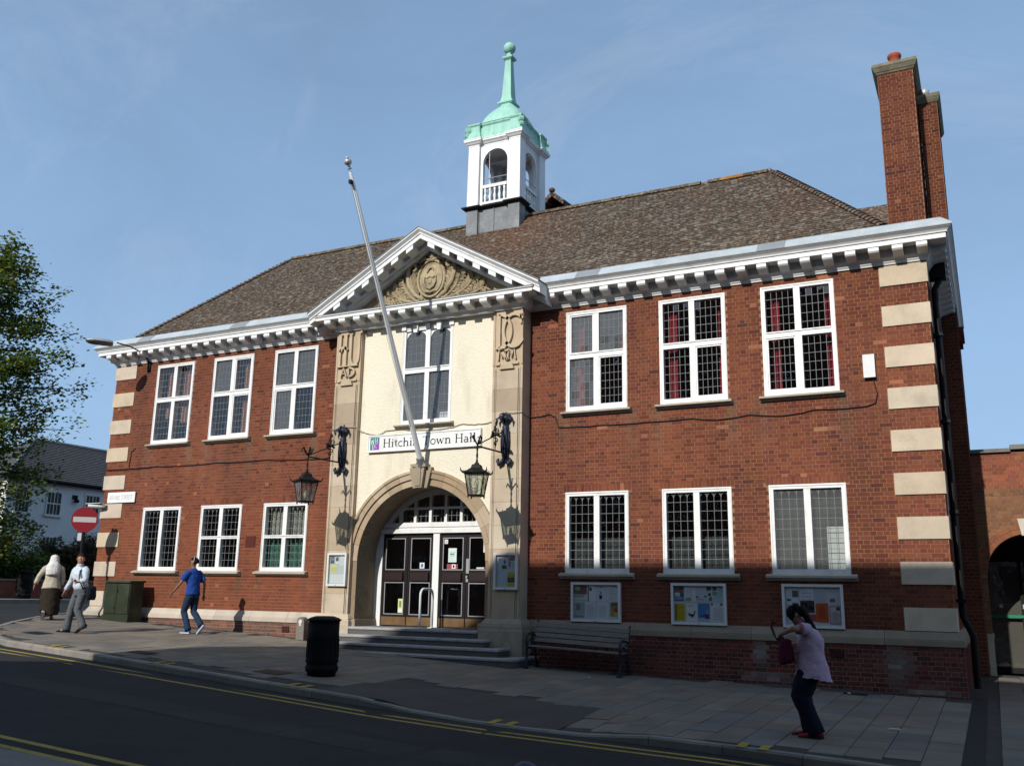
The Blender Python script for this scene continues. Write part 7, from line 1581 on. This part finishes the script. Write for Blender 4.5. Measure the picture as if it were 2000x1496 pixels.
def loft(mb, pts, rad, col, ref=(1, 0, 0), n=16, amp=0.0, seed=0, caps=True):
    pts = [Vector(p) for p in pts]; ref = Vector(ref); vs_ = []
    for i, p in enumerate(pts):
        d = (pts[min(i+1, len(pts)-1)] - pts[max(i-1, 0)]).normalized(); a = (ref - d * ref.dot(d)).normalized(); b2 = d.cross(a)
        ra, rb = rad[i] if isinstance(rad[i], tuple) else (rad[i], rad[i])
        for k in range(n):
            t = 2 * math.pi * k / n; w_ = 1 + amp * (math.sin(3 * t + seed + i * 1.7) * 0.6 + math.sin(5 * t + seed * 2 + i * 2.9) * 0.4)
            vs_.append(p + a * ra * w_ * math.cos(t) + b2 * rb * w_ * math.sin(t))
    fs_ = [(i*n+k, i*n+(k+1) % n, (i+1)*n+(k+1) % n, (i+1)*n+k) for i in range(len(pts)-1) for k in range(n)]
    if caps: fs_ += [tuple(range(n-1, -1, -1)), tuple((len(pts)-1)*n + k for k in range(n))]
    mb.add(vs_, fs_, col)
def dense(pts, rad, k=3):
    P, Q = [], []
    for i in range(len(pts) - 1):
        for j in range(k):
            t = j / k; P.append(tuple(lerp(pts[i][m_], pts[i+1][m_], t) for m_ in range(3)))
            a = rad[i] if isinstance(rad[i], tuple) else (rad[i], rad[i]); b2 = rad[i+1] if isinstance(rad[i+1], tuple) else (rad[i+1], rad[i+1]); s = t * t * (3 - 2 * t); Q.append((lerp(a[0], b2[0], s), lerp(a[1], b2[1], s)))
    P.append(tuple(pts[-1])); Q.append(rad[-1] if isinstance(rad[-1], tuple) else (rad[-1], rad[-1])); return P, Q
def hand(mb, w_, d, side, col, curl=0.5):
    """five fingers rooted in the palm at the end of the wrist, along direction d"""
    w_ = Vector(w_); d = Vector(d).normalized(); side = Vector(side); side = (side - d * side.dot(d)).normalized(); nrm_ = d.cross(side)
    palm = w_ + d * 0.05; mb.tube([w_ - d * 0.01, w_ + d * 0.035, w_ + d * 0.085], [0.026, 0.036, 0.034], 8, col, squash=0.5)
    for k, (o_, ln) in enumerate(((-0.028, 0.075), (-0.010, 0.085), (0.009, 0.080), (0.027, 0.062))):
        b0 = w_ + d * 0.075 + side * o_; k1 = b0 + d * ln * 0.5 + nrm_ * 0.012 * curl; k2 = k1 + (d * (1 - curl * 0.6) + nrm_ * curl).normalized() * ln * 0.5; mb.tube([b0, k1, k2], [0.0095, 0.009, 0.007], 6, col)
    t0 = w_ + d * 0.03 + side * -0.03; mb.tube([t0, t0 + (d * 0.7 - side * 0.6).normalized() * 0.035, t0 + (d * 0.95 - side * 0.45 + nrm_ * 0.3).normalized() * 0.065], [0.013, 0.011, 0.008], 6, col)
def head_parts(o, c, yaw, skin, haircol, style, pitch=0.0):
    """face and hair as children; c = head centre in local space"""
    hp = Matrix.Translation(Vector(c)) @ Matrix.Rotation(yaw, 4, 'Z') @ Matrix.Rotation(pitch, 4, 'Y')
    def T(p): return hp @ Vector(p)
    e = MB()
    for s in (-1, 1): e.ball(T((0.083, s * 0.032, 0.008)), 0.0125, 8, (0.02, 0.015, 0.012))
    o1 = e.build("eye", M['skin'], o, True); e = MB()
    for s in (-1, 1): e.tube([T((0.088, s * 0.017, 0.032)), T((0.086, s * 0.048, 0.034))], 0.005, 5, (0.02, 0.014, 0.01))
    e.build("eyebrow", M['hair'], o)
    e = MB(); e.tube([T((0.085, -0.020, -0.052)), T((0.092, 0, -0.050)), T((0.085, 0.020, -0.052))], 0.006, 6, (0.30, 0.10, 0.09)); e.build("mouth", M['skin'], o)
    if style:
        h = MB(); vs_ = []; n, m_ = 18, 12
        for i in range(m_ + 1):
            ph = math.pi * i / m_
            for k in range(n):
                t = 2 * math.pi * k / n; d = Vector((math.sin(ph) * math.cos(t), math.sin(ph) * math.sin(t), math.cos(ph)))
                r_ = Vector((0.107, 0.088, 0.112)); w_ = 1 + 0.04 * math.sin(7 * t + 3 * ph) + 0.03 * math.sin(11 * ph + t)
                front = max(0.0, d.x)
                k_ = 1.0
                if d.z < (0.42 if style != 'long' else -0.25) and d.x > 0.10: k_ = 0.62          # keeps the face free
                if d.z < -0.35 and style != 'long': k_ = min(k_, 0.66)
                vs_.append(T((d.x * r_.x * w_ * k_ - 0.016, d.y * r_.y * w_ * k_, d.z * r_.z * w_ * k_ + 0.018)))
        fs_ = [(i*n+k, (i+1)*n+k, (i+1)*n+(k+1) % n, i*n+(k+1) % n) for i in range(m_) for k in range(n)]
        h.add(vs_, fs_, haircol); h.build("hair", M['hair'], o, True)
    return T
def body_extra(T, hands, col):
    def f(mb):
        mb.tube([T((0.080, 0, 0.030)), T((0.100, 0, -0.005)), T((0.112, 0, -0.020)), T((0.090, 0, -0.030))], [0.009, 0.012, 0.016, 0.010], 8, col)      # nose
        for s in (-1, 1): mb.ball(T((-0.004, s * 0.080, -0.005)), 0.030, 8, col, (0.6, 0.35, 1.0))                                                  # ears
        for hnd in hands: hand(mb, *hnd)
    return f
ED = [('pel', 'wst'), ('wst', 'che'), ('che', 'nkb'), ('nkb', 'nck'), ('nck', 'jaw'), ('jaw', 'cra'), ('cra', 'top')]
for s in 'LR': ED += [('che', 'sh' + s), ('sh' + s, 'el' + s), ('el' + s, 'wr' + s), ('pel', 'hp' + s), ('hp' + s, 'kn' + s), ('kn' + s, 'an' + s), ('an' + s, 'to' + s)]
def shoe(o, heel, toe, upcol, sole, name="shoe"):
    heel, toe = Vector(heel), Vector(toe); d = (toe - heel); ln = d.length; d.normalize(); side = Vector((0, 0, 1)).cross(d).normalized(); up = d.cross(side)
    if up.z < 0: up = -up
    mb = MB(); st = [(-0.03, 0.030, 0.05), (0.02, 0.036, 0.075), (0.09, 0.036, 0.07), (0.17, 0.044, 0.052), (0.23, 0.044, 0.042), (0.275, 0.025, 0.028)]; vs_ = []; n = 12
    for (u, hw, ht) in st:
        for k in range(n):
            t = 2 * math.pi * k / n; z = math.sin(t); vs_.append(heel + d * u + side * hw * math.cos(t) + up * (ht * 0.5 + ht * 0.5 * z))
    mb.add(vs_, [(i*n+k, i*n+(k+1) % n, (i+1)*n+(k+1) % n, (i+1)*n+k) for i in range(5) for k in range(n)] + [tuple(range(n-1, -1, -1)), tuple(5*n+k for k in range(n))], upcol)
    sh = mb.build(name, M['cloth'], o, True)
    mb = MB(); vs_ = []
    for (u, hw, ht) in st: vs_ += [heel + d * u - side * (hw + 0.004) - up * 0.004, heel + d * u + side * (hw + 0.004) - up * 0.004, heel + d * u + side * (hw + 0.004) + up * 0.022, heel + d * u - side * (hw + 0.004) + up * 0.022]
    mb.add(vs_, [(4*i+k, 4*i+(k+1) % 4, 4*i+4+(k+1) % 4, 4*i+4+k) for i in range(5) for k in range(4)] + [(3, 2, 1, 0), (20, 21, 22, 23)], sole); mb.build("sole", M['cloth'], sh)
    return sh

# --- man in a blue T-shirt, seen from behind, walking left along the wall
px, py = -5.5, -1.55; P1 = tag(empty("person", (px, py, G(px, py)), R(178)), "person in a bright blue T-shirt and jeans walking past the left wing", "person")
SK1 = (0.24, 0.125, 0.08); J = {'pel': (0, 0, 0.96, 0.10), 'wst': (0.01, 0, 1.10, 0.10), 'che': (0.03, 0, 1.30, 0.11), 'nkb': (0.04, 0, 1.46, 0.055), 'nck': (0.05, 0, 1.52, 0.05), 'jaw': (0.075, 0, 1.58, 0.068), 'cra': (0.06, 0, 1.655, 0.088), 'top': (0.055, 0, 1.715, 0.055),
     'shL': (0.03, 0.175, 1.42, 0.05), 'elL': (0.13, 0.27, 1.16, 0.036), 'wrL': (0.30, 0.33, 0.95, 0.026), 'shR': (0.03, -0.175, 1.42, 0.05), 'elR': (-0.10, -0.25, 1.15, 0.036), 'wrR': (-0.09, -0.26, 0.90, 0.026),
     'hpL': (0, 0.09, 0.93, 0.08), 'knL': (0.15, 0.09, 0.50, 0.05), 'anL': (-0.05, 0.09, 0.11, 0.034), 'toL': (0.10, 0.09, 0.03, 0.028), 'hpR': (0, -0.09, 0.93, 0.08), 'knR': (0.02, -0.09, 0.50, 0.05), 'anR': (-0.28, -0.09, 0.20, 0.034), 'toR': (-0.20, -0.09, 0.05, 0.028)}
T = head_parts(P1, (0.062, 0, 1.635), R(35), SK1, (0.012, 0.010, 0.010), 'short')
skin_body(J, ED, P1, SK1, body_extra(T, [((0.30, 0.33, 0.95), (0.6, 0.15, -0.8), (0.8, 0, 0.6), SK1), ((-0.09, -0.26, 0.90), (0.1, 0, -1), (1, 0, 0), SK1)], SK1))
BL = (0.018, 0.060, 0.26); mb = MB()
loft(mb, *dense([(-0.005, 0, 0.88), (0.0, 0, 1.0), (0.01, 0, 1.12), (0.03, 0, 1.28), (0.035, 0, 1.40), (0.04, 0, 1.46), (0.045, 0, 1.50)], [(0.145, 0.185), (0.135, 0.175), (0.13, 0.170), (0.14, 0.195), (0.11, 0.200), (0.085, 0.11), (0.06, 0.062)], 3), BL, n=22, amp=0.03, seed=1)
for s, el in ((1, (0.10, 0.255, 1.22)), (-1, (-0.07, -0.235, 1.21))): loft(mb, *dense([(0.03, s * 0.14, 1.41), (0.035, s * 0.19, 1.37), el], [0.075, 0.078, 0.074], 3), BL, n=14, amp=0.05, seed=2 + s, caps=False)
mb.build("t_shirt", M['cloth'], P1, True)
JN = (0.022, 0.040, 0.075); mb = MB(); loft(mb, *dense([(0, 0, 1.0), (0, 0, 0.92), (0, 0, 0.82)], [(0.13, 0.165), (0.14, 0.175), (0.125, 0.165)], 3), JN, n=20)
loft(mb, *dense([(0, 0.085, 0.90), (0.08, 0.09, 0.68), (0.15, 0.09, 0.50), (0.04, 0.09, 0.28), (-0.05, 0.09, 0.07)], [0.10, 0.088, 0.075, 0.072, 0.075], 4), JN, n=16, amp=0.05, seed=5); loft(mb, *dense([(0, -0.085, 0.90), (0.015, -0.09, 0.68), (0.02, -0.09, 0.50), (-0.14, -0.09, 0.34), (-0.28, -0.09, 0.18)], [0.10, 0.088, 0.075, 0.072, 0.075], 4), JN, n=16, amp=0.05, seed=8)
mb.build("jeans", M['cloth'], P1, True)
shoe(P1, (-0.09, 0.09, 0.01), (0.15, 0.09, 0.01), (0.05, 0.09, 0.25), (0.55, 0.55, 0.58)); shoe(P1, (-0.36, -0.09, 0.17), (-0.20, -0.09, 0.005), (0.05, 0.09, 0.25), (0.55, 0.55, 0.58))
mb = MB(); mb.tube([T((-0.02, 0.089 * math.cos(R(a)), 0.02 + 0.128 * math.sin(R(a)))) for a in range(0, 181, 15)], 0.008, 6, (0.45, 0.45, 0.42)); mb.build("headband", M['cloth'], P1, True)

# --- man in a pale shirt looking back over his shoulder
px, py = -6.95, -3.5; P2 = tag(empty("person", (px, py, G(px, py)), R(268)), "person in a white shirt and grey trousers looking to the right", "person")
SK2 = (0.40, 0.20, 0.145); J = {'pel': (0, 0, 0.95, 0.10), 'wst': (0.03, -0.01, 1.09, 0.10), 'che': (0.06, -0.03, 1.28, 0.115), 'nkb': (0.08, -0.02, 1.44, 0.058), 'nck': (0.09, 0.0, 1.50, 0.05), 'jaw': (0.11, 0.02, 1.565, 0.07), 'cra': (0.10, 0.02, 1.64, 0.09), 'top': (0.095, 0.02, 1.70, 0.055),
     'shL': (0.06, 0.16, 1.40, 0.05), 'elL': (0.10, 0.25, 1.16, 0.036), 'wrL': (0.25, 0.18, 1.10, 0.026), 'shR': (0.05, -0.20, 1.38, 0.05), 'elR': (0.02, -0.34, 1.13, 0.036), 'wrR': (0.06, -0.46, 0.92, 0.026),
     'hpL': (0, 0.09, 0.92, 0.08), 'knL': (0.06, 0.03, 0.50, 0.05), 'anL': (-0.02, 0.20, 0.15, 0.034), 'toL': (0.03, 0.10, 0.04, 0.028), 'hpR': (0, -0.09, 0.92, 0.08), 'knR': (0.10, -0.12, 0.51, 0.05), 'anR': (0.10, -0.22, 0.10, 0.034), 'toR': (0.16, -0.33, 0.03, 0.028)}
T = head_parts(P2, (0.10, 0.02, 1.62), R(72), SK2, (0.028, 0.018, 0.013), 'short')
skin_body(J, ED, P2, SK2, body_extra(T, [((0.25, 0.18, 1.10), (0.6, 0.3, 0.25), (0, 0, 1), SK2, 0.8), ((0.06, -0.46, 0.92), (0.1, -0.25, -1), (1, 0, 0), SK2)], SK2))
WS = (0.56, 0.63, 0.70); mb = MB()
loft(mb, *dense([(0.0, 0, 0.96), (0.02, 0, 1.03), (0.03, -0.01, 1.12), (0.06, -0.02, 1.28), (0.065, -0.02, 1.38), (0.08, -0.015, 1.445), (0.09, 0, 1.485)], [(0.13, 0.165), (0.15, 0.185), (0.135, 0.170), (0.14, 0.195), (0.11, 0.205), (0.08, 0.11), (0.062, 0.066)], 3), WS, n=22, amp=0.035, seed=3)
loft(mb, *dense([(0.05, -0.15, 1.39), (0.045, -0.215, 1.35), (0.02, -0.34, 1.13), (0.055, -0.45, 0.94)], [0.075, 0.076, 0.060, 0.050], 4), WS, n=14, amp=0.05, seed=4); loft(mb, *dense([(0.06, 0.13, 1.40), (0.065, 0.185, 1.36), (0.10, 0.25, 1.16), (0.20, 0.205, 1.12)], [0.075, 0.076, 0.062, 0.05], 4), WS, n=14, amp=0.05, seed=6)
loft(mb, [(0.09, 0, 1.475), (0.092, 0, 1.515)], [(0.068, 0.072), (0.070, 0.074)], WS, n=16, caps=False)
mb.build("shirt", M['cloth'], P2, True)
TG = (0.105, 0.115, 0.125); mb = MB(); loft(mb, *dense([(0.01, 0, 1.0), (0, 0, 0.90), (0, 0, 0.80)], [(0.13, 0.16), (0.14, 0.175), (0.125, 0.165)], 3), TG, n=20)
loft(mb, *dense([(0, 0.085, 0.88), (0.04, 0.06, 0.68), (0.06, 0.035, 0.50), (0.02, 0.11, 0.32), (-0.02, 0.20, 0.10)], [0.10, 0.09, 0.08, 0.08, 0.085], 4), TG, n=16, amp=0.04, seed=5); loft(mb, *dense([(0, -0.085, 0.88), (0.06, -0.10, 0.70), (0.10, -0.12, 0.52), (0.10, -0.165, 0.30), (0.10, -0.215, 0.06)], [0.10, 0.09, 0.08, 0.08, 0.09], 4), TG, n=16, amp=0.04, seed=8)
mb.build("trousers", M['cloth'], P2, True); mb = MB(); loft(mb, [(0.01, 0, 0.97), (0.01, 0, 1.0)], [(0.142, 0.176), (0.142, 0.176)], (0.012, 0.012, 0.014), n=20); mb.build("belt", M['cloth'], P2, True)
shoe(P2, (0.07, -0.17, 0.01), (0.17, -0.40, 0.01), (0.012, 0.012, 0.013), (0.01, 0.01, 0.01)); shoe(P2, (-0.04, 0.25, 0.15), (0.05, 0.08, 0.005), (0.012, 0.012, 0.013), (0.01, 0.01, 0.01))
mb = MB(); mb.tube([(-0.08, 0.15, 1.30), (0.03, 0.14, 1.475), (0.17, 0.12, 1.36), (0.19, 0.15, 1.15), (0.10, 0.22, 0.95)], 0.016, 6, (0.015, 0.018, 0.03), squash=0.5)
sb_ = mb; mb = MB(); loft(mb, *dense([(-0.05, 0.30, 0.72), (-0.05, 0.30, 0.80), (-0.05, 0.29, 0.98), (-0.05, 0.28, 1.02)], [(0.11, 0.04), (0.13, 0.055), (0.12, 0.05), (0.10, 0.03)], 3), (0.02, 0.02, 0.03), n=18)
b1 = tag(empty("shoulder_bag", (px, py, G(px, py)), R(268)), "dark shoulder bag hanging at the white shirted person's side", "bag"); mb.build("bag_body", M['cloth'], b1, True); sb_.build("strap", M['cloth'], b1, True)

# --- woman in a pale headscarf and jacket walking away
px, py = -10.0, -1.95; P3 = tag(empty("person", (px, py, G(px, py)), R(140)), "person in a white headscarf, cream jacket and long dark skirt, walking away", "person")
SK3 = (0.30, 0.17, 0.12); J = {'pel': (0, 0, 0.90, 0.10), 'wst': (0, 0, 1.03, 0.10), 'che': (0.01, 0, 1.20, 0.11), 'nkb': (0.02, 0, 1.34, 0.05), 'nck': (0.03, 0, 1.39, 0.045), 'jaw': (0.05, 0, 1.45, 0.06), 'cra': (0.04, 0, 1.52, 0.082), 'top': (0.04, 0, 1.58, 0.05),
     'shL': (0, 0.17, 1.30, 0.05), 'elL': (-0.06, 0.30, 1.08, 0.034), 'wrL': (-0.04, 0.38, 0.86, 0.025), 'shR': (0, -0.17, 1.30, 0.05), 'elR': (0.02, -0.24, 1.06, 0.034), 'wrR': (0.08, -0.22, 0.84, 0.025),
     'hpL': (0, 0.08, 0.87, 0.08), 'knL': (-0.05, 0.08, 0.47, 0.05), 'anL': (-0.26, 0.10, 0.18, 0.032), 'toL': (-0.18, 0.10, 0.04, 0.026), 'hpR': (0, -0.08, 0.87, 0.08), 'knR': (0.10, -0.08, 0.47, 0.05), 'anR': (0.12, -0.08, 0.08, 0.032), 'toR': (0.24, -0.08, 0.03, 0.026)}
T = head_parts(P3, (0.045, 0, 1.50), R(0), SK3, (0.02, 0.02, 0.02), None)
skin_body(J, ED, P3, SK3, body_extra(T, [((-0.04, 0.38, 0.86), (0.1, 0.2, -1), (1, 0, 0), SK3), ((0.08, -0.22, 0.84), (0.2, 0, -1), (1, 0, 0), SK3, 0.9)], SK3))
JK = (0.46, 0.41, 0.32); mb = MB()
loft(mb, *dense([(-0.02, 0, 0.76), (-0.01, 0, 0.86), (0, 0, 1.02), (0.01, 0, 1.18), (0.0, 0, 1.29), (0.02, 0, 1.355)], [(0.175, 0.225), (0.16, 0.205), (0.135, 0.175), (0.14, 0.19), (0.105, 0.195), (0.07, 0.08)], 3), JK, n=22, amp=0.02, seed=2)
loft(mb, *dense([(0, 0.13, 1.29), (0, 0.19, 1.26), (-0.06, 0.30, 1.08), (-0.045, 0.37, 0.885)], [0.075, 0.075, 0.062, 0.052], 4), JK, n=14, amp=0.04, seed=3); loft(mb, *dense([(0, -0.13, 1.29), (0, -0.19, 1.26), (0.02, -0.24, 1.06), (0.07, -0.222, 0.87)], [0.075, 0.075, 0.062, 0.052], 4), JK, n=14, amp=0.04, seed=4)
mb.build("jacket", M['cloth'], P3, True)
mb = MB(); SC = (0.66, 0.64, 0.61)
loft(mb, *dense([(-0.09, 0.0, 1.10), (-0.085, 0.0, 1.20), (-0.035, 0, 1.32), (0.0, 0, 1.40), (0.02, 0, 1.48), (0.03, 0, 1.56), (0.035, 0, 1.605), (0.035, 0, 1.62)], [(0.10, 0.15), (0.115, 0.175), (0.13, 0.175), (0.12, 0.125), (0.112, 0.108), (0.10, 0.10), (0.06, 0.06), (0.01, 0.01)], 3), SC, n=24, amp=0.05, seed=1); mb.build("headscarf", M['cloth'], P3, True)
mb = MB(); loft(mb, *dense([(0, 0, 0.92), (0, 0, 0.76), (-0.02, 0, 0.50), (-0.04, -0.02, 0.28), (-0.04, -0.04, 0.10)], [(0.13, 0.17), (0.18, 0.215), (0.22, 0.235), (0.26, 0.235), (0.28, 0.20)], 4), (0.030, 0.024, 0.017), n=30, amp=0.07, seed=6); mb.build("skirt", M['cloth'], P3, True)
shoe(P3, (-0.33, 0.10, 0.17), (-0.19, 0.10, 0.005), (0.50, 0.48, 0.45), (0.50, 0.48, 0.44)); shoe(P3, (0.08, -0.08, 0.01), (0.3, -0.08, 0.01), (0.3, 0.28, 0.26), (0.4, 0.38, 0.35))
hb2 = tag(empty("handbag", (px, py, G(px, py)), R(140)), "black handbag in the headscarfed person's right hand", "bag")
mb = MB(); loft(mb, *dense([(0.10, -0.24, 0.50), (0.10, -0.24, 0.56), (0.10, -0.24, 0.66), (0.10, -0.24, 0.70)], [(0.14, 0.05), (0.16, 0.06), (0.15, 0.05), (0.13, 0.03)], 3), (0.012, 0.011, 0.012), n=18); mb.build("bag_body", M['cloth'], hb2, True)
mb = MB(); mb.tube([(0.0, -0.24, 0.69), (0.06, -0.23, 0.79), (0.10, -0.22, 0.80), (0.15, -0.23, 0.79), (0.20, -0.24, 0.69)], 0.008, 6, (0.012, 0.011, 0.012)); mb.build("handle", M['cloth'], hb2)

# --- woman in a pink blouse searching her bag
px, py = 9.30, -5.60; P4 = tag(empty("person", (px, py, G(px, py)), R(187)), "person in a pink frilled blouse with head bent, rummaging in a bag", "person")
SK4 = (0.34, 0.175, 0.12); J = {'pel': (-0.02, 0, 0.88, 0.11), 'wst': (-0.02, 0, 1.02, 0.11), 'che': (-0.02, 0, 1.20, 0.115), 'nkb': (0.03, 0, 1.35, 0.052), 'nck': (0.07, 0, 1.40, 0.046), 'jaw': (0.135, 0, 1.425, 0.062), 'cra': (0.125, 0, 1.50, 0.088), 'top': (0.12, 0, 1.555, 0.055),
     'shL': (0.0, 0.17, 1.30, 0.05), 'elL': (0.15, 0.36, 1.32, 0.042), 'wrL': (0.31, 0.17, 1.24, 0.028), 'shR': (0.0, -0.17, 1.30, 0.05), 'elR': (0.13, -0.25, 1.10, 0.040), 'wrR': (0.31, -0.10, 1.09, 0.027),
     'hpL': (-0.02, 0.09, 0.86, 0.095), 'knL': (0.12, 0.09, 0.50, 0.06), 'anL': (-0.07, 0.08, 0.10, 0.036), 'toL': (0.06, 0.08, 0.03, 0.028), 'hpR': (-0.02, -0.09, 0.86, 0.095), 'knR': (0.10, -0.09, 0.48, 0.06), 'anR': (0.02, -0.09, 0.10, 0.036), 'toR': (0.14, -0.09, 0.03, 0.028)}
T = head_parts(P4, (0.125, 0, 1.48), 0, SK4, (0.014, 0.011, 0.011), 'long', R(66))
skin_body(J, ED, P4, SK4, body_extra(T, [((0.31, 0.17, 1.24), (0.35, -0.5, -0.7), (0.8, 0.5, 0.3), SK4, 0.7), ((0.31, -0.10, 1.09), (0.6, 0.3, -0.2), (0, 1, 0), SK4, 0.8)], SK4))
mb = MB(); HC = (0.014, 0.011, 0.011)
loft(mb, *dense([T((-0.06, 0, 0.06)), T((-0.11, 0, -0.02)), (-0.07, 0.02, 1.34), (-0.135, 0.03, 1.22), (-0.14, 0.03, 1.12)], [(0.07, 0.085), (0.055, 0.085), (0.035, 0.06), (0.022, 0.035), (0.008, 0.012)], 4), HC, n=14, amp=0.08, seed=3); mb.build("ponytail", M['hair'], P4, True)
PK = (0.50, 0.36, 0.45); mb = MB(); n = 40; rows_ = []
pts, rad = dense([(-0.05, 0, 0.72), (-0.045, 0, 0.80), (-0.035, 0, 0.90), (-0.03, 0, 1.02), (-0.035, 0, 1.18), (-0.01, 0, 1.29), (0.02, 0, 1.345), (0.035, 0, 1.37)], [(0.225, 0.255), (0.205, 0.235), (0.185, 0.22), (0.165, 0.205), (0.165, 0.205), (0.125, 0.205), (0.085, 0.11), (0.06, 0.062)], 3)
vs_ = []
for i, p in enumerate(pts):
    fr2 = max(0, 1 - i / 3.5)
    for k in range(n):
        t = 2 * math.pi * k / n; w_ = 1 + 0.032 * fr2 * math.sin(t * 17) + 0.02 * math.sin(3 * t + i) + 0.012 * math.sin(7 * t + 2 * i); vs_.append((p[0] + rad[i][0] * w_ * math.cos(t), p[1] + rad[i][1] * w_ * math.sin(t), p[2] + 0.008 * fr2 * math.sin(t * 17 + 1) - 0.05 * fr2 * (math.cos(t) < 0) * abs(math.cos(t))))
mb.add(vs_, [(i*n+k, i*n+(k+1) % n, (i+1)*n+(k+1) % n, (i+1)*n+k) for i in range(len(pts)-1) for k in range(n)], PK)
loft(mb, *dense([(-0.01, 0.13, 1.30), (0.03, 0.20, 1.31), (0.085, 0.275, 1.315)], [0.080, 0.078, 0.070], 3), PK, n=14, amp=0.04); loft(mb, *dense([(-0.01, -0.13, 1.30), (0.0, -0.18, 1.27), (0.06, -0.22, 1.19)], [0.078, 0.076, 0.066], 3), PK, n=14, amp=0.04)
bl4 = mb.build("blouse", M['cloth'], P4, True)
mb = MB(); loft(mb, [(0.072, 0.257, 1.314), (0.092, 0.285, 1.316)], [0.074, 0.072], (0.36, 0.10, 0.13), n=16, caps=False); loft(mb, [(0.045, -0.212, 1.21), (0.07, -0.226, 1.175)], [0.070, 0.068], (0.36, 0.10, 0.13), n=16, caps=False); mb.build("sleeve_band", M['cloth'], bl4, True)
DT = (0.012, 0.016, 0.028); mb = MB(); loft(mb, *dense([(-0.02, 0, 0.96), (-0.025, 0, 0.86), (-0.02, 0, 0.74)], [(0.13, 0.17), (0.165, 0.20), (0.165, 0.195)], 3), DT, n=20)
loft(mb, *dense([(-0.02, 0.085, 0.84), (0.06, 0.09, 0.66), (0.12, 0.09, 0.50), (0.03, 0.085, 0.28), (-0.06, 0.08, 0.05)], [0.125, 0.13, 0.115, 0.105, 0.105], 4), DT, n=16, amp=0.03, seed=5); loft(mb, *dense([(-0.02, -0.085, 0.84), (0.04, -0.09, 0.66), (0.10, -0.09, 0.48), (0.06, -0.09, 0.28), (0.02, -0.09, 0.06)], [0.125, 0.13, 0.115, 0.10, 0.10], 4), DT, n=16, amp=0.03, seed=8)
mb.build("trousers", M['cloth'], P4, True)
shoe(P4, (-0.11, 0.08, 0.008), (0.12, 0.08, 0.005), (0.34, 0.035, 0.06), (0.05, 0.04, 0.035)); shoe(P4, (-0.02, -0.09, 0.008), (0.2, -0.09, 0.005), (0.34, 0.035, 0.06), (0.05, 0.04, 0.035))
hb3 = tag(empty("shoulder_bag", (px, py, G(px, py)), R(187)), "burgundy shoulder bag hanging open in front of the pink bloused person", "bag")
mb = MB(); loft(mb, *dense([(0.25, 0.10, 0.88), (0.26, 0.10, 0.91), (0.27, 0.10, 1.04), (0.27, 0.10, 1.16), (0.27, 0.10, 1.18)], [(0.08, 0.12), (0.105, 0.15), (0.095, 0.14), (0.075, 0.12), (0.05, 0.09)], 3), (0.085, 0.012, 0.03), n=20, amp=0.05, seed=2); mb.build("bag_body", M['cloth'], hb3, True)
for yy in (0.16, -0.04):
    mb = MB(); mb.tube([(0.30, yy, 1.10), (0.40, yy, 1.22), (0.435, yy * 0.8 + 0.01, 1.32), (0.415, yy * 0.6 + 0.02, 1.385), (0.37, yy * 0.5 + 0.04, 1.36)], 0.008, 6, (0.05, 0.015, 0.018)); mb.build("strap", M['cloth'], hb3)
mb = MB(); mb.box(0.27, 0.38, 0.06, 0.11, 1.16, 1.215, (0.60, 0.62, 0.66)); mb.build("tissue_packet", M['paper'], hb3)
